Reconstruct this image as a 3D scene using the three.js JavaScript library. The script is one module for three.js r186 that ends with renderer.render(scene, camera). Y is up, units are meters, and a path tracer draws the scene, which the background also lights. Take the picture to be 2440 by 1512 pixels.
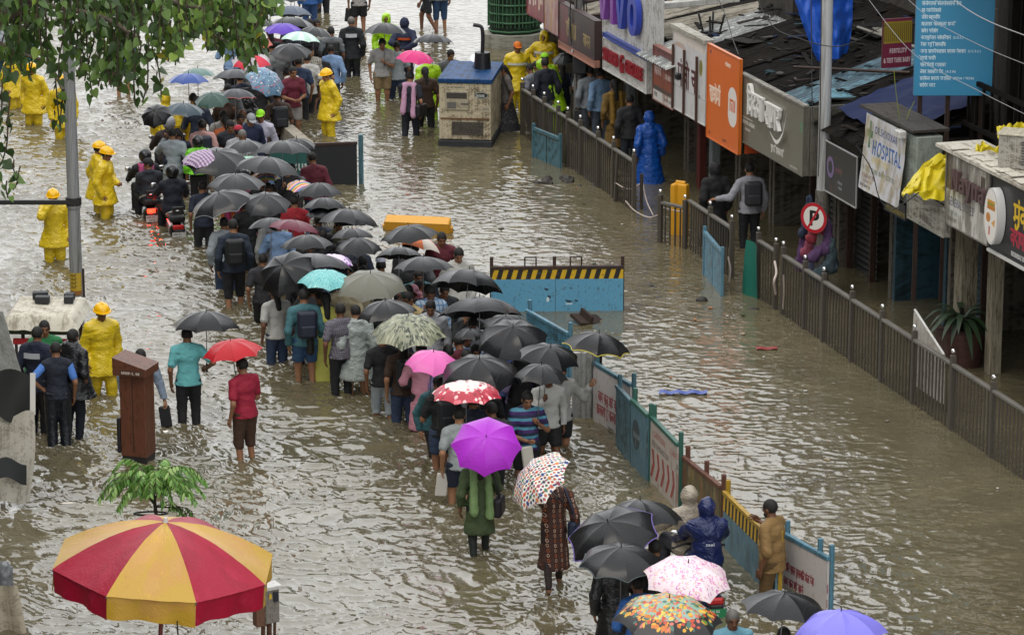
import * as THREE from 'three';
import { mergeGeometries } from 'three/addons/utils/BufferGeometryUtils.js';
import { RoundedBoxGeometry } from 'three/addons/geometries/RoundedBoxGeometry.js';
import { TextGeometry } from 'three/addons/geometries/TextGeometry.js';
import { FontLoader } from 'three/addons/loaders/FontLoader.js';
import { createNoise2D, createNoise3D } from 'simplex-noise';

// ---------- camera, sky, light, exposure ----------
const scene = new THREE.Scene();
const CAM_H = 14.4, PITCH = 15.2557 * Math.PI / 180, FOC = 8180, PW = 2439, PH = 1512;
const camera = new THREE.PerspectiveCamera(2 * Math.atan(PH / 2 / FOC) * 180 / Math.PI, 1024 / 634, 0.5, 900);
camera.position.set(0, CAM_H, 0);
camera.rotation.x = -PITCH;
scene.add(camera);

const renderer = new THREE.WebGLRenderer();
renderer.toneMapping = THREE.LinearToneMapping;
renderer.toneMappingExposure = 1.22;
renderer.shadowMap.enabled = true;

// one even overcast sky
function rng(seed) { let s = seed >>> 0; return () => { s = (s + 0x6d2b79f5) | 0; let t = Math.imul(s ^ (s >>> 15), 1 | s); t = (t + Math.imul(t ^ (t >>> 7), 61 | t)) ^ t; return ((t ^ (t >>> 14)) >>> 0) / 4294967296; }; }
const n2 = createNoise2D(rng(11)), n3 = createNoise3D(rng(12));
{
  const w = 256, h = 128, d = new Float32Array(w * h * 4);
  for (let j = 0; j < h; j++) for (let i = 0; i < w; i++) {
    const el = (j / (h - 1) - 0.5) * Math.PI, az = i / w * Math.PI * 2;
    const X = Math.cos(el) * Math.cos(az), Y = Math.sin(el), Z = Math.cos(el) * Math.sin(az);
    const c = 1.42 * (1 + 0.10 * n3(X * 1.7, Y * 3.2, Z * 1.7) + 0.05 * n3(X * 5, Y * 9, Z * 5));
    const k = (j * w + i) * 4;
    d[k] = c * 0.985; d[k + 1] = c; d[k + 2] = c * 1.02; d[k + 3] = 1;
  }
  const sky = new THREE.DataTexture(d, w, h, THREE.RGBAFormat, THREE.FloatType);
  sky.mapping = THREE.EquirectangularReflectionMapping; sky.magFilter = THREE.LinearFilter; sky.minFilter = THREE.LinearFilter; sky.needsUpdate = true;
  scene.background = sky; scene.environment = sky;
}
const sun = new THREE.DirectionalLight(0xfff4e6, 0.6);
sun.position.set(-18, 60, -30); sun.target.position.set(0, 0, -55);
sun.castShadow = true; sun.shadow.radius = 40; sun.shadow.mapSize.set(2048, 2048);
Object.assign(sun.shadow.camera, { left: -30, right: 30, top: 40, bottom: -40, near: 1, far: 160 });
scene.add(sun, sun.target);
// ---------- helpers ----------
const V = (x, y, z) => new THREE.Vector3(x, y, z);
const R = rng(2024);
const rr = (a, b) => a + (b - a) * R();
const rad = (d) => d * Math.PI / 180;
const B3 = (a, b, ra, rb, x) => ({ a, b, ra, rb, ...x });
const col = (h) => new THREE.Color(h);
// where the line of sight through a spot of the photograph meets a level y, or the street's own vertical planes
function sight(px, py) {
  const x = (px - PW / 2) / FOC, y = -(py - PH / 2) / FOC, c = Math.cos(PITCH), s = Math.sin(PITCH);
  return V(x, y * c - s, -y * s - c);
}
function ground(px, py, level = 0) { const d = sight(px, py); return d.multiplyScalar((level - CAM_H) / d.y).add(V(0, CAM_H, 0)); }
function atZ(px, py, z) { const d = sight(px, py); return d.multiplyScalar(z / d.z).add(V(0, CAM_H, 0)); }
// street frame: t runs along the railing towards the viewer, d away from the road, y up
const F0 = V(4.33, 0, -53), TA = V(0.2917, 0, 0.9565), NA = V(0.9565, 0, -0.2917), STREET = Math.atan2(TA.x, TA.z);
const S = (t, d, y = 0) => F0.clone().addScaledVector(TA, t).addScaledVector(NA, d).setY(y);
function onStreet(px, py, d) {
  const r = sight(px, py), o = V(0, CAM_H, 0), k = (d - o.clone().sub(F0).dot(NA)) / r.dot(NA);
  const p = o.addScaledVector(r, k); return { t: p.clone().sub(F0).dot(TA), y: p.y, p };
}
const used = new Map();
function numbered(n) { const k = used.get(n) || 0; used.set(n, k + 1); return k ? n + '_' + String(k).padStart(3, '0') : n; }
function tag(o, label, category, group, kind) { o.userData.label = label; if (category) o.userData.category = category; if (group) o.userData.group = group; if (kind) o.userData.kind = kind; return o; }
function thing(name, label, category, pos = V(0, 0, 0), turn = 0, group) {
  const o = new THREE.Group(); o.name = numbered(name); o.position.copy(pos); o.rotation.y = turn; scene.add(o); return tag(o, label, category, group);
}
function part(name, geo, m, parent) { const o = new THREE.Mesh(geo, m); o.name = name; o.castShadow = o.receiveShadow = true; parent.add(o); return o; }
function solo(name, geo, m, label, category, group, kind) { const o = part(numbered(name), geo, m, scene); return tag(o, label, category, group, kind); }
function struct(name, geo, m) { const o = part(numbered(name), geo, m, scene); o.userData.kind = 'structure'; o.userData.label = name.replace(/_/g, ' '); return o; }
const mat = (c, rough = 0.7, o = {}) => new THREE.MeshPhysicalMaterial({ color: c instanceof THREE.Color || typeof c !== 'object' ? c : new THREE.Color().setRGB(...c), roughness: rough, side: THREE.DoubleSide, ...o });
const lin = (r, g, b) => new THREE.Color().setRGB(r, g, b);
function bx(w, h, d, x = 0, y = 0, z = 0) { const g = new THREE.BoxGeometry(w, h, d); g.translate(x, y, z); return g; }
function rbx(w, h, d, r, x = 0, y = 0, z = 0) { const g = new RoundedBoxGeometry(w, h, d, 2, Math.min(r, w * 0.49, h * 0.49, d * 0.49)); g.translate(x, y, z); return g; }
function cyl(r0, r1, h, n = 12, x = 0, y = 0, z = 0) { const g = new THREE.CylinderGeometry(r1, r0, h, n); g.translate(x, y + h / 2, z); return g; }
function rod(a, b, r0, r1 = r0, n = 8) { const d = b.clone().sub(a), g = new THREE.CylinderGeometry(r1, r0, d.length(), n); g.translate(0, d.length() / 2, 0); g.applyQuaternion(new THREE.Quaternion().setFromUnitVectors(V(0, 1, 0), d.normalize())); g.translate(a.x, a.y, a.z); return g; }
function tube(pts, r, seg = 24, n = 6) { return new THREE.TubeGeometry(new THREE.CatmullRomCurve3(pts), seg, r, n, false); }
const clean = (gs) => gs.map((g) => { const q = g.index ? g.toNonIndexed() : g; for (const k of Object.keys(q.attributes)) if (!['position', 'normal', 'uv'].includes(k)) q.deleteAttribute(k); if (!q.attributes.uv) q.setAttribute('uv', new THREE.BufferAttribute(new Float32Array(q.attributes.position.count * 2), 2)); return q; });
const merge = (gs) => gs.length === 1 ? gs[0] : mergeGeometries(clean(gs));
// grid surface from a function (u, v in 0..1) -> Vector3
function sheet(nu, nv, f, uvf) {
  const p = [], uv = [], ix = [];
  for (let j = 0; j <= nv; j++) for (let i = 0; i <= nu; i++) { const q = f(i / nu, j / nv); p.push(q.x, q.y, q.z); const w = uvf ? uvf(i / nu, j / nv) : [i / nu, j / nv]; uv.push(w[0], w[1]); }
  for (let j = 0; j < nv; j++) for (let i = 0; i < nu; i++) { const a = j * (nu + 1) + i, b = a + 1, c = a + nu + 1, d = c + 1; ix.push(a, b, d, a, d, c); }
  const g = new THREE.BufferGeometry();
  g.setAttribute('position', new THREE.Float32BufferAttribute(p, 3)); g.setAttribute('uv', new THREE.Float32BufferAttribute(uv, 2)); g.setIndex(ix); g.computeVertexNormals(); return g;
}
// procedural textures
function canvasTex(w, h, draw, rep) {
  const c = document.createElement('canvas'); c.width = w; c.height = h; draw(c.getContext('2d'), w, h);
  const t = new THREE.CanvasTexture(c); t.colorSpace = THREE.SRGBColorSpace; t.wrapS = t.wrapT = THREE.RepeatWrapping; if (rep) t.repeat.set(...rep); return t;
}
function noiseTex(size, f, srgb = true) { // f(u,v) -> [r,g,b] 0..1, tileable when f is
  const d = new Uint8Array(size * size * 4);
  for (let j = 0; j < size; j++) for (let i = 0; i < size; i++) { const c = f(i / size, j / size), k = (j * size + i) * 4; for (let q = 0; q < 3; q++) d[k + q] = Math.max(0, Math.min(255, c[q] * 255)); d[k + 3] = 255; }
  const t = new THREE.DataTexture(d, size, size); t.wrapS = t.wrapT = THREE.RepeatWrapping; t.magFilter = THREE.LinearFilter; if (srgb) t.colorSpace = THREE.SRGBColorSpace; t.needsUpdate = true; return t;
}
// tileable fractal noise over the unit square
function tfbm(u, v, f, oct = 4, seed = 0) { let s = 0, a = 0.5; for (let o = 0; o < oct; o++) { const A = u * Math.PI * 2, B = v * Math.PI * 2, q = f / 6.283 * (1 << o); s += a * n3(Math.cos(A) * q + seed, Math.sin(A) * q + Math.cos(B) * q * 1.3, Math.sin(B) * q * 1.3 + seed * 0.7); a *= 0.5; } return s; }
// worn surfaces: a small shared pool of blotch-and-stain maps that tint a base colour
const grimePool = new Map();
function grimeMap(seed, amount, light) {
  const key = (seed % 4) + '|' + (amount > 0.6) + '|' + light;
  if (!grimePool.has(key)) {
    const sd = seed % 4 + 1, am = amount > 0.6 ? 0.62 : 0.34;
    grimePool.set(key, noiseTex(256, (u, v) => { let k = 0.08 + 0.5 * (0.8 * tfbm(u, v, 4, 5, sd) + 0.7 * tfbm(u, v, 19, 3, sd + 5)) + 0.28 * tfbm(u, 0.2, 22, 3, sd + 3); k = Math.max(0, Math.min(1, k * 2.4)) * am; const g = 0.96 + 0.08 * R(); return light ? [g * (0.55 + 0.45 * k / am), g * (0.55 + 0.45 * k / am), g * (0.56 + 0.42 * k / am)] : [g * (1 - 0.78 * k), g * (1 - 0.84 * k), g * (1 - 0.9 * k)]; }));
  }
  return grimePool.get(key);
}
function texMat(c, c2, amount, seed, rough = 0.7, o = {}) { const A = col(c), B = col(c2), light = B.r + B.g + B.b > A.r + A.g + A.b; return mat(light ? c2 : c, rough, { map: grimeMap(seed, amount, light), ...o }); }
const bumpFine = noiseTex(256, (u, v) => { const k = 0.5 + 0.5 * tfbm(u, v, 24, 4, 9); return [k, k, k]; }, false);

// ---------- soft-body mesher: rounded cones and ellipsoids blended, then surface nets ----------
function fieldMesh(bones, cell, k, post) {
  let lo = [1e9, 1e9, 1e9], hi = [-1e9, -1e9, -1e9];
  for (const b of bones) { const m = Math.max(b.ra, b.rb ?? b.ra) + 3 * cell; for (let i = 0; i < 3; i++) { lo[i] = Math.min(lo[i], b.a[i] - m, (b.b || b.a)[i] - m); hi[i] = Math.max(hi[i], b.a[i] + m, (b.b || b.a)[i] + m); } }
  const n = lo.map((l, i) => Math.ceil((hi[i] - l) / cell) + 1), [nx, ny, nz] = n, nxy = nx * ny;
  const F = new Float32Array(nx * ny * nz).fill(0.3);
  for (const b of bones) {
    const A = b.a, B = b.b || b.a, rA = b.ra, rB = b.rb ?? b.ra, m = Math.max(rA, rB) + k + 2.5 * cell;
    const i0 = [], i1 = []; for (let i = 0; i < 3; i++) { i0[i] = Math.max(0, Math.floor((Math.min(A[i], B[i]) - m - lo[i]) / cell)); i1[i] = Math.min(n[i] - 1, Math.ceil((Math.max(A[i], B[i]) + m - lo[i]) / cell)); }
    const dx = B[0] - A[0], dy = B[1] - A[1], dz = B[2] - A[2], L2 = dx * dx + dy * dy + dz * dz || 1e-9, e = b.e;
    for (let z = i0[2]; z <= i1[2]; z++) for (let y = i0[1]; y <= i1[1]; y++) for (let x = i0[0]; x <= i1[0]; x++) {
      const px = lo[0] + x * cell - A[0], py = lo[1] + y * cell - A[1], pz = lo[2] + z * cell - A[2]; let d;
      if (e) { const qx = px / e[0], qy = py / e[1], qz = pz / e[2], q = Math.sqrt(qx * qx + qy * qy + qz * qz), g = Math.sqrt((qx / e[0]) ** 2 + (qy / e[1]) ** 2 + (qz / e[2]) ** 2) || 1; d = q * (q - 1) / g; if (q < 0.3) d = -0.5 * Math.min(...e); }
      else { let t = (px * dx + py * dy + pz * dz) / L2; t = t < 0 ? 0 : t > 1 ? 1 : t; const qx = px - dx * t, qy = py - dy * t, qz = (pz - dz * t) * (b.fz || 1); d = Math.sqrt(qx * qx + qy * qy + qz * qz) - (rA + (rB - rA) * t); }
      const I = x + y * nx + z * nxy, f = F[I];
      if (b.sub) { F[I] = Math.max(f, -d); } else { const h = Math.max(k - Math.abs(f - d), 0) / k; F[I] = Math.min(f, d) - h * h * k * 0.25; }
    }
  }
  if (post) for (let z = 0, I = 0; z < nz; z++) for (let y = 0; y < ny; y++) for (let x = 0; x < nx; x++, I++) if (F[I] < 4 * cell) F[I] = post(F[I], lo[0] + x * cell, lo[1] + y * cell, lo[2] + z * cell);
  const id = new Int32Array(nx * ny * nz).fill(-1), P = [], ix = [], off = [0, 1, nx, nx + 1, nxy, nxy + 1, nxy + nx, nxy + nx + 1];
  const E = [[0, 1], [2, 3], [4, 5], [6, 7], [0, 2], [1, 3], [4, 6], [5, 7], [0, 4], [1, 5], [2, 6], [3, 7]];
  for (let z = 0; z < nz - 1; z++) for (let y = 0; y < ny - 1; y++) for (let x = 0; x < nx - 1; x++) {
    const I = x + y * nx + z * nxy; let mask = 0; for (let c = 0; c < 8; c++) if (F[I + off[c]] < 0) mask |= 1 << c;
    if (mask === 0 || mask === 255) continue;
    let sx = 0, sy = 0, sz = 0, q = 0;
    for (const [c, d] of E) { const fc = F[I + off[c]], fd = F[I + off[d]]; if ((fc < 0) !== (fd < 0)) { const t = fc / (fc - fd); sx += (c & 1) + t * ((d & 1) - (c & 1)); sy += (c >> 1 & 1) + t * ((d >> 1 & 1) - (c >> 1 & 1)); sz += (c >> 2) + t * ((d >> 2) - (c >> 2)); q++; } }
    id[I] = P.length / 3; P.push(lo[0] + (x + sx / q) * cell, lo[1] + (y + sy / q) * cell, lo[2] + (z + sz / q) * cell);
  }
  for (let z = 1; z < nz - 1; z++) for (let y = 1; y < ny - 1; y++) for (let x = 1; x < nx - 1; x++) {
    const I = x + y * nx + z * nxy, s = F[I] < 0;
    const quad = (a, b, c, d, f) => { if (a < 0 || b < 0 || c < 0 || d < 0) return; f ? ix.push(a, b, c, a, c, d) : ix.push(a, c, b, a, d, c); };
    if (s !== F[I + 1] < 0) quad(id[I - nx - nxy], id[I - nxy], id[I], id[I - nx], s);
    if (s !== F[I + nx] < 0) quad(id[I - 1 - nxy], id[I - 1], id[I], id[I - nxy], s);
    if (s !== F[I + nxy] < 0) quad(id[I - 1 - nx], id[I - nx], id[I], id[I - 1], s);
  }
  const g = new THREE.BufferGeometry(); g.setAttribute('position', new THREE.Float32BufferAttribute(P, 3)); g.setIndex(ix); g.computeVertexNormals(); return g;
}
// ---------- flooded street ----------
const muddy = (() => { const t = noiseTex(512, (u, v) => { const k = 0.5 + 0.4 * tfbm(u, v, 5, 5, 4); const g = 0.86 + 0.28 * k; return [0.39 * g, 0.362 * g, 0.278 * g]; }); t.repeat.set(0.11, 0.11);
  const bm = noiseTex(1024, (u, v) => { const k = 0.5 + 0.32 * tfbm(u, v, 26, 3, 21) + 0.30 * tfbm(u, v, 70, 2, 3); return [k, k, k]; }, false); bm.repeat.set(0.25, 0.25);
  return mat(0xffffff, 0.06, { map: t, bumpMap: bm, bumpScale: 0.002, ior: 2.1 }); })();
const waders = new Map();                                        // who stands in the water, by 0.8 m squares
function waveHeight(x, z) {
  // choppier on the open carriageway where the crowd wades, calmer towards the shops
  const d = (x - F0.x) * NA.x + (z - F0.z) * NA.z;              // distance across the street from the railing
  const calm = 1 / (1 + Math.exp((d + 4.6) * 1.2));
  const wx = x + 0.4 * n2(x * 0.3, z * 0.3) + 0.1 * n2(x * 1.5 + 5, z * 1.5), wz = z + 0.4 * n2(x * 0.3 + 40, z * 0.3) + 0.1 * n2(x * 1.5, z * 1.5 + 8);
  let h = 0.016 * n2(wx * 0.8, wz * 1.1);
  const r = 1 - Math.abs(n2(wx * 1.5 + 7, wz * 2.35)); h += 0.040 * r * r;
  const q = 1 - Math.abs(n2(wx * 3.1 + 17, wz * 4.8 + 3)); h += 0.0125 * q * q;
  h += 0.0024 * n2(wx * 6, wz * 8.5 + 9);
  const gust = 0.85 + 0.45 * n2(x * 0.19 + 3, z * 0.12) + 0.2 * n2(x * 0.55, z * 0.4 + 7);
  let out = h * (0.2 + 1.0 * calm * gust) + (0.003 * n2(x * 2.2, z * 5.2 + 5) + 0.0022 * n2(x * 5.2, z * 9.5)) * (1 - calm);
  const cx = Math.floor(x / 0.8), cz = Math.floor(z / 0.8);
  for (let i = -1; i <= 1; i++) for (let j = -1; j <= 1; j++) for (const p of waders.get((cx + i) + ',' + (cz + j)) || []) { const e = Math.hypot(x - p[0], z - p[1]); if (e < 0.9) out += 0.011 * Math.exp(-e * 3.2) * Math.cos(e * 34 + p[2]) + 0.006 * Math.exp(-e * 2.5) * n2(x * 8, z * 8); }
  return out;
}
// ---------- lettering ----------
const font = await new FontLoader().loadAsync('fonts/droid/droid_sans_bold.typeface.json');
const DEV = { // pen strokes of Devanagari letters: x to the right, y down from the head line (0) to the foot (1)
  k: [0.9, [0.45, 0, 0.45, 1], [0.45, 0.3, 0.2, 0.26, 0.08, 0.5, 0.25, 0.74, 0.45, 0.52], [0.45, 0.4, 0.72, 0.3, 0.84, 0.58, 0.7, 0.82]],
  g: [0.7, [0.2, 0, 0.2, 0.5, 0.12, 0.7, 0.04, 0.58], [0.55, 0, 0.55, 1]],
  c: [0.7, [0.04, 0.34, 0.55, 0.34], [0.1, 0.34, 0.18, 0.74, 0.55, 0.66], [0.55, 0, 0.55, 1]],
  t: [0.75, [0.6, 0, 0.6, 1], [0.6, 0.36, 0.3, 0.4, 0.12, 0.62, 0.3, 0.92]],
  d: [0.65, [0.35, 0, 0.35, 0.24, 0.1, 0.34, 0.12, 0.62, 0.4, 0.6, 0.5, 0.96]],
  n: [0.7, [0.04, 0.5, 0.55, 0.5], [0.06, 0.5, 0.12, 0.4, 0.22, 0.52, 0.08, 0.6], [0.55, 0, 0.55, 1]],
  p: [0.7, [0.12, 0, 0.12, 0.5, 0.3, 0.66, 0.55, 0.56], [0.55, 0, 0.55, 1]],
  v: [0.7, [0.55, 0.3, 0.2, 0.3, 0.08, 0.55, 0.25, 0.8, 0.55, 0.6], [0.55, 0, 0.55, 1]],
  m: [0.75, [0.15, 0, 0.15, 0.72, 0.1, 0.8, 0.03, 0.7], [0.15, 0.6, 0.6, 0.6], [0.6, 0, 0.6, 1]],
  y: [0.7, [0.1, 0.05, 0.3, 0.22, 0.1, 0.42, 0.3, 0.66, 0.55, 0.58], [0.55, 0, 0.55, 1]],
  r: [0.55, [0.12, 0.04, 0.4, 0.1, 0.35, 0.4, 0.1, 0.46, 0.45, 0.96]],
  l: [0.85, [0.7, 0, 0.7, 1], [0.7, 0.5, 0.54, 0.3, 0.38, 0.55, 0.42, 0.82], [0.4, 0.5, 0.22, 0.3, 0.06, 0.58, 0.2, 0.82]],
  s: [0.75, [0.12, 0.04, 0.32, 0.1, 0.28, 0.4, 0.08, 0.46, 0.35, 0.92], [0.26, 0.5, 0.6, 0.5], [0.6, 0, 0.6, 1]],
  z: [0.78, [0.1, 0.3, 0.28, 0.06, 0.42, 0.28, 0.15, 0.5, 0.4, 0.95], [0.62, 0, 0.62, 1]],
  h: [0.6, [0.35, 0, 0.35, 0.24, 0.1, 0.3, 0.36, 0.46, 0.1, 0.6, 0.2, 0.86, 0.46, 0.8]],
  T: [0.6, [0.35, 0, 0.35, 0.2, 0.1, 0.4, 0.15, 0.76, 0.5, 0.74]],
  D: [0.6, [0.35, 0, 0.35, 0.2, 0.12, 0.34, 0.36, 0.5, 0.14, 0.8, 0.5, 0.76]],
  X: [0.62, [0.35, 0, 0.35, 0.2, 0.1, 0.42, 0.14, 0.78, 0.42, 0.8, 0.5, 0.5, 0.3, 0.34]],
  a: [0.75, [0.05, 0.15, 0.3, 0.1, 0.25, 0.4, 0.05, 0.45, 0.32, 0.54, 0.25, 0.86, 0.02, 0.78], [0.26, 0.46, 0.6, 0.46], [0.6, 0, 0.6, 1]],
  f: [0.9, [0.12, 0, 0.12, 0.5, 0.3, 0.66, 0.5, 0.56], [0.5, 0, 0.5, 1], [0.5, 0.4, 0.76, 0.3, 0.84, 0.6, 0.7, 0.82]],
  A: [0.28, [0.14, 0, 0.14, 1]],
  I: [0.28, [0.14, 0, 0.14, 1], [0.14, 0, 0.1, -0.3, 0.45, -0.34, 0.75, 0]],
  J: [0.28, [0.14, 0, 0.14, 1], [0.14, 0, 0.16, -0.34, -0.2, -0.34, -0.35, 0]],
};
// marks on the letter before: u hook below, e stroke above, o = A with stroke, '.' dot above
function devStrokes(text) {
  const out = []; let x = 0, start = 0, last = 0;
  const closeWord = () => { if (x > start) out.push([start, 0, x, 0]); };
  for (const ch of text) {
    if (ch === ' ') { closeWord(); x += 0.45; start = x; continue; }
    if (ch === 'u') { out.push([x - 0.2, 1, x - 0.3, 1.25, x - 0.55, 1.2, x - 0.5, 1.05]); continue; }
    if (ch === 'e') { out.push([x - 0.12, 0, x - 0.25, -0.2, x - 0.45, -0.3]); continue; }
    if (ch === ',') { out.push([x - 0.2, -0.28, x - 0.18, -0.22]); continue; }
    if (ch === 'o') { out.push([x + 0.14, 0, x + 0.14, 1], [x + 0.14, 0, x, -0.2, x - 0.2, -0.3]); x += 0.28; continue; }
    const g = DEV[ch]; if (!g) continue;
    for (const s of g.slice(1)) out.push(s.map((q, i) => i % 2 ? q : q + x));
    last = g[0]; x += g[0];
  }
  closeWord(); return { strokes: out, width: x };
}
function devDraw(c, text, x, y, size, color, lw = 0.13, squeeze = 1) {
  const { strokes, width } = devStrokes(text); c.strokeStyle = color; c.lineWidth = size * lw; c.lineCap = 'round'; c.lineJoin = 'round';
  for (const s of strokes) {
    const P = []; for (let i = 0; i < s.length; i += 2) P.push([x + s[i] * size * squeeze, y + s[i + 1] * size]);
    c.beginPath(); c.moveTo(...P[0]);
    if (P.length === 2) c.lineTo(...P[1]); else { for (let i = 1; i < P.length - 1; i++) { const e = i === P.length - 2 ? P[i + 1] : [(P[i][0] + P[i + 1][0]) / 2, (P[i][1] + P[i + 1][1]) / 2]; c.quadraticCurveTo(P[i][0], P[i][1], e[0], e[1]); } }
    c.stroke();
  }
  return width * size * squeeze;
}
function devSolid(text, size, depth, lw = 0.15, squeeze = 1) { // the same letters as raised pieces
  const { strokes, width } = devStrokes(text), gs = [];
  for (const s of strokes) {
    const P = []; for (let i = 0; i < s.length; i += 2) P.push(V(s[i] * size * squeeze, -s[i + 1] * size, 0));
    const pts = P.length === 2 ? P : new THREE.CatmullRomCurve3(P).getPoints(P.length * 3);
    for (let i = 0; i < pts.length - 1; i++) { const d = pts[i + 1].clone().sub(pts[i]), g = new THREE.BoxGeometry(d.length() + size * lw * 0.7, size * lw, depth); g.rotateZ(Math.atan2(d.y, d.x)); const m = pts[i].clone().add(pts[i + 1]).multiplyScalar(0.5); g.translate(m.x, m.y, depth / 2 + 0.0005 * (i % 3)); gs.push(g); }
  }
  return { geo: merge(gs), width: width * size * squeeze };
}
function latin(text, size, depth, wide = 1) { const g = new TextGeometry(text, { font, size, depth, curveSegments: 4, bevelEnabled: false }); g.scale(wide, 1, 1); g.computeBoundingBox(); return { geo: g, width: g.boundingBox.max.x }; }
function txt(c, s, x, y, size, color, wide = 1, face = 'bold') { c.save(); c.translate(x, y); c.scale(wide, 1); c.fillStyle = color; c.font = `${face} ${size}px sans-serif`; c.textBaseline = 'top'; c.fillText(s, 0, 0); const w = c.measureText(s).width * wide; c.restore(); return w; }
function speckle(c, w, h, n, colors, s0, s1, seed, tall = 1) { const q = rng(seed); for (let i = 0; i < n; i++) { c.globalAlpha = 0.08 + 0.3 * q(); c.fillStyle = colors[Math.floor(q() * colors.length)]; const r = s0 + (s1 - s0) * q() * q(); c.beginPath(); c.ellipse(q() * w, q() * h, r, r * tall * (0.6 + q()), q() * (tall > 1 ? 0.1 : 3), 0, 7); c.fill(); } c.globalAlpha = 1; }

// ---------- shops on the right ----------
const FACE = Math.atan2(-TA.z, TA.x);           // local x runs along the shop fronts, local z faces the road
const stuffColors = ['#2a241d', '#3b342a', '#564c3d', '#201c18'];
function corners([x0, a0, b0, x1, a1, b1], d) {
  const A = onStreet(x0, (a0 + b0) / 2, d).t, B = onStreet(x1, (a1 + b1) / 2, d).t;
  const top = (onStreet(x0, a0, d).y + onStreet(x1, a1, d).y) / 2, bot = (onStreet(x0, b0, d).y + onStreet(x1, b1, d).y) / 2;
  return { t0: A, t1: B, w: B - A, top, bot, h: top - bot };
}
function signBoard(name, label, cs, d, deep, bodyMat, draw, o = {}) {
  const q = corners(cs, d), g = thing(name, label, o.cat || 'shop sign', S(q.t0, d, q.bot), FACE);
  part('case', rbx(q.w - 0.02, q.h, deep, 0.012, q.w / 2, q.h / 2, -deep / 2 - 0.006), bodyMat, g);
  if (draw) {
    const px = Math.min(1024, Math.round(q.w * 260)), py = Math.min(1024, Math.round(q.h * 260));
    const t = canvasTex(px, py, (c, w, h) => draw(c, w, h));
    const f = new THREE.PlaneGeometry(q.w - 0.03, q.h - 0.02); f.translate(q.w / 2, q.h / 2, 0.002);
    part('face', f, mat(0xffffff, o.rough ?? 0.32, { map: t, bumpMap: bumpFine, bumpScale: 0.002 }), g);
  }
  const trim = []; for (const yy of [0.008, q.h - 0.008]) trim.push(bx(q.w - 0.016, 0.02, 0.02, q.w / 2, yy, 0.006)); for (const xx of [0.012, q.w - 0.012]) trim.push(bx(0.02, q.h - 0.03, 0.018, xx, q.h / 2, 0.006));
  for (const e of trim) part('edge_trim', e, o.trim || bodyMat, g);
  // brackets that carry the board from the wall behind
  for (const u of [0.2, 0.8]) part('bracket', rod(V(q.w * u, q.h * 0.7, -deep), V(q.w * u, q.h * 0.7, -1.25), 0.02), iron, g);
  return Object.assign(g, { q });
}
const iron = texMat('#3a3733', '#54382a', 0.6, 3, 0.6), ironGrey = texMat('#77797a', '#4d4a46', 0.5, 4, 0.45, { metalness: 0.5 });
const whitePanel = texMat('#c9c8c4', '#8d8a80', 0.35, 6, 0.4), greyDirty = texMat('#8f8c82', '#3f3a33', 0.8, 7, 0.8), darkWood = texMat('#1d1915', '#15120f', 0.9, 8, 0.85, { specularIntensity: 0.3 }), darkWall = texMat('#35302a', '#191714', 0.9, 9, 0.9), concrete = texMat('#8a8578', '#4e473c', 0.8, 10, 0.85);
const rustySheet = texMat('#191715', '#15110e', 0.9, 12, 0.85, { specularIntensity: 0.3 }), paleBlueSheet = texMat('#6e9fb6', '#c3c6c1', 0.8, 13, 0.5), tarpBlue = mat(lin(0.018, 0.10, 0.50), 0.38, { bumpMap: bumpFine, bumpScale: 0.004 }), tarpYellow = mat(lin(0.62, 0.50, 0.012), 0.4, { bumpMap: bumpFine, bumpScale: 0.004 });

// ground floors: one building for each stretch, open or shuttered towards the walk
const plaster = texMat('#6b655a', '#4a443b', 0.8, 10, 0.9);
function shopUnit(label, t0, t1, o) {
  const w = t1 - t0, g = thing('shop_building', label, 'shop', S(t0 - 1.55, 1.8, -0.4), FACE), top = o.top;
  part('wall', bx(w - 0.02, top + 0.4, 0.2, w / 2, (top + 0.4) / 2, -4.4), plaster, g);
  part('floor', bx(w - 0.03, 0.3, 4.1, w / 2, 0.13, -2.2), concrete, g);
  part('ceiling', bx(w - 0.03, 0.14, 4.1, w / 2, top + 0.2, -2.2), plaster, g);
  for (const x of [0.06, w - 0.06]) part('partition', bx(0.1, top + 0.1, 4.05, x, (top + 0.1) / 2 + 0.02, -2.24), o.side || plaster, g);
  if (o.cols) for (const [x, c, r] of o.cols) part('column', rbx(r || 0.28, top + 0.35, r || 0.28, 0.02, x + 1.55 - t0, (top + 0.35) / 2, 0.0), c, g);
  if (o.shutters) for (const [a, b, c] of o.shutters) {
    for (const e of [a, b]) part('shutter_rail', bx(0.07, top, 0.1, e - t0, top / 2, -0.35), iron, g);
    const nS = Math.round(top / 0.1), sg = new THREE.CylinderGeometry(0.055, 0.055, b - a - 0.08, 6, 1, true, -0.9, 1.8); sg.rotateZ(Math.PI / 2); sg.rotateX(Math.PI / 2);
    for (let i = 0; i < nS; i++) { const s = part('slat', sg, c, g); s.position.set((a + b) / 2 - t0, 0.06 + i * 0.1, -0.4); s.rotation.x = Math.PI / 2; }
  }
  if (o.goods) { const q = rng(Math.round(t0 * 77 + 900)); for (let i = 0; i < o.goods; i++) { const bw = 0.2 + 0.4 * q(), bh = 0.3 + 0.9 * q(); part('display_case', rbx(bw, bh, 0.35, 0.02, 0.3 + q() * (w - 0.6), bh / 2 + 0.29, -1.0 - 2.4 * q()), mat(col(['#6a4a3a', '#3f5a78', '#8a7a52', '#5a2f3a', '#4a5a4a', '#77706a', '#2f3a52'][Math.floor(q() * 7)]), 0.6), g); } }
  return g;
}
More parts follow.
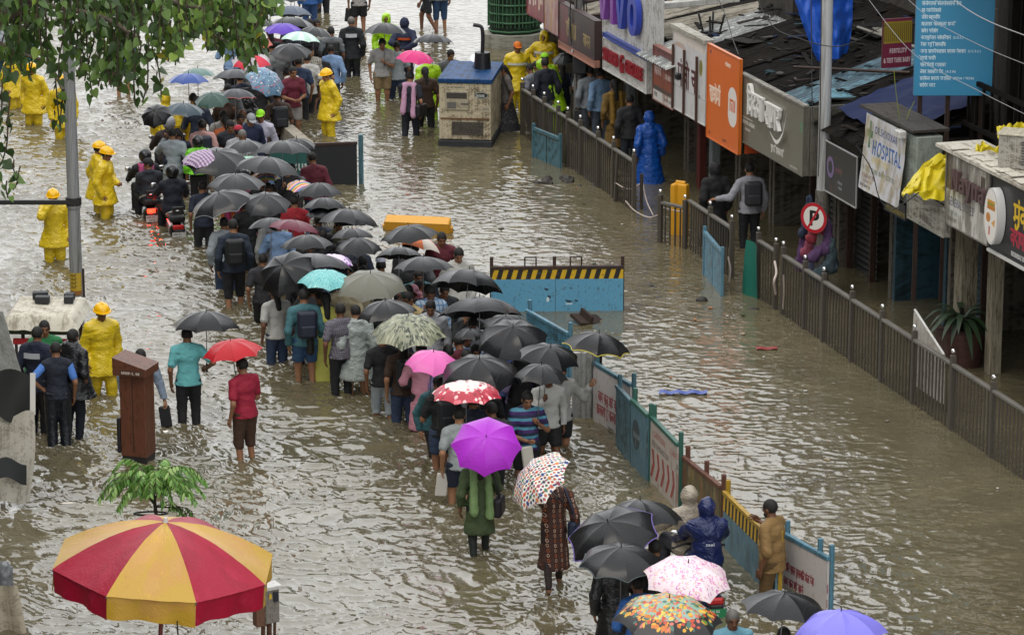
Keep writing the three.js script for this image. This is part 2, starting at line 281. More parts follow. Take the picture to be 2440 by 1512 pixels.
const creamCol = texMat('#8c8470', '#4a4234', 0.9, 14, 0.85), redCol = texMat('#6a2f28', '#3a1c18', 0.6, 15, 0.6), tealShut = texMat('#2d4d5a', '#1d2c33', 0.7, 16, 0.5), darkShut = texMat('#26282a', '#15161a', 0.7, 17, 0.55), greyCol = texMat('#7d8488', '#4b4e50', 0.5, 18, 0.6);
shopUnit('far end shop with dark open front under the maroon posters', -17.6, -11.6, { top: 1.9, goods: 7 });
shopUnit('dark open shop front under the white sign with red letters', -11.55, -8.65, { top: 1.9, goods: 5, cols: [[-12.8, greyCol, 0.16]] });
shopUnit('open shop with red brown post under the orange brown sign', -8.6, -5.9, { top: 1.85, goods: 4, cols: [[-8.75, redCol, 0.15], [-8.05, greyCol, 0.17]] });
shopUnit('dark shop entrance below the bright orange sign', -5.85, -4.2, { top: 1.8, goods: 2 });
shopUnit('vegetarian eatery front below the olive grey sign', -4.15, -1.2, { top: 2.0, goods: 4, shutters: [[-2.6, -1.4, darkShut]] });
shopUnit('narrow stall stuffed with goods behind the lamp post', -1.15, 1.2, { top: 2.2, goods: 7, shutters: [[-0.9, 0.1, darkShut]] });
shopUnit('clinic ground floor with cluttered dark entrance under the banner', 1.25, 3.35, { top: 2.4, goods: 6, side: tealShut });
shopUnit('shop with teal roller shutter and cream columns', 3.4, 6.6, { top: 2.6, shutters: [[3.5, 4.45, tealShut]], cols: [[3.0, creamCol, 0.28], [4.06, creamCol, 0.2]] });
shopUnit('snack shop front at the right edge under the burger sign', 6.65, 10.5, { top: 2.6, goods: 3, shutters: [[7.0, 9.6, darkShut]] });

// ---------- signs ----------
signBoard('shop_sign', 'maroon shop sign with white brush lettering at the far end', [1255, -70, 34, 1296, -52, 54], 0.8, 0.15, mat([0.12, 0.01, 0.02], 0.5), (c, w, h) => { c.fillStyle = '#7d1a30'; c.fillRect(0, 0, w, h); c.fillStyle = '#d9cfc9'; for (let i = 0; i < 9; i++) c.fillRect(w * (0.03 + i * 0.11), h * 0.30, w * 0.07, h * (0.36 + 0.12 * Math.sin(i * 2.3))); speckle(c, w, h, 60, ['#b8863c', '#5a1220'], 4, 26, 4, 3); });
signBoard('shop_sign', 'faded pink poster sign with yellow patches at the far end', [1296, -40, 66, 1331, -26, 88], 0.8, 0.12, mat([0.2, 0.12, 0.12], 0.6), (c, w, h) => { c.fillStyle = '#9a6a6c'; c.fillRect(0, 0, w, h); speckle(c, w, h, 150, ['#b79a4a', '#8d4a58', '#c3a3a4', '#8b7d96'], 6, 40, 5, 3); });
signBoard('shop_sign', 'dark brown sign with yellow lettering beside the utility pole', [1331, 8, 96, 1418, 44, 142], 0.8, 0.14, mat([0.05, 0.03, 0.028], 0.6), (c, w, h) => { c.fillStyle = '#3c2b2b'; c.fillRect(0, 0, w, h); c.fillStyle = '#6c2a30'; c.fillRect(0, 0, w * 0.25, h); devDraw(c, 'rIj szVA', w * 0.2, h * 0.42, h * 0.34, '#a08a4c', 0.16, 0.8); devDraw(c, 'vAmn', w * 0.68, h * 0.5, h * 0.28, '#9a8450', 0.16, 0.8); speckle(c, w, h, 70, stuffColors, 4, 30, 6, 3); });
signBoard('sign_skirt_board', 'salmon skirt board under the dark brown sign', [1331, 97, 114, 1418, 143, 160], 0.8, 0.1, mat([0.36, 0.17, 0.12], 0.6), null, { cat: 'board' });
{ // white double board: three big blue letters above, red letters below
  const up = signBoard('shop_sign', 'tall white sign with big blue letters, highest on the street', [1437, -150, 76, 1540, -105, 131], 0.8, 0.35, whitePanel, null);
  let x = 0.05; for (const [s, c] of [['v', '#7a3f96'], ['i', '#7a3f96'], ['v', '#2b3f9e'], ['o', '#2b3f9e']]) { const L = latin(s, 0.95, 0.11, 0.8); L.geo.translate(x, 0.30, 0.02); part('letter', L.geo, mat(c, 0.35), up); x += L.width + 0.1; }
  const st = signBoard('sign_strip', 'blue strip between the two white sign boards', [1437, 77, 87, 1545, 132, 145], 0.74, 0.12, mat([0.03, 0.06, 0.28], 0.4), null, { cat: 'sign strip' });
  const lo = signBoard('shop_sign', 'white sign with raised red lettering under the blue strip', [1437, 88, 168, 1542, 146, 220], 0.8, 0.5, whitePanel, null);
  const red = mat([0.26, 0.012, 0.02], 0.4), q = lo.q; x = q.w * 0.05;
  for (const [s, sz, y0] of [['SUVARSH', 0.44, 0.34], ['G', 0.62, 0.24], ['GIRGLANE', 0.44, 0.34]]) { for (const ch of s) { const L = latin(ch, sz * q.h * 0.9, 0.05, 0.5); L.geo.translate(x, y0 * q.h, 0.012); part('letter', L.geo, red, lo); x += L.width + 0.02; } x += q.w * 0.06; }
}
signBoard('shop_sign', 'orange brown shoe shop sign with white lettering', [1556, 106, 240, 1606, 130, 259], 0.82, 0.12, mat([0.2, 0.08, 0.06], 0.5), (c, w, h) => { c.fillStyle = '#8c4a38'; c.fillRect(0, 0, w, h); c.fillStyle = '#5c2c26'; c.fillRect(0, 0, w, h * 0.22); c.fillStyle = '#4d4a46'; c.fillRect(0, h * 0.72, w, h * 0.09); c.fillStyle = '#c9c7c2'; c.fillRect(0, h * 0.81, w, h * 0.19); devDraw(c, 'spArks', w * 0.05, h * 0.38, h * 0.13, '#e6d9d2', 0.15, 0.72); txt(c, 'sparx', w * 0.56, h * 0.36, h * 0.17, '#e6d9d2', 0.9); c.fillStyle = '#d9c8c0'; c.fillRect(w * 0.49, h * 0.34, 2, h * 0.22); devDraw(c, 'bnI zUz', w * 0.06, h * 0.86, h * 0.07, '#3b3835', 0.18, 0.7); txt(c, 'BUNNY SHOES', w * 0.55, h * 0.86, h * 0.08, '#3b3835', 0.8); speckle(c, w, h, 60, ['#6a382c', '#a0604c'], 4, 30, 8, 2); });
{
  const g = signBoard('shop_sign', 'white panelled sign with dark red brush letters and brown bars', [1604, 66, 258, 1683, 104, 300], 0.78, 0.12, whitePanel, (c, w, h) => { c.fillStyle = '#c6c6c6'; c.fillRect(0, 0, w, h); c.fillStyle = '#d6cdc2'; c.fillRect(0, 0, w, h * 0.13); c.fillStyle = '#b9a394'; c.beginPath(); c.ellipse(w * 0.2, h * 0.2, w * 0.18, h * 0.06, 0, 3.14, 0); c.fill(); c.fillStyle = '#7b7428'; c.beginPath(); c.ellipse(w * 0.84, h * 0.32, w * 0.05, h * 0.1, 0, 0, 7); c.fill(); devDraw(c, 'm,Aco c', w * 0.14, h * 0.42, h * 0.25, '#4a2027', 0.17, 0.82); c.strokeStyle = '#8d8d90'; c.lineWidth = 2; c.strokeRect(0, h * 0.7, w, 1); devDraw(c, 'rgvn', w * 0.78, h * 0.67, h * 0.03, '#5a5a60', 0.2, 0.9); speckle(c, w, h, 40, ['#a8a49c'], 4, 24, 9, 2); });
  const q = g.q; for (const u of [0.02, 0.36, 0.74]) part('bar', bx(0.05, q.h * 0.8, 0.03, q.w * u + 0.02, q.h * 0.4, 0.03), texMat('#4a2a1c', '#2a1710', 0.6, 20, 0.6), g);
  part('lamp', rbx(0.14, 0.12, 0.1, 0.03, q.w * 0.3, q.h * 0.46, 0.09), mat(0x111111, 0.5), g);
  part('cap', bx(q.w, 0.07, 0.2, q.w / 2, q.h + 0.04, -0.04), texMat('#a9a69c', '#5b5346', 0.7, 21, 0.7), g);
}
{
  const om = mat([0.55, 0.13, 0.015], 0.35), om2 = mat([0.42, 0.06, 0.008], 0.45);
  const g = signBoard('shop_sign', 'bright orange phone shop sign with white oval logo', [1685, 105, 328, 1762, 136, 368], 0.72, 0.05, om, (c, w, h) => { c.fillStyle = '#cf6420'; c.fillRect(0, 0, w, h); const q = rng(5); for (let i = 0; i < 50; i++) { c.globalAlpha = 0.06; c.fillStyle = i % 2 ? '#e08a30' : '#a84a18'; c.fillRect(q() * w, q() * h, 4 + q() * 20, 30 + q() * 120); } c.globalAlpha = 1; devDraw(c, 'zAaomJ', w * 0.07, h * 0.44, h * 0.155, '#e9d3c0', 0.15, 0.68); c.fillStyle = '#dcd6d0'; c.beginPath(); c.roundRect(w * 0.66, h * 0.33, w * 0.27, h * 0.42, w * 0.13); c.fill(); c.fillStyle = '#cf5a1c'; const L = w * 0.71, T = h * 0.46, W = w * 0.17, H2 = h * 0.13; c.fillRect(L, T, W * 0.16, H2); c.fillRect(L, T, W * 0.68, H2 * 0.17); c.fillRect(L + W * 0.30, T + H2 * 0.32, W * 0.15, H2 * 0.68); c.fillRect(L + W * 0.56, T, W * 0.16, H2); c.fillRect(L + W * 0.84, T, W * 0.16, H2); devDraw(c, 'zrI aasnzn', w * 0.55, h * 0.105, h * 0.035, '#efe0d4', 0.17, 0.72); devDraw(c, 'ajyrI', w * 0.06, h * 0.06, h * 0.03, '#5a3550', 0.2, 0.7); devDraw(c, 'pnvel', w * 0.05, h * 0.93, h * 0.028, '#7a2f12', 0.2, 0.7); devDraw(c, 'mobAil smArT fon', w * 0.5, h * 0.93, h * 0.025, '#7a2f12', 0.2, 0.6); });
  const q = g.q; part('lower_return', bx(0.03, q.h * 0.3, 0.7, q.w - 0.03, q.h * 0.15 + 0.01, -0.47), om2, g);
}
{
  const olive = texMat('#67645a', '#4f4b41', 0.4, 23, 0.45);
  const g = signBoard('shop_sign', 'olive grey eatery sign with large raised white lettering', [1764, 182, 341, 1916, 248, 416], 0.8, 0.1, olive, (c, w, h) => { c.fillStyle = '#6b685c'; c.fillRect(0, 0, w, h); speckle(c, w, h, 60, ['#57544a', '#77746a'], 10, 60, 11, 1); txt(c, 'VIDHYA SAGAR', w * 0.02, h * 0.63, h * 0.085, '#d8d6cf', 0.9); txt(c, 'PURE VEG', w * 0.08, h * 0.75, h * 0.05, '#d8d6cf', 0.9); c.strokeStyle = '#d8d6cf'; c.lineWidth = 3; c.beginPath(); c.moveTo(w * 0.02, h * 0.61); c.lineTo(w * 0.2, h * 0.61); c.stroke(); devDraw(c, 'zuddI zAkAhArI', w * 0.5, h * 0.80, h * 0.09, '#d8d6cf', 0.16, 0.8); txt(c, '100% PURE VEG', w * 0.80, h * 0.92, h * 0.05, '#bdbbb2', 0.8); c.fillStyle = '#3f8a5c'; c.fillRect(w * 0.955, h * 0.22, w * 0.02, h * 0.16); });
  const q = g.q, W = mat([0.72, 0.71, 0.67], 0.4);
  part('side_panel', bx(0.04, q.h, 0.9, q.w - 0.04, q.h / 2, -0.56), olive, g);
  const a = devSolid('IvdyA', 0.37, 0.06, 0.1, 0.74), b = devSolid('sAgr', 0.37, 0.06, 0.1, 0.78);
  a.geo.translate(q.w * 0.16, q.h * 0.82, 0.01); b.geo.translate(q.w * 0.16 + a.width + 0.12, q.h * 0.80, 0.01);
  part('lettering', a.geo, W, g); part('lettering', b.geo, W, g);
  const sw = sheet(24, 2, (u, v) => V(q.w * 0.52 + u * 0.78, q.h * 0.42 - 0.16 * Math.sin(u * 4.6) * (0.4 + u) + (v - 0.5) * 0.07 * Math.sin(u * 3.1) + (u > 0.8 ? (u - 0.8) * 1.2 : 0), 0.06)); part('swash', sw, W, g);
  part('top_edge', bx(q.w, 0.03, 0.1, q.w / 2, q.h + 0.017, -0.03), texMat('#6e6a5e', '#b6b1a4', 0.8, 24, 0.7), g);
}
signBoard('shop_sign', 'dark sign with thin frame and purple ring behind the lamp post', [1966, 342, 456, 2043, 362, 496], 0.95, 0.08, mat([0.012, 0.012, 0.013], 0.3), (c, w, h) => { c.fillStyle = '#1c1d1f'; c.fillRect(0, 0, w, h); c.strokeStyle = '#6d5a86'; c.lineWidth = w * 0.05; c.beginPath(); c.ellipse(w * 0.16, h * 0.48, w * 0.09, h * 0.17, 0, 0, 7); c.stroke(); devDraw(c, 'mhArAzTr', w * 0.32, h * 0.44, h * 0.08, '#5e2440', 0.2, 0.9); devDraw(c, 'phIlA mjlA', w * 0.4, h * 0.68, h * 0.05, '#7e8486', 0.2, 0.9); devDraw(c, 'pvnklA', w * 0.42, h * 0.78, h * 0.05, '#7e8486', 0.2, 0.9); speckle(c, w, h * 1, 30, ['#7c5a1e', '#8a3b1a'], 4, 16, 12, 2); }, { trim: mat([0.3, 0.3, 0.29], 0.5) });
{ // hanging clinic banner on a box frame
  const q = corners([2068, 272, 452, 2164, 308, 494], 0.8), g = thing('hanging_banner', 'creased white hospital banner with green cross and blue lettering', 'banner', S(q.t0, 0.8, q.bot), FACE);
  const t = canvasTex(520, 600, (c, w, h) => { c.fillStyle = '#bfbec0'; c.fillRect(0, 0, w, h); c.fillStyle = '#3f6b45'; c.fillRect(w * 0.1, h * 0.08, w * 0.045, h * 0.36); c.fillRect(w * 0.045, h * 0.2, w * 0.15, h * 0.1); txt(c, 'DR.SHIVDIKAR', w * 0.24, h * 0.09, h * 0.14, '#2c3870', 0.5); txt(c, 'HOSPITAL', w * 0.2, h * 0.25, h * 0.27, '#2c5a9c', 0.5); devDraw(c, 'nrsI,g hom', w * 0.22, h * 0.54, h * 0.07, '#c2b27c', 0.2, 1.0); txt(c, '& TEST TUBE BABY CENTRE', w * 0.05, h * 0.66, h * 0.085, '#5d6b52', 0.62); devDraw(c, 'dr aAmbeDkr rod', w * 0.05, h * 0.79, h * 0.04, '#7a6468', 0.2, 0.9); devDraw(c, 'drmtA dAdr', w * 0.12, h * 0.86, h * 0.035, '#8a6a68', 0.2, 0.9); devDraw(c, 'nnnn nnnn nn', w * 0.04, h * 0.925, h * 0.035, '#4c4c50', 0.24, 0.8); speckle(c, w, h, 170, ['#8c7a55', '#a89a72', '#7d7460'], 5, 34, 14, 3); });
  const cloth = sheet(20, 16, (u, v) => V(u * q.w - 0.1 * (1 - v) * 0.6, v * q.h, 0.04 + 0.015 * Math.sin(u * 6 + v * 3) * (1 - v) + 0.08 * (1 - v) * (1 - v) + 0.008 * n2(u * 3, v * 4)));
  part('cloth', cloth, mat(0xffffff, 0.5, { map: t }), g);
  part('sign_box', rbx(q.w + 0.25, q.h * 0.92, 0.42, 0.015, q.w / 2 + 0.14, q.h * 0.52, -0.23), texMat('#8d958c', '#4e514a', 0.6, 25, 0.6), g);
  part('roof_sheet', bx(q.w + 0.5, 0.04, 0.6, q.w / 2 - 0.03, q.h + 0.055, -0.26), texMat('#3d3833', '#2a2622', 0.7, 26, 0.8), g);
  part('floodlight', rbx(0.2, 0.12, 0.12, 0.02, q.w * 0.94, q.h * 0.97, 0.1), whitePanel, g);
}
signBoard('blank_board', 'stained beige board hanging under the yellow sheet', [2163, 470, 524, 2252, 480, 562], 0.78, 0.1, texMat('#97958a', '#4c473c', 0.75, 27, 0.7), null, { cat: 'board' });
signBoard('warning_plate', 'small yellow and dark plate below the beige board', [2108, 470, 506, 2160, 480, 518], 1.0, 0.05, mat([0.03, 0.03, 0.05], 0.5), (c, w, h) => { c.fillStyle = '#23252e'; c.fillRect(0, 0, w, h); c.fillStyle = '#8a7a1c'; c.fillRect(0, h * 0.6, w, h * 0.4); speckle(c, w, h, 40, stuffColors, 3, 18, 15); }, { cat: 'sign' });
{
  const g = signBoard('shop_sign', 'weathered general stores sign with raised script in a dark frame', [2254, 356, 532, 2358, 412, 588], 0.8, 0.3, texMat('#7d7a72', '#4a453d', 0.7, 28, 0.7), (c, w, h) => { c.fillStyle = '#c2c0b8'; c.fillRect(0, 0, w, h); c.fillStyle = '#4a4238'; c.fillRect(0, 0, w * 0.15, h * 0.5); c.fillRect(w * 0.8, h * 0.1, w * 0.1, h * 0.5); txt(c, 'GENERAL STORES', w * 0.06, h * 0.56, h * 0.17, '#39425f', 0.6); devDraw(c, 'shvnI kApD sAmAn', w * 0.05, h * 0.79, h * 0.045, '#8d9a8e', 0.2, 0.8); devDraw(c, 'drmtA dAdr mu,vdI', w * 0.05, h * 0.89, h * 0.045, '#6b5a58', 0.2, 0.8); speckle(c, w, h, 160, ['#5e574b', '#7d7668', '#3d372e'], 4, 30, 16, 3); });
  const q = g.q, L = latin('Nayna', 0.3, 0.06, 0.92); L.geo.translate(q.w * 0.2, q.h * 0.55, 0.02); part('lettering', L.geo, mat([0.10, 0.06, 0.06], 0.5), g);
  part('roof_sheet', bx(q.w + 2.0, 0.05, 0.75, q.w / 2 + 0.75, q.h + 0.05, -0.3), texMat('#c7c2b4', '#5a5245', 0.8, 29, 0.7), g);
  const q2 = rng(77); for (let i = 0; i < 16; i++) { const s = part('paper_scrap', bx(0.12 + 0.12 * q2(), 0.012, 0.16 + 0.12 * q2(), 0.1 + i * (q.w + 1.5) / 16, q.h + 0.085 + 0.012 * (i % 2), -0.15 + 0.1 * q2()), texMat('#d7d2c4', '#a39a86', 0.5, 30, 0.7), g); s.rotation.z = 0.01 * (q2() - 0.5); }
}
{
  const g = signBoard('shop_sign', 'black snack shop sign with yellow letters and oval food picture', [2361, 412, 590, 2480, 478, 655], 0.8, 0.3, mat([0.02, 0.02, 0.02], 0.4), (c, w, h) => { c.fillStyle = '#262627'; c.fillRect(0, 0, w, h); devDraw(c, 'mu,vdI', w * 0.47, h * 0.24, h * 0.26, '#d8b21c', 0.2, 1.0); devDraw(c, 'vdApAv', w * 0.42, h * 0.60, h * 0.2, '#a8243c', 0.22, 0.9); txt(c, 'MUMBAI BURGER', w * 0.44, h * 0.87, h * 0.1, '#dcdad6', 0.8); });
  const q = g.q, e = new THREE.CylinderGeometry(0.5, 0.5, 0.12, 40); e.rotateX(Math.PI / 2); e.scale(0.46, q.h * 0.78, 1); e.translate(q.w * 0.18, q.h * 0.5, 0.07);
  part('oval_rim', e, mat([0.6, 0.6, 0.58], 0.4), g);
  const ct = canvasTex(256, 420, (c, w, h) => { c.fillStyle = '#e3ded6'; c.fillRect(0, 0, w, h); c.fillStyle = '#c98f32'; c.fillRect(w * 0.2, h * 0.2, w * 0.6, h * 0.14); c.fillStyle = '#b8742a'; c.fillRect(w * 0.2, h * 0.3, w * 0.62, h * 0.08); c.fillStyle = '#6f8a34'; c.fillRect(w * 0.22, h * 0.26, w * 0.55, h * 0.03); c.fillStyle = '#c07c34'; c.beginPath(); c.ellipse(w * 0.3, h * 0.54, w * 0.17, h * 0.09, 0, 0, 7); c.fill(); c.fillStyle = '#d49a4a'; c.beginPath(); c.moveTo(w * 0.55, h * 0.62); c.lineTo(w * 0.85, h * 0.52); c.lineTo(w * 0.8, h * 0.68); c.fill(); c.fillStyle = '#b5452c'; c.fillRect(w * 0.36, h * 0.7, w * 0.1, h * 0.16); });
  const f = new THREE.CircleGeometry(0.48, 40); f.scale(0.44, q.h * 0.76, 1); f.translate(q.w * 0.18, q.h * 0.5, 0.134); part('food_picture', f, mat(0xffffff, 0.35, { map: ct }), g);
  part('light_strip', bx(q.w, 0.04, 0.06, q.w / 2, -0.03, 0.01), mat([0.55, 0.55, 0.52], 0.4), g);
}
{ // blue list board facing the viewer, on two posts
  const a = onStreet(2177, 228, 1.5), z = a.p.z, A = atZ(2177, 228, z), B = atZ(2364, 228, z), T = atZ(2177, -42, z);
  const w = B.x - A.x, h = T.y - A.y, g = thing('list_board', 'large sky blue board listing treatments in white lettering', 'sign', A.clone(), 0);
  const t = canvasTex(900, 1300, (c, W, H) => { c.fillStyle = '#3b8fb8'; c.fillRect(0, 0, W, H); c.fillStyle = '#cfe6f0'; const rows = ['sevA', '', 'sonogrAfI, kolposkopI sevA', 'aANi hisTorosko', 'lesr aAyvIef.', 'aANtrsND folikulr sTDI', 'simen pros,ig', 'inTrAyuTerAin insemInezn', 'TesT Tyub bebI (aAyvIef)', 'inTrA sAyToplAzm sprm injekzn', 'embriyo frIji.g', 'fojn emebriyo TrANsfr', 'lesr asisTeD hej,ig', 'srjIkl sprm riTrIvl', 'srogeT mdr']; const lat = { 7: '(I.U.I.)', 9: '(I.C.S.I.)', 12: '(A Z H)', 13: '(PESA / TESA)' }; rows.forEach((r, i) => { const y = H * (0.04 + i * 0.0605); if (!r) { c.fillStyle = '#9ccbe0'; c.fillRect(W * 0.05, y + 30, W * 0.9, 3); return; } const wd = devDraw(c, r.replace(/[^a-zA-Z ,.]/g, ''), W * 0.07, y + 8, H * 0.029, '#d4e8f0', 0.17, 0.9); if (lat[i]) txt(c, lat[i], W * 0.1 + wd, y + 4, H * 0.03, '#cfe6f0'); }); });
  part('panel', rbx(w, h, 0.08, 0.01, w / 2, h / 2, -0.045), mat([0.05, 0.20, 0.34], 0.45), g);
  const f = new THREE.PlaneGeometry(w - 0.01, h - 0.01); f.translate(w / 2, h / 2, 0.002); part('face', f, mat(0xffffff, 0.4, { map: t }), g);
  for (const x of [0.12, 0.55, w - 0.14]) part('post', bx(0.07, 4.4, 0.07, x, -2.2 + h * 0.5 + 0.2, -0.16), iron, g);
  const b = onStreet(2140, 110, 1.7), q = thing('shop_sign', 'small maroon clinic sign with white lettering behind the blue board', 'shop sign', atZ(2110, 158, b.p.z), 0.35);
  const t2 = canvasTex(300, 420, (c, W, H) => { c.fillStyle = '#6d2038'; c.fillRect(0, 0, W, H); c.fillStyle = '#8d7b24'; c.fillRect(0, H * 0.05, W, H * 0.45); c.fillStyle = '#3a2416'; for (let i = 0; i < 14; i++) c.fillRect(W * (0.03 + i * 0.07), H * 0.08, W * 0.02, H * 0.38); txt(c, 'FERTILITY', W * 0.22, H * 0.58, H * 0.13, '#cfc5c4', 0.72); txt(c, '& TEST TUBE BABY', W * 0.02, H * 0.77, H * 0.14, '#cfc5c4', 0.56); });
  part('panel', bx(0.5, 0.78, 0.05, 0.2, 0.36, -0.03), mat([0.08, 0.01, 0.02], 0.5), q); const f2 = new THREE.PlaneGeometry(0.49, 0.77); f2.translate(0.2, 0.36, 0.001); part('face', f2, mat(0xffffff, 0.5, { map: t2 }), q); part('arm', rod(V(0.2, 0.6, -0.05), V(0.9, 0.6, -0.4), 0.02), iron, q);
}

// ---------- roofs, upper floors and their clutter ----------
function corrugated(w, l, n, amp, rise) { return sheet(n * 6, 3, (u, v) => V(u * w, rise * v + amp * Math.sin(u * n * 6.283), -v * l)); }
function roof(label, t0, t1, d0, d1, y0, y1, m, n, o = {}) {
  const g = thing('tin_roof', label, 'roof', S(t0, d0, y0), FACE), cnt = Math.max(1, Math.round((t1 - t0) / 0.9)), w = (t1 - t0) / cnt;
  for (let i = 0; i < cnt; i++) { const s = part('roof_sheet', corrugated(w + 0.05, d1 - d0, Math.round(w / 0.11), 0.016, y1 - y0), Array.isArray(m) ? m[i % m.length] : m, g); s.position.set(i * w, (i % 2) * 0.03 + 0.02 * n2(i, t0), 0.06 * n2(i * 3.1, t0)); }
  part('support_wall', bx(t1 - t0 - 0.1, 1.2 + y1 - 2, 0.15, (t1 - t0) / 2, (1.2 + y1 - 2) / 2 - 1.3, -(d1 - d0) + 0.1), darkWall, g);
  return g;
}
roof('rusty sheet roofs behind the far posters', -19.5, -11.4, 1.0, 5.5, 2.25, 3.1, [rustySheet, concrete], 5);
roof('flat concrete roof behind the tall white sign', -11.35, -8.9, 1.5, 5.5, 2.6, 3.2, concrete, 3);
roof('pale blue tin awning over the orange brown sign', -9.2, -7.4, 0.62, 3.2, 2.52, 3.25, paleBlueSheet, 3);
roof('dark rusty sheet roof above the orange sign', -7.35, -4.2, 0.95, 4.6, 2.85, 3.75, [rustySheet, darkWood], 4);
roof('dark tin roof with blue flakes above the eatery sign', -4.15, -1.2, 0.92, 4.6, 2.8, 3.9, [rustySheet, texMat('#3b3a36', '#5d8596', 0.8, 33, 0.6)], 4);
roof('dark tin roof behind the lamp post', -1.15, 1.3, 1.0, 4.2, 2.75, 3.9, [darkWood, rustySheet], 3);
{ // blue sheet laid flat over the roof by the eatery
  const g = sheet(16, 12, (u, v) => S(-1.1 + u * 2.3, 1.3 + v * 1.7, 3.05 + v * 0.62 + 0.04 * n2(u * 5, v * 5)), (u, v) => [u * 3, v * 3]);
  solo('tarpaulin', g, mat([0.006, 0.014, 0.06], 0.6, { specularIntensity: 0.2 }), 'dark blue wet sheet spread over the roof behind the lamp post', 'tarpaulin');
  const p0 = onStreet(1893, 0, 1.9), hz = p0.p.z;
  const top = [[1893, -60], [2032, -60]], sil = [[1892, 1893, 2032], [1.0, 1893, 2032], [0.75, 1895, 2031], [0.5, 1905, 2030], [0.25, 1932, 2024], [0, 1975, 2003]];
  const g2 = sheet(22, 30, (u, v) => { // hanging blue sheet, narrowing to its gathered foot
    const y = 190 - v * 262; const k = Math.min(1, v * 1.35), xl = 1975 - 83 * Math.pow(k, 0.75), xr = 2004 + 28 * Math.pow(Math.min(1, v * 2), 0.6);
    const p = atZ(xl + (xr - xl) * u, y, hz); p.z += 0.10 * Math.sin(u * 11 + v * 2) + 0.25 * Math.sin(u * 3.1) + 0.05 * n2(u * 6, v * 6); return p; }, (u, v) => [u * 3, v * 4]);
  const tp = solo('tarpaulin', g2, tarpBlue, 'bright blue sheet hanging from the upper floor behind the lamp post', 'tarpaulin');
  const yel = (cs, z, lbl, seed) => { const q = rng(seed); const g3 = sheet(18, 14, (u, v) => { const x = cs[0][0] + (cs[1][0] - cs[0][0]) * u, yt = cs[0][1] + (cs[1][1] - cs[0][1]) * Math.pow(u, 0.55), yb = cs[2][0] + (cs[2][1] - cs[2][0]) * u; const p = atZ(x + cs[3] * (1 - v) * Math.sin(u * 3), yb + (yt - yb) * v, z + 0.5 * (1 - v)); p.z += 0.12 * Math.sin(u * 7 + seed + v * 4) + 0.10 * n2(u * 3 + seed, v * 3); p.y += 0.05 * n2(u * 4, v * 4 + seed); return p; }, (u, v) => [u * 2, v * 2]); return solo('plastic_sheet', g3, tarpYellow, lbl, 'plastic sheet'); };
  const zy = onStreet(2230, 420, 0.9).p.z;
  yel([[2150, 470], [2256, 358], [462, 474], -8], zy, 'crumpled yellow plastic sheet draped in front of the stores sign', 3);
  yel([[2322, 348], [2390, 345], [388, 400], 4], onStreet(2360, 370, 1.3).p.z, 'yellow plastic sheet on the roof left of the air conditioner', 5);
  yel([[2378, 298], [2445, 296], [330, 338], 4], onStreet(2400, 320, 1.7).p.z, 'yellow plastic sheet behind the air conditioner', 8);
}
{ // upper floors: dark timber fronts, set back where the tin roofs are, close to the street at the right
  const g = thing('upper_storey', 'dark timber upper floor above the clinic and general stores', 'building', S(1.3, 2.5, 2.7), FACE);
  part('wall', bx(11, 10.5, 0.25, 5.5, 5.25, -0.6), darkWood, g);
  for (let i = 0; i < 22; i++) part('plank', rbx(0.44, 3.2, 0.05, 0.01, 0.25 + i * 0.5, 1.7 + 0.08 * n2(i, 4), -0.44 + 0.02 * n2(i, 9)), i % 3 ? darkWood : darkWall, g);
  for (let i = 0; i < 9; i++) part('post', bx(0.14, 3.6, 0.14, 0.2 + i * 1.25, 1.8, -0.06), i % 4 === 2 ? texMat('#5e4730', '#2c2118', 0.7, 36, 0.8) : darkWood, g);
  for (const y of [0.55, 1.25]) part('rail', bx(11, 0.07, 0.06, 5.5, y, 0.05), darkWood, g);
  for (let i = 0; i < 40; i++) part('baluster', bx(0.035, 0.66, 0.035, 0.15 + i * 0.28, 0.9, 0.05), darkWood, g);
  part('added_shade_slab', bx(11, 0.2, 1.4, 5.5, 3.75, 0.2), darkWall, g);  // unseen slab added overhead to keep sky light off the front
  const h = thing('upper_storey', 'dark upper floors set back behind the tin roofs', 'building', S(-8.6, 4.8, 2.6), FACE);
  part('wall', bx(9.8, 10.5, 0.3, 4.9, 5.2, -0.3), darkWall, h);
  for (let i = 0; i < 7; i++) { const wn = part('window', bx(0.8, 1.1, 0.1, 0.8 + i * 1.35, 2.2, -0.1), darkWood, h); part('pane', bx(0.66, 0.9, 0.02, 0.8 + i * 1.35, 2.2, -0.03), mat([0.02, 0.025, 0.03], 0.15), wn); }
  part('added_shade_slab', bx(9.8, 0.18, 1.2, 4.9, 3.9, 0.4), darkWall, h);  // likewise added out of view, shading the wall and roofs below
  const k = thing('upper_storey', 'low far building behind the maroon posters', 'building', S(-24, 5.6, -0.4), FACE);
  part('wall', bx(15.2, 5.2, 0.3, 7.6, 2.6, -0.3), texMat('#5b564e', '#35312c', 0.8, 37, 0.9), k);
  const l = thing('upper_storey', 'tall near building outside the right edge of the view', 'building', S(12.4, 1.9, -0.4), FACE);
  part('wall', bx(14, 10.5, 0.3, 7, 5.25, -0.2), texMat('#5b564e', '#35312c', 0.8, 38, 0.9), l);
}
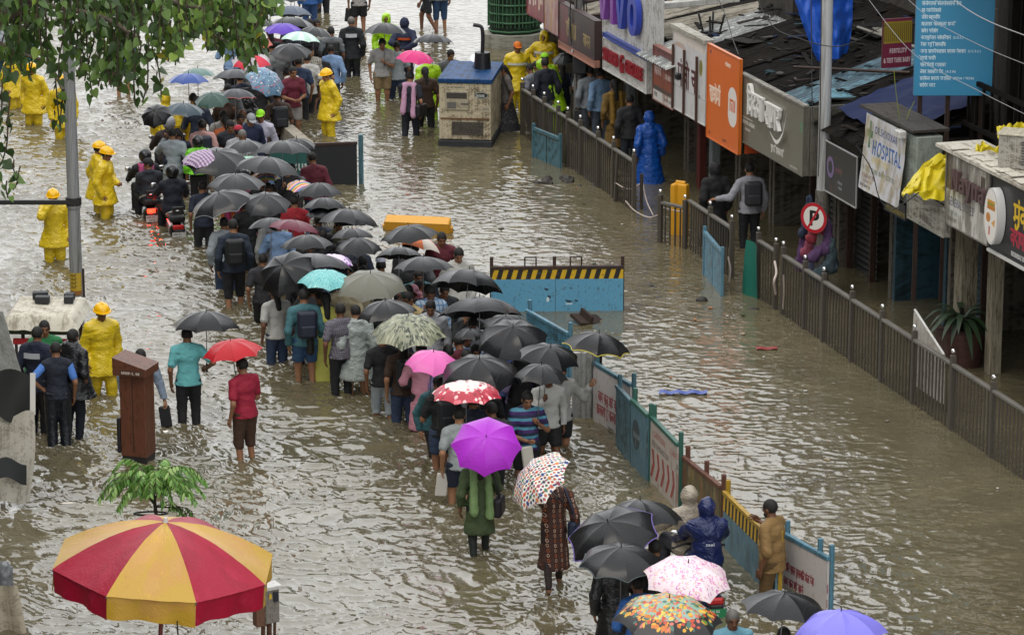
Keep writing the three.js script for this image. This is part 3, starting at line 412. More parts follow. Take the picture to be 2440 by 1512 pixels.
{ // things on the roofs
  const q = rng(31), junk = (name, lbl, n, t0, t1, d0, d1, yf, mats, kindf) => { for (let i = 0; i < n; i++) { const t = t0 + (t1 - t0) * q(), d = d0 + (d1 - d0) * q(); const o = solo(name, kindf(q), mats[i % mats.length], typeof lbl === 'function' ? lbl(i) : lbl, name.replace(/_/g, ' '), name.replace(/_/g, ' ') + 's on the roofs'); o.position.copy(S(t, d, yf(d))); o.rotation.set(0.2 * (q() - 0.5), FACE + 1.2 * (q() - 0.5), 0.15 * (q() - 0.5)); } };
  const slope = (y0, y1, d0, d1) => (d) => y0 + (y1 - y0) * (d - d0) / (d1 - d0) + 0.06;
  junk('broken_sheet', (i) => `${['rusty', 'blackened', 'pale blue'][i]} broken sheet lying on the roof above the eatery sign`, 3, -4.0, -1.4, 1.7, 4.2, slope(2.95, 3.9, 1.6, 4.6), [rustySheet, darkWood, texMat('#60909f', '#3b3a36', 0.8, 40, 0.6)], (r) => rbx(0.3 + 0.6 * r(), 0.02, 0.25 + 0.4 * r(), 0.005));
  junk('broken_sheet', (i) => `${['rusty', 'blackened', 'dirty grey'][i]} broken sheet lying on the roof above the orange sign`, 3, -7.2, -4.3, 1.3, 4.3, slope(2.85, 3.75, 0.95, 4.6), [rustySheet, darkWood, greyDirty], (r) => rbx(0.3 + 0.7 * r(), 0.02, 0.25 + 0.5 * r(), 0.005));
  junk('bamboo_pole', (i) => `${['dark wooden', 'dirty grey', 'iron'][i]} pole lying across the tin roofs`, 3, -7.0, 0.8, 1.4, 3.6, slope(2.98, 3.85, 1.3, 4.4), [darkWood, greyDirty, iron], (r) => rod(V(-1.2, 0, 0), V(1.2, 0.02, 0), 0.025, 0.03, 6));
  junk('rubble', 'lump of rubble on the roof ledge beside the clinic banner', 14, 2.9, 4.4, 1.25, 2.0, () => 2.75, [greyDirty, darkWall, mat([0.05, 0.045, 0.05], 0.35)], (r) => { const g = new THREE.IcosahedronGeometry(0.1 + 0.1 * r(), 1); const p = g.attributes.position; for (let i = 0; i < p.count; i++) { const k = 1 + 0.35 * n3(p.getX(i) * 9, p.getY(i) * 9, p.getZ(i) * 9); p.setXYZ(i, p.getX(i) * k, p.getY(i) * k * 0.7, p.getZ(i) * k); } return g; });
  const lb = solo('ledge', bx(3.6, 0.12, 1.3), concrete, 'concrete roof ledge beside the clinic banner', 'ledge'); lb.position.copy(S(4.3, 1.75, 2.62)); lb.rotation.y = FACE;
  const wb = thing('white_beam', 'long white box beam with brown foam on the blue awning', 'beam', atZ(1570, 85, onStreet(1570, 85, 1.3).p.z), 0); wb.position.y = 3.2; wb.rotation.y = 0.5; part('beam', rbx(2.2, 0.12, 0.2, 0.02, 0.6, 0.06, 0), whitePanel, wb); part('foam', fieldMesh([0, 0.3, 0.6, 0.9, 1.2, 1.5].map((x) => ({ a: [x, 0.14 + 0.05 * n2(x * 7, 2), -0.12], ra: 0.07 + 0.04 * n2(x * 5, 1) })), 0.025, 0.06), mat([0.22, 0.13, 0.05], 0.9), wb);
  const st = thing('plastic_stool', 'upturned dark stool on the roof beside the white beam', 'stool', S(-8.6, 1.9, 2.92), 0.6); for (const [x, z] of [[-0.13, -0.13], [0.13, -0.13], [-0.13, 0.13], [0.13, 0.13]]) part('leg', rod(V(x * 0.8, 0, z * 0.8), V(x * 1.3, 0.36, z * 1.3), 0.02), mat([0.015, 0.018, 0.02], 0.4), st); part('seat', rbx(0.3, 0.05, 0.3, 0.02, 0, 0.02, 0), mat([0.015, 0.018, 0.02], 0.4), st);
  { // litter of broken sheets and planks all over the tin roofs
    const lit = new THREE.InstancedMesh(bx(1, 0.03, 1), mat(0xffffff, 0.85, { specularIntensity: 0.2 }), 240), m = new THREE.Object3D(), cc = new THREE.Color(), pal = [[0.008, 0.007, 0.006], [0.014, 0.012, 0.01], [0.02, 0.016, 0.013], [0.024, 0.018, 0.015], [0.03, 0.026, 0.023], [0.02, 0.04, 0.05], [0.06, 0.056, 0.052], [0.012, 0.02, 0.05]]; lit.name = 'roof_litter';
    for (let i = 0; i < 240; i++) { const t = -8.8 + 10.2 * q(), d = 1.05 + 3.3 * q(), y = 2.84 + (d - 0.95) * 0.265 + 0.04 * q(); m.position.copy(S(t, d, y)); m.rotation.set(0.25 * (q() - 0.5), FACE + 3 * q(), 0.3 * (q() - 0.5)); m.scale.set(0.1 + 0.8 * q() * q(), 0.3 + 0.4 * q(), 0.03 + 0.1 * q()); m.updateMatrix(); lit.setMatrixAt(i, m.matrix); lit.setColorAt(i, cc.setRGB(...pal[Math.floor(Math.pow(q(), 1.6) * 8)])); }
    tag(lit, 'litter of broken sheets and planks on the tin roofs', 'litter', null, 'stuff'); scene.add(lit);
  }
  // air conditioner on the roof at the right edge
  const ap = onStreet(2405, 405, 1.1), ac = thing('air_conditioner', 'grimy white air conditioner unit on the roof at the right', 'air conditioner', V(ap.p.x, 3.62, ap.p.z), -0.35);
  part('cabinet', rbx(0.75, 0.48, 0.42, 0.02, 0.25, 0.24, 0), texMat('#a5a196', '#5e584d', 0.7, 41, 0.6), ac); part('top_plate', rbx(0.8, 0.03, 0.46, 0.01, 0.25, 0.497, 0), texMat('#c3bda8', '#8b8270', 0.6, 42, 0.6), ac); for (let i = 0; i < 9; i++) part('vent_slat', bx(0.3, 0.012, 0.02, 0.36, 0.08 + i * 0.04, 0.218), mat([0.06, 0.06, 0.06], 0.6), ac); part('foot', bx(0.7, 0.5, 0.36, 0.25, -0.26, 0), darkWall, ac);
}
// ---------- railings along the walk ----------
const railMat = texMat('#4c463d', '#2c241c', 0.6, 1, 0.55), railTop = texMat('#6a6760', '#3e382e', 0.6, 2, 0.45), chrome = mat([0.8, 0.8, 0.8], 0.12, { metalness: 1 });
const barGeo = bx(0.022, 1.4, 0.022, 0, 0.25, 0);
function railing(label, A, B, posts, o = {}) { // A, B: ends on the water, posts: fractions that carry a taller post
  const L = A.distanceTo(B), g = thing('railing', label, 'railing', A.clone().setY(0), Math.atan2(-(B.z - A.z), B.x - A.x)), H = o.h || 0.95;
  part('top_rail', rbx(L, 0.05, 0.075, 0.012, L / 2, H, 0), railTop, g);
  part('bottom_rail', bx(L, 0.04, 0.04, L / 2, -0.2, 0), railMat, g);
  const n = Math.round(L / 0.118);
  for (let i = 1; i < n; i++) { const b = part('bar', barGeo, railMat, g); b.position.set(i * L / n, H - 0.98, 0); b.rotation.z = 0.012 * n2(i * 0.7, L); }
  for (const u of posts) {
    const p = part('post', rbx(0.075, H + 0.56, 0.075, 0.01, u * L, (H + 0.56) / 2 - 0.42, 0), railMat, g);
    if (o.ball !== false) part('ball_finial', new THREE.SphereGeometry(0.034, 14, 10).translate(u * L, H + 0.2, 0), chrome, p);
  }
  return g;
}
{
  const a = S(-14.2, 0), at = (px, py) => onStreet(px, py, 0).t;
  const farA = onStreet(1243, 250, 0).t, farB = onStreet(1512, 420, 0).t, tt = [[1270, 240], [1297, 265], [1330, 290], [1353, 308], [1383, 333], [1425, 353], [1462, 380]].map(([x, y]) => (at(x, y) - farA) / (farB - farA)).filter((u) => u > 0 && u < 1);
  railing('far railing with ball topped posts beside the utility pole', S(farA, 0), S(farB, 0), [0.005, ...tt, 0.995], { h: 0.92 });
  const b0 = ground(1572, 578), b1 = ground(1632, 592);
  railing('short railing end facing the road beside the yellow barrier', b0, b1, [0.01, 0.99], { h: 0.72, ball: true });
  const c0 = S(onStreet(1635, 500, 0).t, 0.02), c1 = S(onStreet(1742, 590, 0).t, 0.02);
  railing('middle railing run with the blue gate leaf', b1.clone().add(V(0.06, 0, 0)), c1, [0.5, 0.99], { h: 0.85 });
  const d0 = at(1806, 620), d1 = at(1850, 645);
  railing('short railing stub draped with green cloth', S(d0, 0), S(d1, 0), [0.02, 0.97], { h: 0.95 });
  const e0 = at(1864, 660), e1 = at(2480, 1030), ps = [[1918, 690], [1963, 712], [2030, 760], [2102, 805], [2178, 855], [2270, 905], [2367, 958]].map(([x, y]) => (at(x, y) - e0) / (e1 - e0));
  railing('long near railing running to the right edge', S(e0, 0), S(e1, 0), [0.004, ...ps], { h: 0.97 });
}
// ---------- ropes, tape and loose panels at the railings ----------
const tape = mat([0.5, 0.42, 0.38], 0.6), blueSteel = texMat('#4a727e', '#2c3f42', 0.7, 3, 0.5), blueSteelB = texMat('#548398', '#39565f', 0.65, 5, 0.5), greenSteel = texMat('#2f5f52', '#27362f', 0.6, 4, 0.5);
function rope(label, pts, r = 0.012, m = tape, name = 'rope') { return solo(name, tube(pts, r, 30, 6), m, label, name.replace(/_/g, ' ')); }
rope('white tape sagging from the ladder frame to the post', [ground(1465, 435, 0.35), ground(1500, 450, 0.3), ground(1530, 435, 0.4)]);
rope('white tape falling from the post into the water', [ground(1531, 432, 0.42), ground(1541, 480, 0.2), ground(1556, 512, 0.03)]);
rope('long white tape from the ladder frame to the railing end', [ground(1490, 478, 0.3), ground(1510, 500, 0.16), ground(1540, 516, 0.08), ground(1574, 510, 0.3)]);
rope('white tape strung between the two railing end posts', [ground(1574, 492, 0.6), ground(1600, 500, 0.55), ground(1640, 505, 0.6)]);
rope('knotted white tape around the third railing post', [ground(1846, 622, 0.95), ground(1850, 650, 0.8), ground(1845, 668, 0.7), ground(1848, 700, 0.4)], 0.02);
rope('white tape trailing down the long railing start', [ground(1867, 655, 0.9), ground(1868, 690, 0.6), ground(1866, 735, 0.15)], 0.015);
rope('white tape hanging beside the blue gate leaf', [ground(1735, 612, 0.5), ground(1740, 640, 0.3), ground(1737, 672, 0.06)], 0.018);
{
  const l = thing('ladder_frame', 'rusty ladder shaped frame at the end of the far railing', 'frame', ground(1465, 480), 0.5);
  for (const x of [0, 0.34]) part('upright', bx(0.05, 1.3, 0.05, x, 0.25, 0), railMat, l); for (let i = 0; i < 6; i++) part('rung', bx(0.34, 0.04, 0.03, 0.17, 0.05 + i * 0.14, 0), railMat, l); l.rotation.z = -0.06;
  const p = solo('wooden_post', bx(0.06, 1.1, 0.06, 0, 0.1, 0), texMat('#4b4238', '#2a231c', 0.7, 1, 0.9), 'thin dark post holding the white tape', 'post'); p.position.copy(ground(1528, 498));
  const gate = (label, A, B, h, m, panes) => { const L = A.distanceTo(B), g = thing('gate_leaf', label, 'gate', A.clone().setY(0), Math.atan2(-(B.z - A.z), B.x - A.x)); for (const u of [0, L]) part('stile', bx(0.06, h + 0.5, 0.05, u, (h + 0.5) / 2 - 0.45, 0), m, g); part('top_bar', bx(L, 0.06, 0.06, L / 2, h - 0.05, 0.004), m, g); for (let i = 0; i < panes; i++) part('panel', bx(L / panes - 0.05, h + 0.3, 0.015, L * (i + 0.5) / panes, (h + 0.3) / 2 - 0.42, 0), m, g); return g; };
  gate('teal two panel gate leaf leaning on the far railing', ground(1277, 372).add(V(-0.05, 0, 0.1)), ground(1334, 398).add(V(0, 0, 0.1)), 0.62, blueSteel, 2);
  gate('light blue gate leaf with pale streaks at the middle railing', ground(1684, 650).add(V(-0.05, 0, 0.1)), ground(1726, 702).add(V(-0.05, 0, 0.1)), 0.78, blueSteelB, 2);
  const cl = sheet(10, 12, (u, v) => { const p = S(onStreet(1790 + u * 26, 640, 0).t, -0.07 - 0.03 * Math.sin(u * 6 + v * 2), v * 1.0 - 0.1); p.x -= 0.08 * (1 - u) * (1 - v); return p; }); solo('green_cloth', cl, mat([0.01, 0.13, 0.09], 0.6), 'green cloth hanging on the railing stub', 'cloth');
  const wb = thing('leaning_board', 'broken white board leaning behind the near railing', 'board', S(onStreet(2172, 880, 0.12).t, 0.16, 0.0), FACE); const sh = new THREE.Shape([[0.05, 1.25], [0, -0.3], [1.35, -0.3], [1.3, 0.95]].map(([x, y]) => new THREE.Vector2(x, y))); part('panel', new THREE.ExtrudeGeometry(new THREE.Shape([[0.0, 1.32], [-0.06, 0.2], [1.1, 0.2], [1.08, 0.93]].map(([x, y]) => new THREE.Vector2(x, y))), { depth: 0.03, bevelEnabled: false }), texMat('#b5afa5', '#6f6355', 0.6, 2, 0.6), wb); part('edge', rod(V(0, 1.32, 0.015), V(1.08, 0.93, 0.015), 0.02), whitePanel, wb);
}
// ---------- yellow water-filled barriers ----------
function yellowBarrier(label, pos, turn, tip) {
  const g = thing('plastic_barrier', label, 'barrier', pos, turn), m = mat([0.62, 0.30, 0.015], 0.35);
  const sh = new THREE.Shape([[-0.24, 0], [-0.22, 0.16], [-0.1, 0.3], [-0.085, 0.8], [0.085, 0.8], [0.1, 0.3], [0.22, 0.16], [0.24, 0]].map(([x, y]) => new THREE.Vector2(x, y)));
  const b = new THREE.ExtrudeGeometry(sh, { depth: 1.35, bevelEnabled: true, bevelSize: 0.06, bevelThickness: 0.06, bevelSegments: 4 }); b.translate(0, 0, -0.67); part('body', b, m, g);
  for (const z of [-0.72, 0.72]) part('knuckle', cyl(0.07, 0.07, 0.6, 14, 0, 0.1, z), m, g);
  for (const z of [-0.35, 0.35]) part('slot', rbx(0.3, 0.1, 0.22, 0.03, 0, 0.12, z), mat([0.3, 0.13, 0.01], 0.5), g);
  if (tip) g.rotation.set(...tip, 'YXZ'); return g;
}
yellowBarrier('yellow plastic barrier lying on its side behind the crowd', ground(872, 592, -0.34), 0, [0, rad(94), rad(78)]).scale.setScalar(0.85);
yellowBarrier('second yellow plastic barrier half sunk beside the orange umbrella', ground(1000, 600, -0.42), 0, [0, rad(80), rad(20)]).scale.setScalar(0.8);
yellowBarrier('yellow plastic barrier standing on end behind the short railing', ground(1606, 556).setY(0.3), 0, [rad(90), rad(60), 0]).scale.set(0.42, 0.3, 0.84);
// ---------- barricades ----------
const stripe = (c, w, h, n, a, b, slant = 0.5) => { c.fillStyle = a; c.fillRect(0, 0, w, h); c.fillStyle = b; const s = w / n; for (let i = -1; i <= n; i++) { c.beginPath(); c.moveTo(i * s, h); c.lineTo(i * s + s * slant, 0); c.lineTo(i * s + s * (slant + 0.5), 0); c.lineTo(i * s + s * 0.5, h); c.fill(); } };
function barricade(label, A, B, h, o) {
  const L = A.distanceTo(B), g = thing('barricade', label, 'barricade', A.clone().setY(0), Math.atan2(-(B.z - A.z), B.x - A.x));
  const px = 640, py = Math.max(200, Math.round(640 * (h + 0.3) / L));
  const m = o.draw ? mat(0xffffff, 0.55, { map: canvasTex(px, py, o.draw) }) : o.m;
  part('panel', bx(L - 0.02, h + 0.3, 0.03, L / 2, (h + 0.3) / 2 - 0.3, -0.02), o.m || m, g);
  if (o.draw) { const f = new THREE.PlaneGeometry(L - 0.03, h + 0.29); f.translate(L / 2, (h + 0.3) / 2 - 0.3, -0.002); part('face', f, m, g); }
  part('top_bar', rbx(L, 0.055, 0.06, 0.008, L / 2, h + 0.03, -0.02), o.frame, g);
  for (const u of o.posts || [0.01, 0.99]) part('post', rbx(0.055, h + 0.62, 0.055, 0.008, u * L, (h + 0.62) / 2 - 0.42, -0.065), o.frame, g);
  for (const u of o.loops || []) part('lifting_loop', merge([rod(V(u * L - 0.09, h + 0.05, -0.02), V(u * L - 0.09, h + 0.2, -0.02), 0.012), rod(V(u * L + 0.09, h + 0.05, -0.02), V(u * L + 0.09, h + 0.2, -0.02), 0.012), rod(V(u * L - 0.09, h + 0.2, -0.02), V(u * L + 0.09, h + 0.2, -0.02), 0.012)]), iron, g);
  return g;
}
const rustDots = (c, w, h, n, seed, cols = ['#2c4a55', '#3a3228', '#7aa9bb']) => speckle(c, w, h, n, cols, 1, 5, seed, 1.6);
barricade('large sky blue barricade with yellow and black striped top edge', ground(1168, 744), ground(1486, 741), 0.70, { frame: iron, loops: [0.3, 0.64], posts: [0.01, 0.48, 0.99], draw: (c, w, h) => { c.fillStyle = '#5794b2'; c.fillRect(0, 0, w, h); rustDots(c, w, h, 900, 3); c.save(); c.beginPath(); c.rect(0, 0, w, h * 0.155); c.clip(); stripe(c, w, h * 0.155, 13.5, '#1d1b19', '#c9a21a', 0.28); speckle(c, w, h * 0.16, 60, ['#4a3a20', '#8fb0b6'], 2, 8, 5); c.restore(); c.fillStyle = '#2b3a42'; c.fillRect(w * 0.485, h * 0.16, 2, h); c.fillStyle = '#1e2f3c'; for (const [x, y, a, b] of [[0.40, 0.3, 0.035, 0.05], [0.425, 0.42, 0.03, 0.06], [0.56, 0.5, 0.05, 0.05], [0.63, 0.5, 0.03, 0.04], [0.59, 0.3, 0.03, 0.02]]) { c.beginPath(); c.moveTo(w * x, h * y); c.lineTo(w * (x + a), h * (y + b * 0.3)); c.lineTo(w * (x + a * 0.8), h * (y + b)); c.lineTo(w * (x + a * 0.2), h * (y + b * 0.7)); c.fill(); } c.fillStyle = '#c9d3d6'; c.fillRect(w * 0.42, h * 0.46, w * 0.018, h * 0.07); c.fillRect(w * 0.565, h * 0.56, w * 0.05, h * 0.02); } });
barricade('plain blue barricade angled behind the black umbrellas', ground(1252, 850), ground(1350, 908), 0.7, { frame: blueSteelB, m: texMat('#477a90', '#2c4a55', 0.7, 1, 0.5) });
barricade('white barricade with two lines of red lettering', ground(1411, 1000), ground(1500, 1056), 0.82, { frame: blueSteel, draw: (c, w, h) => { c.fillStyle = '#b3aeab'; c.fillRect(0, 0, w, h); devDraw(c, 'kAm cAlu aAhe vAhne', w * 0.14, h * 0.30, h * 0.12, '#8c4a4c', 0.17, 0.6); devDraw(c, 'sAvkAz hLu cAlvA', w * 0.10, h * 0.48, h * 0.12, '#8c4a4c', 0.17, 0.6); devDraw(c, 'mgApAl', w * 0.42, h * 0.70, h * 0.06, '#4a4745', 0.2, 0.8); speckle(c, w, h, 200, ['#8d857c', '#9c8f86', '#6f675f'], 3, 20, 6, 2); } });
barricade('slim steel blue barricade panel beside the white lettered one', ground(1465, 1065), ground(1500, 1105), 0.86, { frame: blueSteel, m: texMat('#4f6f7a', '#36474b', 0.7, 2, 0.5) });
barricade('steel blue barricade with a faded black oval emblem', ground(1501, 1107), ground(1539, 1147), 0.9, { frame: greenSteel, draw: (c, w, h) => { c.fillStyle = '#51707b'; c.fillRect(0, 0, w, h); c.strokeStyle = '#2b3034'; c.lineWidth = 10; c.fillStyle = '#3c454a'; c.beginPath(); c.ellipse(w * 0.34, h * 0.32, w * 0.24, h * 0.17, 0, 0, 7); c.fill(); c.stroke(); txt(c, 'JKUMAR', w * 0.16, h * 0.28, h * 0.09, '#7d8a8d', 0.8); speckle(c, w, h, 200, ['#3f565e', '#8b9a9c'], 3, 26, 7, 4); } });
barricade('white barricade with red slanted stripes and warning words', ground(1546, 1145), ground(1610, 1216), 0.88, { frame: greenSteel, draw: (c, w, h) => { c.fillStyle = '#a9a096'; c.fillRect(0, 0, w, h); txt(c, 'CAUTION', w * 0.14, h * 0.06, h * 0.1, '#8d3b38', 1.1); txt(c, 'WORK IN PROGRESS SLOW', w * 0.08, h * 0.19, h * 0.09, '#3d3a38', 0.62); txt(c, '2 LANE', w * 0.75, h * 0.06, h * 0.1, '#8d3b38', 0.8); c.fillStyle = '#8f3634'; for (let i = 0; i < 5; i++) { const x = w * (0.08 + i * 0.19); c.beginPath(); c.moveTo(x, h * 0.32); c.lineTo(x + w * 0.07, h * 0.32); c.lineTo(x + w * 0.12, h * 0.48); c.lineTo(x + w * 0.02, h * 0.66); c.lineTo(x - w * 0.05, h * 0.66); c.lineTo(x + w * 0.05, h * 0.48); c.fill(); } speckle(c, w, h, 220, ['#7c7468', '#8a6a60', '#5d564d'], 3, 18, 8, 2.5); } });
barricade('rusty barricade with peeling poster scraps', ground(1622, 1214), ground(1712, 1290), 0.7, { frame: texMat('#6a4434', '#3f2a20', 0.7, 3, 0.7), posts: [0.05, 0.55, 0.99], draw: (c, w, h) => { c.fillStyle = '#5e5038'; c.fillRect(0, 0, w, h); speckle(c, w, h, 420, ['#8a6c2a', '#3f6a4a', '#7a3528', '#2f3a30', '#9a8a62', '#49342a'], 4, 34, 9, 2.6); } });
barricade('steel blue barricade with yellow and black striped top by the uniformed man', ground(1720, 1302), ground(1846, 1432), 0.7, { frame: texMat('#a8861c', '#2a2620', 0.6, 2, 0.5), draw: (c, w, h) => { c.fillStyle = '#54737f'; c.fillRect(0, 0, w, h); speckle(c, w, h, 260, ['#476a76', '#7c97a0', '#3f5258'], 3, 24, 10, 3); c.save(); c.beginPath(); c.rect(0, 0, w, h * 0.2); c.clip(); stripe(c, w, h * 0.2, 15, '#1f1d1a', '#c39a1c', 0.15); c.restore(); } });
barricade('white barricade with red lettering in a bright blue frame', ground(1862, 1394), ground(1969, 1456), 0.64, { frame: blueSteelB, posts: [0.01, 0.74, 0.99], draw: (c, w, h) => { c.fillStyle = '#b9b3b0'; c.fillRect(0, 0, w, h); devDraw(c, 'mzIn pAsUn surkzIt a,tr TevA', w * 0.04, h * 0.34, h * 0.1, '#7d2730', 0.17, 0.52); devDraw(c, 'kAm cAlU aAhe vAhne', w * 0.03, h * 0.54, h * 0.1, '#7d2730', 0.17, 0.56); devDraw(c, 'sAvkAz cAlvA', w * 0.2, h * 0.74, h * 0.1, '#7d2730', 0.17, 0.56); speckle(c, w, h, 120, ['#8d857c', '#a1958c'], 3, 18, 11, 2); } });
barricade('dark board with green left half and white lettering beside the crowd', ground(640, 448), ground(852, 440), 0.76, { frame: iron, posts: [0.01], draw: (c, w, h) => { c.fillStyle = '#1d4f4a'; c.fillRect(0, 0, w, h); c.fillStyle = '#2f5a66'; c.fillRect(0, h * 0.5, w * 0.45, h * 0.5); c.fillStyle = '#15181b'; c.fillRect(w * 0.43, 0, w * 0.57, h); txt(c, 'J.KUMAR', w * 0.2, h * 0.26, h * 0.17, '#b9bcb8', 0.9); c.fillStyle = '#15181b'; c.fillRect(w * 0.43, 0, w * 0.57, h); speckle(c, w, h, 60, ['#8a8a2c', '#0f1113'], 2, 8, 12); } });
{ const p = solo('barrier_post', rbx(0.09, 1.35, 0.09, 0.01, 0, 0.25, 0), blueSteel, 'teal post at the right end of the dark board', 'post'); p.position.copy(ground(860, 436)); }
{ // concrete median block with slanted stripes
  const A = ground(655, 275, 0.62).setY(0), B = ground(738, 346, 0.62).setY(0), L = A.distanceTo(B), g = thing('concrete_barrier', 'concrete median barrier with worn black and yellow stripes', 'barrier', A, Math.atan2(-(B.z - A.z), B.x - A.x));
  const sh = new THREE.Shape([[-0.3, -0.45], [-0.26, -0.1], [-0.12, 0.05], [-0.1, 0.62], [0.1, 0.62], [0.12, 0.05], [0.26, -0.1], [0.3, -0.45]].map(([x, y]) => new THREE.Vector2(x, y))); const b = new THREE.ExtrudeGeometry(sh, { depth: L, bevelEnabled: true, bevelSize: 0.012, bevelThickness: 0.012, bevelSegments: 1 }); b.rotateY(Math.PI / 2); part('block', b, texMat('#938c7e', '#5a5348', 0.6, 2, 0.85), g);
  for (let i = 0; i < 9; i++) { const s = part('stripe', new THREE.PlaneGeometry(0.12, 0.52), i % 2 ? mat([0.25, 0.18, 0.03], 0.8) : mat([0.03, 0.03, 0.03], 0.8), g); s.position.set(0.15 + i * L * 0.11, 0.33, 0.116); s.rotation.z = 0.35; s.rotation.x = -0.03; }
}
// ---------- generator ----------
{
  const g = thing('generator', 'rusty cream diesel generator with blue roof and bent exhaust pipe', 'generator', ground(1112, 348), 0), cream = texMat('#b6ab90', '#6a4a2c', 0.75, 1, 0.6), blue = texMat('#1a4474', '#16283a', 0.8, 2, 0.5, { specularIntensity: 0.4 }), W = 1.02, H = 1.12, D = 1.8;
  const a = ground(1062, 352), b = ground(1180, 348); g.position.set((a.x + b.x) / 2, 0, (a.z + b.z) / 2 - D / 2); g.rotation.y = rad(-7);
  part('skid', rbx(W + 0.04, 0.3, D + 0.04, 0.02, 0, -0.02, 0), texMat('#25282c', '#12140f', 0.6, 3, 0.6), g);
  const body = part('body', rbx(W, H, D, 0.025, 0, 0.14 + H / 2, 0), cream, g);
  part('roof', rbx(W + 0.05, 0.09, D + 0.05, 0.02, 0, H + 0.185, 0), blue, g);
  const bezel = mat([0.30, 0.27, 0.2], 0.6), z = D / 2 + 0.012, px = canvasTex(256, 96, (c, w, h) => { c.fillStyle = '#1b1f1e'; c.fillRect(0, 0, w, h); c.strokeStyle = '#aeb2a8'; c.lineWidth = 7; c.beginPath(); c.ellipse(w / 2, h / 2, w * 0.46, h * 0.42, 0, 0, 7); c.stroke(); txt(c, 'JKUMAR', w * 0.13, h * 0.27, h * 0.5, '#c9cbc4', 0.82); });
  const pn = part('control_panel', rbx(0.46, 0.38, 0.03, 0.05, -0.16, 0.92, z), texMat('#a59c84', '#5a5040', 0.5, 3, 0.6), g);
  part('gauge_window', rbx(0.4, 0.12, 0.02, 0.02, -0.16, 1.02, z + 0.012), mat([0.05, 0.045, 0.04], 0.3), pn); part('meter', rbx(0.17, 0.13, 0.02, 0.015, -0.26, 0.83, z + 0.012), mat([0.12, 0.11, 0.1], 0.4), pn); part('slot', rbx(0.16, 0.04, 0.02, 0.01, 0.0, 0.86, z + 0.012), mat([0.1, 0.09, 0.08], 0.5), pn);
  const lg = new THREE.CircleGeometry(0.5, 28); lg.scale(0.28, 0.14, 1); lg.translate(0.32, 1.03, z - 0.008); part('name_badge', lg, mat(0xffffff, 0.5, { map: px }), g);
  const st = canvasTex(256, 40, (c, w, h) => { c.fillStyle = '#b6ab90'; c.fillRect(0, 0, w, h); txt(c, 'JK 0019049014', 6, 4, 30, '#3a342a'); }), sl = new THREE.PlaneGeometry(0.44, 0.07); sl.translate(-0.14, 1.18, z - 0.008); part('serial_plate', sl, mat(0xffffff, 0.6, { map: st }), g);
  const m2 = canvasTex(128, 96, (c, w, h) => { c.fillStyle = '#a09882'; c.fillRect(0, 0, w, h); txt(c, '1311', 14, 22, 48, '#3a342a'); }), sp = new THREE.PlaneGeometry(0.16, 0.11); sp.translate(0.4, 0.76, z - 0.008); part('number_plate', sp, mat(0xffffff, 0.6, { map: m2 }), g);
  part('seam', bx(W - 0.06, 0.03, 0.02, 0, 0.56, z - 0.006), texMat('#6b4a2e', '#3a2818', 0.6, 1, 0.8), g);
  for (let i = 0; i < 9; i++) part('louvre', rbx(0.62, 0.018, 0.03, 0.004, 0.05, 0.25 + i * 0.03, z), mat([0.06, 0.05, 0.04], 0.6), g);
  for (const y of [0.4, 1.0]) part('hinge', bx(0.03, 0.12, 0.03, -W / 2 - 0.008, y, 0.3), iron, g); part('door_seam', bx(0.012, H - 0.16, 0.02, -W / 2 - 0.002, 0.7, 0.1), mat([0.05, 0.04, 0.03], 0.8), g); part('latch', rbx(0.03, 0.2, 0.05, 0.01, -W / 2 - 0.015, 0.78, -0.1), iron, g);
  const dark = mat([0.012, 0.012, 0.014], 0.4); part('muffler', cyl(0.17, 0.15, 0.32, 18, 0.2, H + 0.23, -0.2), dark, g); part('exhaust_pipe', tube([V(0.2, H + 0.5, -0.2), V(0.2, H + 0.98, -0.2), V(0.17, H + 1.06, -0.2), V(0.02, H + 1.09, -0.2)], 0.038, 26, 12), dark, g); part('drum', new THREE.CylinderGeometry(0.08, 0.08, 0.3, 14).rotateX(1.3).translate(0.02, H + 0.36, -0.5), chrome, g);
}
// ---------- net-wrapped pier under construction ----------
{
  const p = ground(1226, 106); const g = thing('bridge_pier', 'concrete plinth with green net covered reinforcement cage', 'pier', V(p.x, 0, p.z), 0.2), wd = 1.25; g.scale.set(0.62, 1, 0.62);
  part('plinth', new THREE.CylinderGeometry(wd, wd, 0.75, 8, 1).rotateY(rad(22.5)).scale(1, 1, 0.8).translate(0, -0.08, 0), texMat('#8f8d83', '#5d5a50', 0.5, 2, 0.85), g);
  part('net', new THREE.CylinderGeometry(0.93, 0.95, 3.2, 8, 1).rotateY(rad(22.5)).scale(1, 1, 0.8).translate(0, 1.88, 0), texMat('#16361f', '#0c1c10', 0.8, 1, 0.9), g);
  const bar = mat([0.045, 0.13, 0.06], 0.6);
  for (let k = 0; k < 15; k++) { const h = new THREE.TorusGeometry(1.0, 0.022, 5, 8).rotateX(Math.PI / 2).rotateY(rad(22.5)).scale(1, 1, 0.8); h.translate(0, 0.36 + k * 0.2, 0); part('hoop', h, bar, g); }
  for (let k = 0; k < 40; k++) { const a = k / 40 * 6.283, f = (k * 8 / 40) % 1, c = Math.floor(k * 8 / 40); const A = (c - 0.5 + 0.0) / 8 * 6.283 + rad(22.5), B = A + 6.283 / 8, x = 0.99 * (Math.cos(A) * (1 - f) + Math.cos(B) * f), z = 0.79 * (Math.sin(A) * (1 - f) + Math.sin(B) * f); part('bar', rod(V(x, 0.45, z), V(x, 3.5, z), 0.02, 0.02, 5), bar, g); }
}
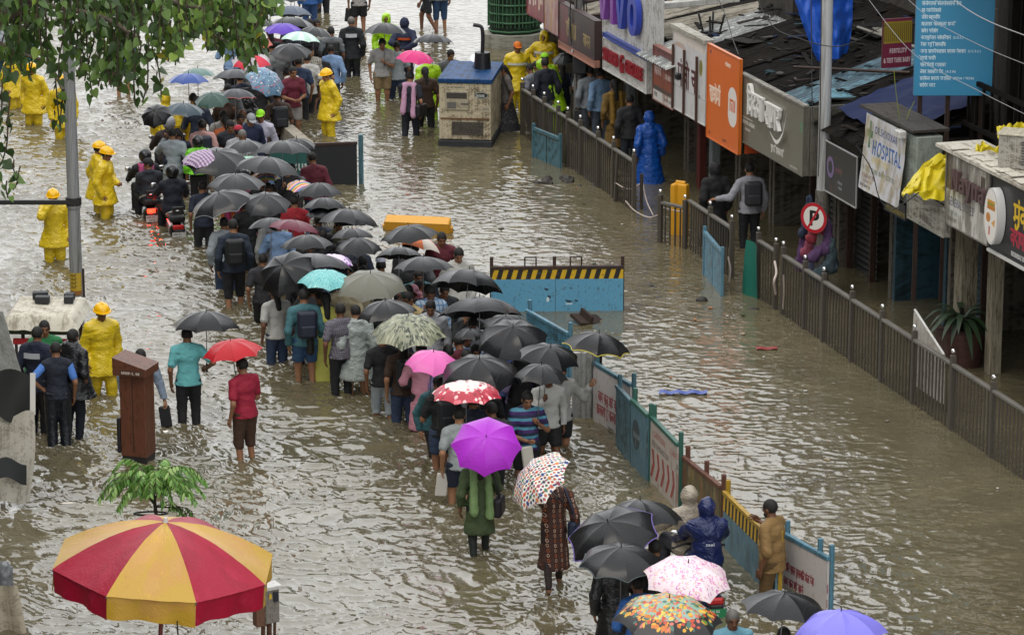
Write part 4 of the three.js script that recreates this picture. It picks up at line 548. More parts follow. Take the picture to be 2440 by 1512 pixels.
// ---------- poles ----------
function pole(name, label, base, r0, r1, h, m) { const g = thing(name, label, 'pole', base, 0); part('shaft', cyl(r0, r1, h, 20, 0, -0.4, 0), m, g); return g; }
{
  const steel = texMat('#8d8f8f', '#55524c', 0.4, 2, 0.4), silver = texMat('#b4b6b6', '#8a8986', 0.3, 1, 0.35);
  const g = pole('lamp_post', 'grey lamp post on the left with yellow sticker', ground(184, 772), 0.105, 0.072, 11, steel);
  part('collar', cyl(0.115, 0.115, 0.06, 20, 0, 1.9, 0), steel, g);
  const tx = canvasTex(128, 256, (c, w, h) => { c.fillStyle = '#b89a2c'; c.fillRect(0, 0, w, h); c.fillStyle = '#8a5a24'; c.fillRect(0, h * 0.8, w, h * 0.2); for (let i = 0; i < 4; i++) devDraw(c, 'pAnI', 12, 20 + i * 44, 26, '#3a2f18', 0.17, 1.1); }), st = new THREE.CylinderGeometry(0.108, 0.11, 0.36, 20, 1, true, -0.95, 1.9); st.translate(0, 0.68, 0); part('sticker', st, mat(0xffffff, 0.5, { map: tx }), g); part('cable_duct', rbx(0.03, 0.5, 0.05, 0.008, 0.115, 0.66, 0), iron, g);
  const am = atZ(187, 482, g.position.z + 0.11); part('side_arm', bx(1.5, 0.07, 0.05, am.x - g.position.x - 0.75, am.y, 0.1), mat([0.02, 0.02, 0.02], 0.5), g); part('arm_clamp', cyl(0.125, 0.125, 0.12, 18, 0, am.y - 0.06, 0), mat([0.02, 0.02, 0.02], 0.5), g);
  const r = pole('lamp_post', 'tall silver lamp post in front of the shops with no parking sign', ground(1952, 700), 0.115, 0.06, 12, silver); r.position.x += 0.02;
  part('lower_sleeve', cyl(0.125, 0.12, 2.15, 20, 0, -0.4, 0), texMat('#6a665e', '#3a342c', 0.7, 3, 0.7), r);
  const sg = thing('no_parking_sign', 'round no parking sign on the silver lamp post', 'sign', V(0, 0, 0), 0), sp = atZ(1939, 519, r.position.z + 0.16); sg.position.copy(sp); sg.rotation.y = rad(-38);
  const px = canvasTex(256, 256, (c, w, h) => { c.fillStyle = '#b3202c'; c.fillRect(0, 0, w, h); c.fillStyle = '#d9d5cc'; c.beginPath(); c.arc(w / 2, h / 2, w * 0.39, 0, 7); c.fill(); txt(c, 'P', w * 0.27, h * 0.1, h * 0.72, '#1d1b1b', 1.1); c.strokeStyle = '#b3202c'; c.lineWidth = 20; c.beginPath(); c.moveTo(w * 0.72, h * 0.12); c.lineTo(w * 0.26, h * 0.9); c.stroke(); });
  part('disc', new THREE.CircleGeometry(0.25, 36), mat(0xffffff, 0.4, { map: px }), sg); const bk = new THREE.CylinderGeometry(0.255, 0.255, 0.02, 36); bk.rotateX(Math.PI / 2); bk.translate(0, 0, -0.0125); part('backing', bk, ironGrey, sg); part('bracket', rod(V(0, 0, -0.02), V(0.06, 0, -0.14), 0.018), iron, sg);
  const u = pole('utility_pole', 'cable covered utility pole beside the far railing', ground(1376, 330), 0.085, 0.075, 9, texMat('#6f6f6c', '#3f3a34', 0.6, 1, 0.6));
  const zt = u.position; for (let i = 0; i < 7; i++) { const a = i * 0.9, x = 0.1 * Math.cos(a), z = 0.1 * Math.abs(Math.sin(a)) + 0.02; part('cable', tube([V(x, -0.2, z), V(x * 1.5, 0.6 + 0.1 * i, z + 0.03), V(x * 1.1, 1.5, z), V(x * 1.8, 2.1 + 0.1 * i, z), V(x, 3.5, z), V(x, 6, z)], 0.011, 30, 5), mat([0.015, 0.015, 0.016], 0.6), u); }
  part('junction_box', rbx(0.26, 0.36, 0.16, 0.02, 0.03, 1.52, 0.14), mat([0.02, 0.02, 0.022], 0.5), u); part('lower_box', rbx(0.3, 0.55, 0.2, 0.02, 0.08, 0.35, 0.13), mat([0.02, 0.02, 0.022], 0.5), u); part('tag', rbx(0.12, 0.22, 0.02, 0.005, 0.02, 1.05, 0.09), mat([0.5, 0.33, 0.03], 0.6), u);
  for (const [dx, dy] of [[-0.12, 1.75], [-0.02, 1.8]]) part('insulator', rod(V(dx, dy, 0.14), V(dx + 0.05, dy + 0.22, 0.12), 0.02), mat([0.4, 0.42, 0.43], 0.4), u);
}
// ---------- roadside things on the left ----------
{
  const g = thing('feeder_pillar', 'brown steel feeder pillar with slanted lid and white stencilled number', 'cabinet', ground(330, 1102), rad(-18)), br = texMat('#633a28', '#35201a', 0.35, 2, 0.45), dk = mat([0.012, 0.012, 0.013], 0.5);
  part('body', rbx(0.38, 1.18, 0.32, 0.012, 0, 0.72, 0), br, g);
  part('lid_lip', rbx(0.5, 0.1, 0.44, 0.01, 0, 1.35, 0.02), br, g);
  const top = part('sloped_top', new THREE.ExtrudeGeometry(new THREE.Shape([[-0.25, 0], [0.25, 0], [0.25, 0.015], [-0.25, 0.15]].map(([x, y]) => new THREE.Vector2(x, y))), { depth: 0.44, bevelEnabled: false }).translate(0, 1.40, -0.2), br, g);
  const t = canvasTex(256, 64, (c, w, h) => { c.fillStyle = '#4c3326'; c.fillRect(0, 0, w, h); txt(c, 'MMP-1. 98', 16, 10, 44, '#cfc6bb', 0.95); }), f = new THREE.PlaneGeometry(0.34, 0.075); f.translate(0.03, 1.352, 0.2425); part('stencil', f, mat(0xffffff, 0.5, { map: t }), g);
  for (const x of [-0.13, 0.13]) part('leg', bx(0.09, 0.6, 0.28, x, -0.16, 0), dk, g); part('base_frame', bx(0.36, 0.12, 0.3, 0, 0.1, 0), dk, g);
  part('side_plate', rbx(0.05, 0.5, 0.3, 0.01, -0.22, 0.42, 0.02), dk, g); part('door_seam', bx(0.012, 1.05, 0.012, 0.0, 0.72, 0.158), mat([0.03, 0.015, 0.01], 0.8), g); part('side_post', bx(0.05, 1.4, 0.05, -0.22, 0.3, -0.14), dk, g);
  // hand cart under a sheet
  const c0 = ground(104, 868), h = thing('hand_cart', 'handcart covered with a dirty white sheet', 'cart', V(c0.x, 0, c0.z), rad(-3)), cloth = texMat('#cbc6b6', '#8a8272', 0.4, 3, 0.8), red = mat([0.35, 0.015, 0.02], 0.5);
  part('box', rbx(1.0, 0.3, 0.95, 0.03, 0, 0.66, -0.3), texMat('#4a5a48', '#2c352c', 0.5, 2, 0.7), h);
  part('cover', sheet(24, 24, (u, v) => { const x = (u - 0.5) * 1.2, z = (v - 0.5) * 1.35 - 0.28, e = Math.max(Math.abs(u - 0.5), Math.abs(v - 0.5)) * 2, drop = Math.max(0, e - 0.8) * 1.0; return V(x, 0.86 - drop + 0.012 * n2(u * 4, v * 4) - 0.04 * (v > 0.5 ? (v - 0.5) : 0), z); }), cloth, h);
  part('cross_bar', rbx(0.85, 0.09, 0.06, 0.01, 0.02, 0.44, 0.28), red, h); for (const x of [-0.36, 0.38]) part('leg', bx(0.04, 1.0, 0.04, x, -0.05, 0.28), mat([0.03, 0.03, 0.03], 0.5), h); for (const x of [-0.45, 0.45]) part('leg', bx(0.05, 1.0, 0.05, x, 0.1, -0.7), iron, h);
  for (const [x, z, w, l] of [[-0.14, -0.62, 0.24, 'black block at the back left of the cart cover'], [-0.06, -0.36, 0.22, 'black block at the front left of the cart cover'], [0.32, -0.56, 0.15, 'black block at the back right of the cart cover'], [0.34, -0.38, 0.14, 'black block at the front right of the cart cover']]) { const b = solo('weight_block', rbx(w, 0.11, 0.13, 0.015, 0, 0.055, 0), mat([0.02, 0.022, 0.025], 0.55), l, 'block', 'blocks weighing down the cart cover'); b.position.copy(h.localToWorld(V(x, 0.87, z))); b.rotation.y = 0.2 * n2(x, z); }
  const pl = thing('white_panel', 'bent white sheet leaning on the handcart', 'panel', V(c0.x - 0.95, 0, c0.z + 0.4), 0.4); part('sheet', sheet(10, 10, (u, v) => V(u * 0.9 - 0.5 + 0.05 * Math.sin(v * 5), 0.1 + v * 0.85 - u * 0.2, -v * 0.5 + 0.04 * Math.sin(u * 7))), cloth, pl);
  // stall roof at the left edge: grey sheet with a torn white skirt
  const zA = -43.2, q = (x, y, dz = 0) => atZ(x, y, zA + dz), st = thing('market_stall', 'stall roof of grey sheet with torn white skirt at the left edge', 'stall', V(0, 0, 0), 0);
  const edge = [[-60, 738], [10, 742], [40, 800], [70, 880], [76, 905], [76, 980], [70, 1005]];
  part('roof_sheet', sheet(14, 14, (u, v) => { const xr = 6 + 68 * Math.min(1, v * 1.15), y = 742 + v * 262, p = q(-90 + (xr + 90) * u, y, -1.6 + v * 1.7); p.y += 0.03 * n2(u * 5, v * 5); return p; }), texMat('#5c5e57', '#454640', 0.55, 1, 0.6), st);
  part('dark_sheet', sheet(16, 10, (u, v) => { const p = q(-90 + (76 + 4 * Math.sin(v * 5) + 90) * u, 890 + v * (105 + 12 * Math.sin(u * 11)) + 12 * Math.sin(u * 7) * (1 - v), 0.12 + 0.05 * Math.sin(u * 9 + v * 3)); return p; }), mat([0.025, 0.027, 0.026], 0.5), st);
  part('skirt', sheet(18, 16, (u, v) => { const xr = 80 + 4 * Math.sin(v * 4) - 8 * v * v, p = q(-90 + (xr + 90) * u, 985 + (1 - v) * 8 * Math.sin(u * 12) + v * (214 - (1 - u) * 10 + 4 * Math.sin(u * 17)), 0.16 + 0.07 * Math.sin(u * 8 + v * 3)); return p; }), texMat('#c4bfb2', '#7d776c', 0.5, 3, 0.7), st);
  part('torn_flap', sheet(10, 8, (u, v) => q(-60 + 122 * u, 1098 + v * 48 + 10 * Math.sin(u * 8), 0.34 + 0.03 * Math.sin(u * 6))), mat([0.03, 0.033, 0.036], 0.5), st);
  part('corner_strip', sheet(3, 8, (u, v) => q(70 + u * 13, 888 + v * 100, 0.16)), mat([0.7, 0.68, 0.63], 0.6), st);
  for (const [x, y0, y1] of [[6, 1200, 1330], [-50, 1000, 1400]]) part('pole', rod(q(x, y0, 0.1), q(x, y1 + 120, 0.1), 0.03), texMat('#8a8275', '#4a4238', 0.6, 2, 0.8), st);
  const bn = thing('plastic_bundle', 'grey plastic bundle tied at the lower left edge', 'bundle', ground(6, 1420, 0.2), 0); part('bundle', fieldMesh([{ a: [0, 0, 0], b: [0.03, 0.35, 0], ra: 0.13, rb: 0.09 }, { a: [-0.12, -0.1, 0], b: [-0.1, -0.5, 0.05], ra: 0.14, rb: 0.2 }], 0.03, 0.08, (f, x, y, z) => f + 0.025 * n3(x * 14, y * 10, z * 14)), mat([0.16, 0.17, 0.18], 0.35), bn);
  const ls = solo('stained_sheet', sheet(10, 10, (u, v) => atZ(-40 + 80 * u + 30 * (1 - v) * u, 1395 + 150 * (1 - v), -38.5 + 0.05 * Math.sin(u * 9)), (u, v) => [u * 0.5, v]), texMat('#b3a995', '#6b5a48', 0.6, 1, 0.7), 'stained beige sheet in the lower left corner', 'sheet');
}
{ // grey meter box on a rusty post beside the big umbrella
  const z = -38.2, p = atZ(640, 1440, z), g = thing('meter_box', 'weathered meter box on a rusty post beside the big umbrella', 'meter box', V(p.x, 0, z), 0.5), y = p.y;
  part('box', rbx(0.2, 0.42, 0.16, 0.012, 0, y, 0), texMat('#7d7870', '#4c463e', 0.6, 2, 0.6), g); part('side_box', rbx(0.14, 0.3, 0.12, 0.012, -0.13, y - 0.08, 0.02), texMat('#6b4a38', '#3c2a22', 0.6, 1, 0.7), g); part('lid', rbx(0.22, 0.05, 0.2, 0.01, 0.02, y + 0.23, 0), whitePanel, g); part('breaker', rbx(0.06, 0.12, 0.03, 0.005, 0.05, y + 0.12, 0.085), mat([0.01, 0.012, 0.02], 0.4), g); part('tag', rbx(0.03, 0.06, 0.01, 0.002, -0.02, y + 0.13, 0.088), mat([0.6, 0.4, 0.02], 0.5), g);
  for (const [x, r] of [[-0.08, 0.025], [0.0, 0.03], [0.07, 0.018]]) part('post', rod(V(x, y - 0.2, 0), V(x - 0.03, -0.5, 0.02), r), texMat('#5a3a2a', '#2e1f18', 0.6, 3, 0.8), g);
}
// ---------- debris ----------
{
  const dark = mat([0.02, 0.016, 0.012], 0.6), q = rng(5);
  const lump = (px, py, label, n, s) => { const bs = []; for (let i = 0; i < n; i++) bs.push({ a: [(q() - 0.5) * s * 2, -0.02, (q() - 0.5) * s], ra: s * (0.12 + 0.2 * q()) }); const o = solo('debris_heap', fieldMesh(bs, s * 0.06, s * 0.1, (f, x, y, z) => f + s * 0.06 * n3(x * 9, y * 9, z * 9)), dark, label, 'debris'); o.position.copy(ground(px, py)); };
  lump(1330, 432, 'dark mud heap along the foot of the far railing', 9, 0.42); lump(1395, 441, 'flat dark lump of mud near the far railing', 5, 0.2); lump(1068, 551, 'small floating debris beside the yellow barriers', 5, 0.2);
  const w = solo('wooden_crate', merge([bx(0.5, 0.05, 0.35), bx(0.05, 0.16, 0.34, -0.06, 0.05, 0.0)]), texMat('#33241a', '#1a120d', 0.6, 1, 0.8), 'broken brown crate lid floating before the blue barricade', 'crate'); w.position.copy(ground(1402, 762, 0.03)); w.rotation.set(0.25, 0.5, -0.3);
  const bl = solo('plastic_sheet', sheet(12, 4, (u, v) => { const p = ground(1570 + 115 * u, 934 + 8 * v); p.y = 0.03 + 0.015 * Math.sin(u * 20); return p; }), mat([0.03, 0.07, 0.32], 0.4), 'strip of blue plastic floating in the right lane', 'plastic sheet');
  solo('plastic_scrap', sheet(6, 3, (u, v) => { const p = ground(1802 + 50 * u, 829 + 6 * v); p.y = 0.022 + 0.01 * Math.sin(u * 9); return p; }), mat([0.25, 0.02, 0.02], 0.5), 'red plastic scrap floating near the long railing', 'plastic scrap');
  const rk = solo('stone', new THREE.IcosahedronGeometry(0.09, 1).scale(1.2, 1, 0.8), dark, 'pointed dark stone beside the blue gate leaf', 'stone'); rk.position.copy(ground(1672, 718)); const r2 = solo('stone', new THREE.IcosahedronGeometry(0.07, 1).scale(1.6, 0.5, 0.8), dark, 'flat dark stone below the green cloth', 'stone'); r2.position.copy(ground(1795, 737));
  const ball = solo('plastic_ball', new THREE.SphereGeometry(0.06, 14, 10), mat([0.05, 0.25, 0.65], 0.4), 'small blue ball beside the white lettered barricade', 'ball'); ball.position.copy(ground(1403, 988, 0.03));
  const sl = thing('corrugated_sheet', 'narrow grey corrugated sheet standing before the yellow edged umbrella', 'sheet', ground(1390, 1000), 0.3); part('sheet', sheet(18, 2, (u, v) => V((u - 0.5) * 0.36, -0.3 + v * 1.3, 0.018 * Math.sin(u * 26))), texMat('#8d8f8c', '#5c5b56', 0.5, 1, 0.5), sl); part('stake', rod(V(0.2, -0.3, 0.04), V(0.24, 1.1, 0.04), 0.03), darkWood, sl);
  // planter with palm by the cream columns
  const pp = S(3.55, 1.5, -0.1), pt = thing('potted_palm', 'palm in a square brown planter between the cream columns', 'plant', pp, 0.4); part('planter', new THREE.CylinderGeometry(0.42, 0.3, 0.6, 4, 1).rotateY(Math.PI / 4).translate(0, 0.35, 0), texMat('#4f332c', '#2c1d18', 0.5, 2, 0.7), pt); part('plinth', bx(0.8, 0.16, 0.8, 0, 0.0, 0), creamCol, pt); part('stem', rod(V(0, 0.6, 0), V(0, 1.0, 0), 0.03), darkWood, pt);
  const gl = mat([0.015, 0.035, 0.012], 0.5); for (let k = 0; k < 26; k++) { const a = k * 2.4, l = 0.5 + 0.2 * q(), up = 0.3 + 0.5 * q(); part('frond', sheet(2, 8, (u, v) => V((l * v) * Math.cos(a) - (u - 0.5) * 0.1 * Math.sin(v * 3.1) * Math.sin(a), 0.8 + up * v - 0.75 * v * v, (l * v) * Math.sin(a) + (u - 0.5) * 0.1 * Math.sin(v * 3.1) * Math.cos(a))), gl, pt); }
  // pink goods hanging by the lamp post
  const hg = thing('hanging_clothes', 'purple and pink clothes hung beside the silver lamp post', 'clothes', S(-1.0, 0.9, 0.1), FACE); const gc = [[0.08, 0.03, 0.10], [0.02, 0.03, 0.06], [0.24, 0.05, 0.08], [0.05, 0.06, 0.10], [0.2, 0.02, 0.03], [0.07, 0.03, 0.09], [0.03, 0.05, 0.06]]; for (let i = 0; i < 7; i++) { const x = -0.4 + i * 0.11, y = 0.5 + 0.3 * ((i * 5) % 3); part('garment', fieldMesh([B3([x, y + 0.35, -0.04 * i], [x + 0.05 * n2(i, 3), y - 0.1, -0.04 * i], 0.05, 0.11), B3([x, y, -0.04 * i], [x - 0.06, y - 0.25, 0.02], 0.07, 0.09)], 0.025, 0.04, (f, X, Yy, Z) => f + 0.03 * n3(X * 13 + i, Yy * 5, Z * 13)), mat(gc[i], 0.85), hg); }
}
// ---------- people ----------
const HS = 1.68;
const headGeo = (() => {
  const g = fieldMesh([
    { a: [0, 0.022, -0.008], ra: 0.1, e: [0.073, 0.093, 0.09] }, { a: [0, -0.05, 0.022], ra: 0.07, e: [0.055, 0.058, 0.06] }, { a: [0, -0.088, 0.05], ra: 0.03, e: [0.026, 0.02, 0.024] },
    B3([0, 0.018, 0.078], [0, -0.026, 0.098], 0.009, 0.015), B3([-0.03, 0.03, 0.07], [0.03, 0.03, 0.07], 0.014, 0.014), { a: [-0.075, -0.008, -0.005], ra: 0.03, e: [0.012, 0.03, 0.02] }, { a: [0.075, -0.008, -0.005], ra: 0.03, e: [0.012, 0.03, 0.02] },
    B3([0, -0.06, -0.022], [0, -0.17, -0.032], 0.05, 0.054)], 0.0105, 0.02);
  const p = g.attributes.position, c = new Float32Array(p.count * 3).fill(1);
  for (let i = 0; i < p.count; i++) { const x = Math.abs(p.getX(i)), y = p.getY(i), z = p.getZ(i); let k = [1, 1, 1]; if (z > 0.06) { if (Math.hypot((x - 0.032) / 1.5, y - 0.002) < 0.0105) k = [0.25, 0.22, 0.22]; else if (Math.hypot((x - 0.033) / 2.4, y - 0.027) < 0.0075) k = [0.2, 0.18, 0.18]; else if (x < 0.026 && Math.abs(y + 0.06) < 0.0085) k = [0.85, 0.5, 0.5]; } c.set(k, i * 3); }
  g.setAttribute('color', new THREE.BufferAttribute(c, 3)); return g;
})();
const hairGeo = {
  short: fieldMesh([{ a: [0, 0.03, -0.014], ra: 0.11, e: [0.081, 0.098, 0.098] }, { a: [0, -0.045, 0.085], ra: 0.1, e: [0.075, 0.088, 0.075], sub: 1 }], 0.012, 0.01, (f, x, y, z) => Math.max(f, -0.05 - y - 0.25 * z) + 0.003 * n3(x * 60, y * 60, z * 60)),
  long: fieldMesh([{ a: [0, 0.03, -0.014], ra: 0.11, e: [0.083, 0.1, 0.1] }, { a: [0, -0.05, 0.09], ra: 0.1, e: [0.068, 0.1, 0.08], sub: 1 }, B3([0, -0.02, -0.075], [0, -0.26, -0.11], 0.06, 0.045)], 0.013, 0.03, (f, x, y, z) => f + 0.004 * n3(x * 50, y * 15, z * 50)),
  bun: fieldMesh([{ a: [0, 0.03, -0.014], ra: 0.11, e: [0.082, 0.098, 0.1] }, { a: [0, -0.05, 0.09], ra: 0.1, e: [0.068, 0.1, 0.08], sub: 1 }, { a: [0, 0.02, -0.125], ra: 0.05, e: [0.045, 0.05, 0.035] }], 0.012, 0.02),
  beard: fieldMesh([{ a: [0, 0.03, -0.014], ra: 0.11, e: [0.082, 0.099, 0.099] }, { a: [0, -0.01, 0.09], ra: 0.1, e: [0.07, 0.045, 0.08], sub: 1 }, { a: [0, -0.07, 0.03], ra: 0.06, e: [0.058, 0.05, 0.06] }, { a: [0, -0.035, 0.1], ra: 0.05, e: [0.035, 0.03, 0.05], sub: 1 }], 0.011, 0.012),
};
const handGeo = (grip) => { // wrist at the origin, fingers along -y, palm facing +x, thumb on +z
  const b = [B3([0, 0.01, 0], [0, -0.05, 0], 0.024, 0.024), ...[-0.03, -0.01, 0.011, 0.031].map((z) => B3([0, -0.02, z * 0.55], [0, -0.086, z], 0.016, 0.0125))];
  [[-0.031, 0.05], [-0.0105, 0.066], [0.0105, 0.072], [0.032, 0.062]].forEach(([z, l]) => {
    let p = [0, -0.088, z], a = grip ? 0.9 : 0.22; for (let s = 0; s < 3; s++) { const q = [p[0] + Math.sin(a) * l * 0.42, p[1] - Math.cos(a) * l * 0.42, z * (1 + 0.06 * s)]; b.push(B3(p, q, 0.0098 - 0.001 * s, 0.0088 - 0.001 * s)); p = q; a += grip ? 1.15 : 0.3; }
  });
  const T = grip ? [[0.012, -0.03, 0.034], [0.034, -0.062, 0.046], [0.048, -0.07, 0.022]] : [[0.008, -0.03, 0.032], [0.024, -0.062, 0.054], [0.03, -0.092, 0.056]]; b.push(B3(T[0], T[1], 0.014, 0.0115), B3(T[1], T[2], 0.0115, 0.009));
  return fieldMesh(b, 0.0062, 0.004);
};
const handGeos = { open: handGeo(false), grip: handGeo(true) };
function joinSkin(list) { // [{geo, m (Matrix4), flip}] -> one geometry with colour
  let nv = 0, ni = 0; for (const e of list) { nv += e.geo.attributes.position.count; ni += e.geo.index.count; }
  const P = new Float32Array(nv * 3), N = new Float32Array(nv * 3), C = new Float32Array(nv * 3).fill(1), I = new Uint32Array(ni); let v = 0, k = 0; const q = V(0, 0, 0);
  for (const { geo, m, flip } of list) {
    const p = geo.attributes.position, n = geo.attributes.normal, c = geo.attributes.color, nm = m && new THREE.Matrix3().getNormalMatrix(m);
    for (let i = 0; i < p.count; i++) { q.fromBufferAttribute(p, i); if (m) q.applyMatrix4(m); q.toArray(P, (v + i) * 3); q.fromBufferAttribute(n, i); if (nm) q.applyMatrix3(nm).normalize(); q.toArray(N, (v + i) * 3); if (c) C.set([c.getX(i), c.getY(i), c.getZ(i)], (v + i) * 3); }
    const ix = geo.index.array; for (let i = 0; i < ix.length; i += 3) { I[k++] = ix[i] + v; I[k++] = ix[i + (flip ? 2 : 1)] + v; I[k++] = ix[i + (flip ? 1 : 2)] + v; }
    v += p.count;
  }
  const g = new THREE.BufferGeometry(); g.setAttribute('position', new THREE.BufferAttribute(P, 3)); g.setAttribute('normal', new THREE.BufferAttribute(N, 3)); g.setAttribute('color', new THREE.BufferAttribute(C, 3)); g.setIndex(new THREE.BufferAttribute(I, 1)); return g;
}
function clothUV(g) { const p = g.attributes.position, uv = new Float32Array(p.count * 2); for (let i = 0; i < p.count; i++) { uv[2 * i] = p.getX(i) - 0.45 * p.getZ(i); uv[2 * i + 1] = p.getY(i); } g.setAttribute('uv', new THREE.BufferAttribute(uv, 2)); return g; }
const matCache = new Map(), keep = (k, f) => { if (!matCache.has(k)) matCache.set(k, f()); return matCache.get(k); };
const skinTone = ['#7a5238', '#8a6146', '#6b4630', '#966c4e', '#80583e'];
const skinMat = (i) => keep('skin' + i, () => mat(skinTone[i % 5], 0.5, { vertexColors: true }));
const hairMat = keep('hair', () => mat([0.008, 0.007, 0.006], 0.75)), greyHair = mat([0.12, 0.11, 0.1], 0.6);
const clothBump = (() => { const t = noiseTex(256, (u, v) => { const k = 0.5 + 0.45 * tfbm(u, v, 9, 4, 17); return [k, k, k]; }, false); t.repeat.set(2, 2); return t; })();
// clothes: a colour, or a named print, wet and a little shiny when it is rain wear
const PRINTS = {
  stripes: () => canvasTex(64, 256, (c, w, h) => { for (let i = 0; i < 12; i++) { c.fillStyle = ['#3b1f5c', '#1c2340', '#4f8ea6'][i % 3]; c.fillRect(0, i * h / 12, w, h / 12 + 1); } }, [1, 2]),
  plaid: () => canvasTex(128, 128, (c, w, h) => { c.fillStyle = '#b4afa2'; c.fillRect(0, 0, w, h); c.fillStyle = 'rgba(60,58,60,0.6)'; for (let i = 0; i < 4; i++) { c.fillRect(i * 32, 0, 9, h); c.fillRect(0, i * 32, w, 4); } }, [5, 4]),
  darkplaid: () => canvasTex(128, 128, (c, w, h) => { c.fillStyle = '#4a4650'; c.fillRect(0, 0, w, h); c.fillStyle = 'rgba(170,165,175,0.5)'; for (let i = 0; i < 8; i++) { c.fillRect(i * 16, 0, 3, h); c.fillRect(0, i * 16, w, 3); } }, [5, 4]),
  bluecheck: () => canvasTex(128, 128, (c, w, h) => { c.fillStyle = '#b9cbdc'; c.fillRect(0, 0, w, h); c.fillStyle = 'rgba(70,110,160,0.55)'; for (let i = 0; i < 3; i++) { c.fillRect(i * 42, 0, 14, h); c.fillRect(0, i * 42, w, 14); } }, [5, 4]),
  kurta: () => canvasTex(256, 256, (c, w, h) => { c.fillStyle = '#2c1c18'; c.fillRect(0, 0, w, h); for (let i = 0; i < 4; i++) { c.fillStyle = '#3d241c'; c.fillRect(i * 64, 0, 30, h); c.fillStyle = '#5a2f20'; c.fillRect(i * 64 + 30, 0, 4, h); for (let k = 0; k < 8; k++) { c.strokeStyle = ['#b08a72', '#a2542a', '#c6a08c'][(k + i) % 3]; c.lineWidth = 5; c.beginPath(); c.ellipse(i * 64 + 48, k * 32 + 16, 8, 10, 0, 0, 7); c.stroke(); } c.fillStyle = '#6e4234'; for (let k = 0; k < 32; k++) c.fillRect(i * 64 + (k % 3) * 10, k * 8, 4, 3); } }, [3, 2]),
  floral: () => canvasTex(128, 128, (c, w, h) => { c.fillStyle = '#242426'; c.fillRect(0, 0, w, h); speckle(c, w, h, 120, ['#8a8478', '#5d5a58', '#a79f92'], 2, 8, 21); }, [4, 3]),
};
function clothMat(k, wet) { return keep('c' + k + (wet || ''), () => PRINTS[k] ? mat(0xffffff, 0.75, { map: keep('p' + k, PRINTS[k]), bumpMap: clothBump, bumpScale: 0.008 }) : mat(k, wet ? 0.34 : 0.8, { bumpMap: clothBump, bumpScale: wet ? 0.012 : 0.008 })); }
const hatGeo = {
  hardhat: merge([new THREE.SphereGeometry(0.125, 20, 10, 0, 6.3, 0, 1.5).scale(0.95, 0.95, 1.1), new THREE.CylinderGeometry(0.13, 0.135, 0.014, 24).scale(0.98, 1, 1.18).translate(0, 0.004, 0.012), rbx(0.03, 0.016, 0.09, 0.006, 0, 0.117, 0)]),
  helmet: fieldMesh([{ a: [0, 0.01, -0.01], ra: 0.15, e: [0.125, 0.14, 0.145] }, { a: [0, -0.05, 0.12], ra: 0.1, e: [0.1, 0.05, 0.07], sub: 1 }], 0.016, 0.02),
  cap: merge([new THREE.SphereGeometry(0.1, 18, 9, 0, 6.3, 0, 1.55).scale(0.92, 0.95, 1.08), new THREE.CylinderGeometry(0.075, 0.075, 0.01, 18, 1, false, -1.57, 3.14).scale(1, 1, 1.35).translate(0, 0.005, 0.085)]),
  kufi: new THREE.CylinderGeometry(0.075, 0.088, 0.07, 20).scale(1, 1, 1.15).translate(0, 0.03, 0),
};
const visorGeo = new THREE.SphereGeometry(0.135, 16, 8, -0.95 + Math.PI / 2, 1.9, 1.2, 0.75).rotateY(Math.PI).scale(0.9, 1, 1.05);
const packGeo = rbx(0.3, 0.42, 0.17, 0.06), pocketGeo = rbx(0.22, 0.17, 0.06, 0.025), strapGeo = rbx(0.045, 0.34, 0.018, 0.008);
function ik(Sh, T, l1, l2, hint) { const d = T.clone().sub(Sh); let L = d.length(); const mx = (l1 + l2) * 0.995; if (L > mx) { d.multiplyScalar(mx / L); L = mx; T = Sh.clone().add(d); } const a = (l1 * l1 - l2 * l2 + L * L) / (2 * L), h = Math.sqrt(Math.max(0, l1 * l1 - a * a)), u = d.clone().normalize(), w = hint.clone().addScaledVector(u, -hint.dot(u)).normalize(); return [Sh.clone().addScaledVector(u, a).addScaledVector(w, h), T]; }
let personCount = 0;
function markBack(g, up, m) { const [text, color, y, w, z] = m, t = keep('mark' + text, () => canvasTex(256, 96, (c, W, H) => { c.fillStyle = color[1]; c.fillRect(0, 0, W, H); txt(c, text, 14, 8, 74, color[0], 1.0); })), f = sheet(6, 2, (u, v) => V((0.5 - u) * w, (v - 0.5) * w * 0.34, -0.02 * Math.sin(u * 3.14))); const e = part('printed_word', f, mat(0xffffff, 0.5, { map: t }), g); e.position.copy(up(0, y, z)); }
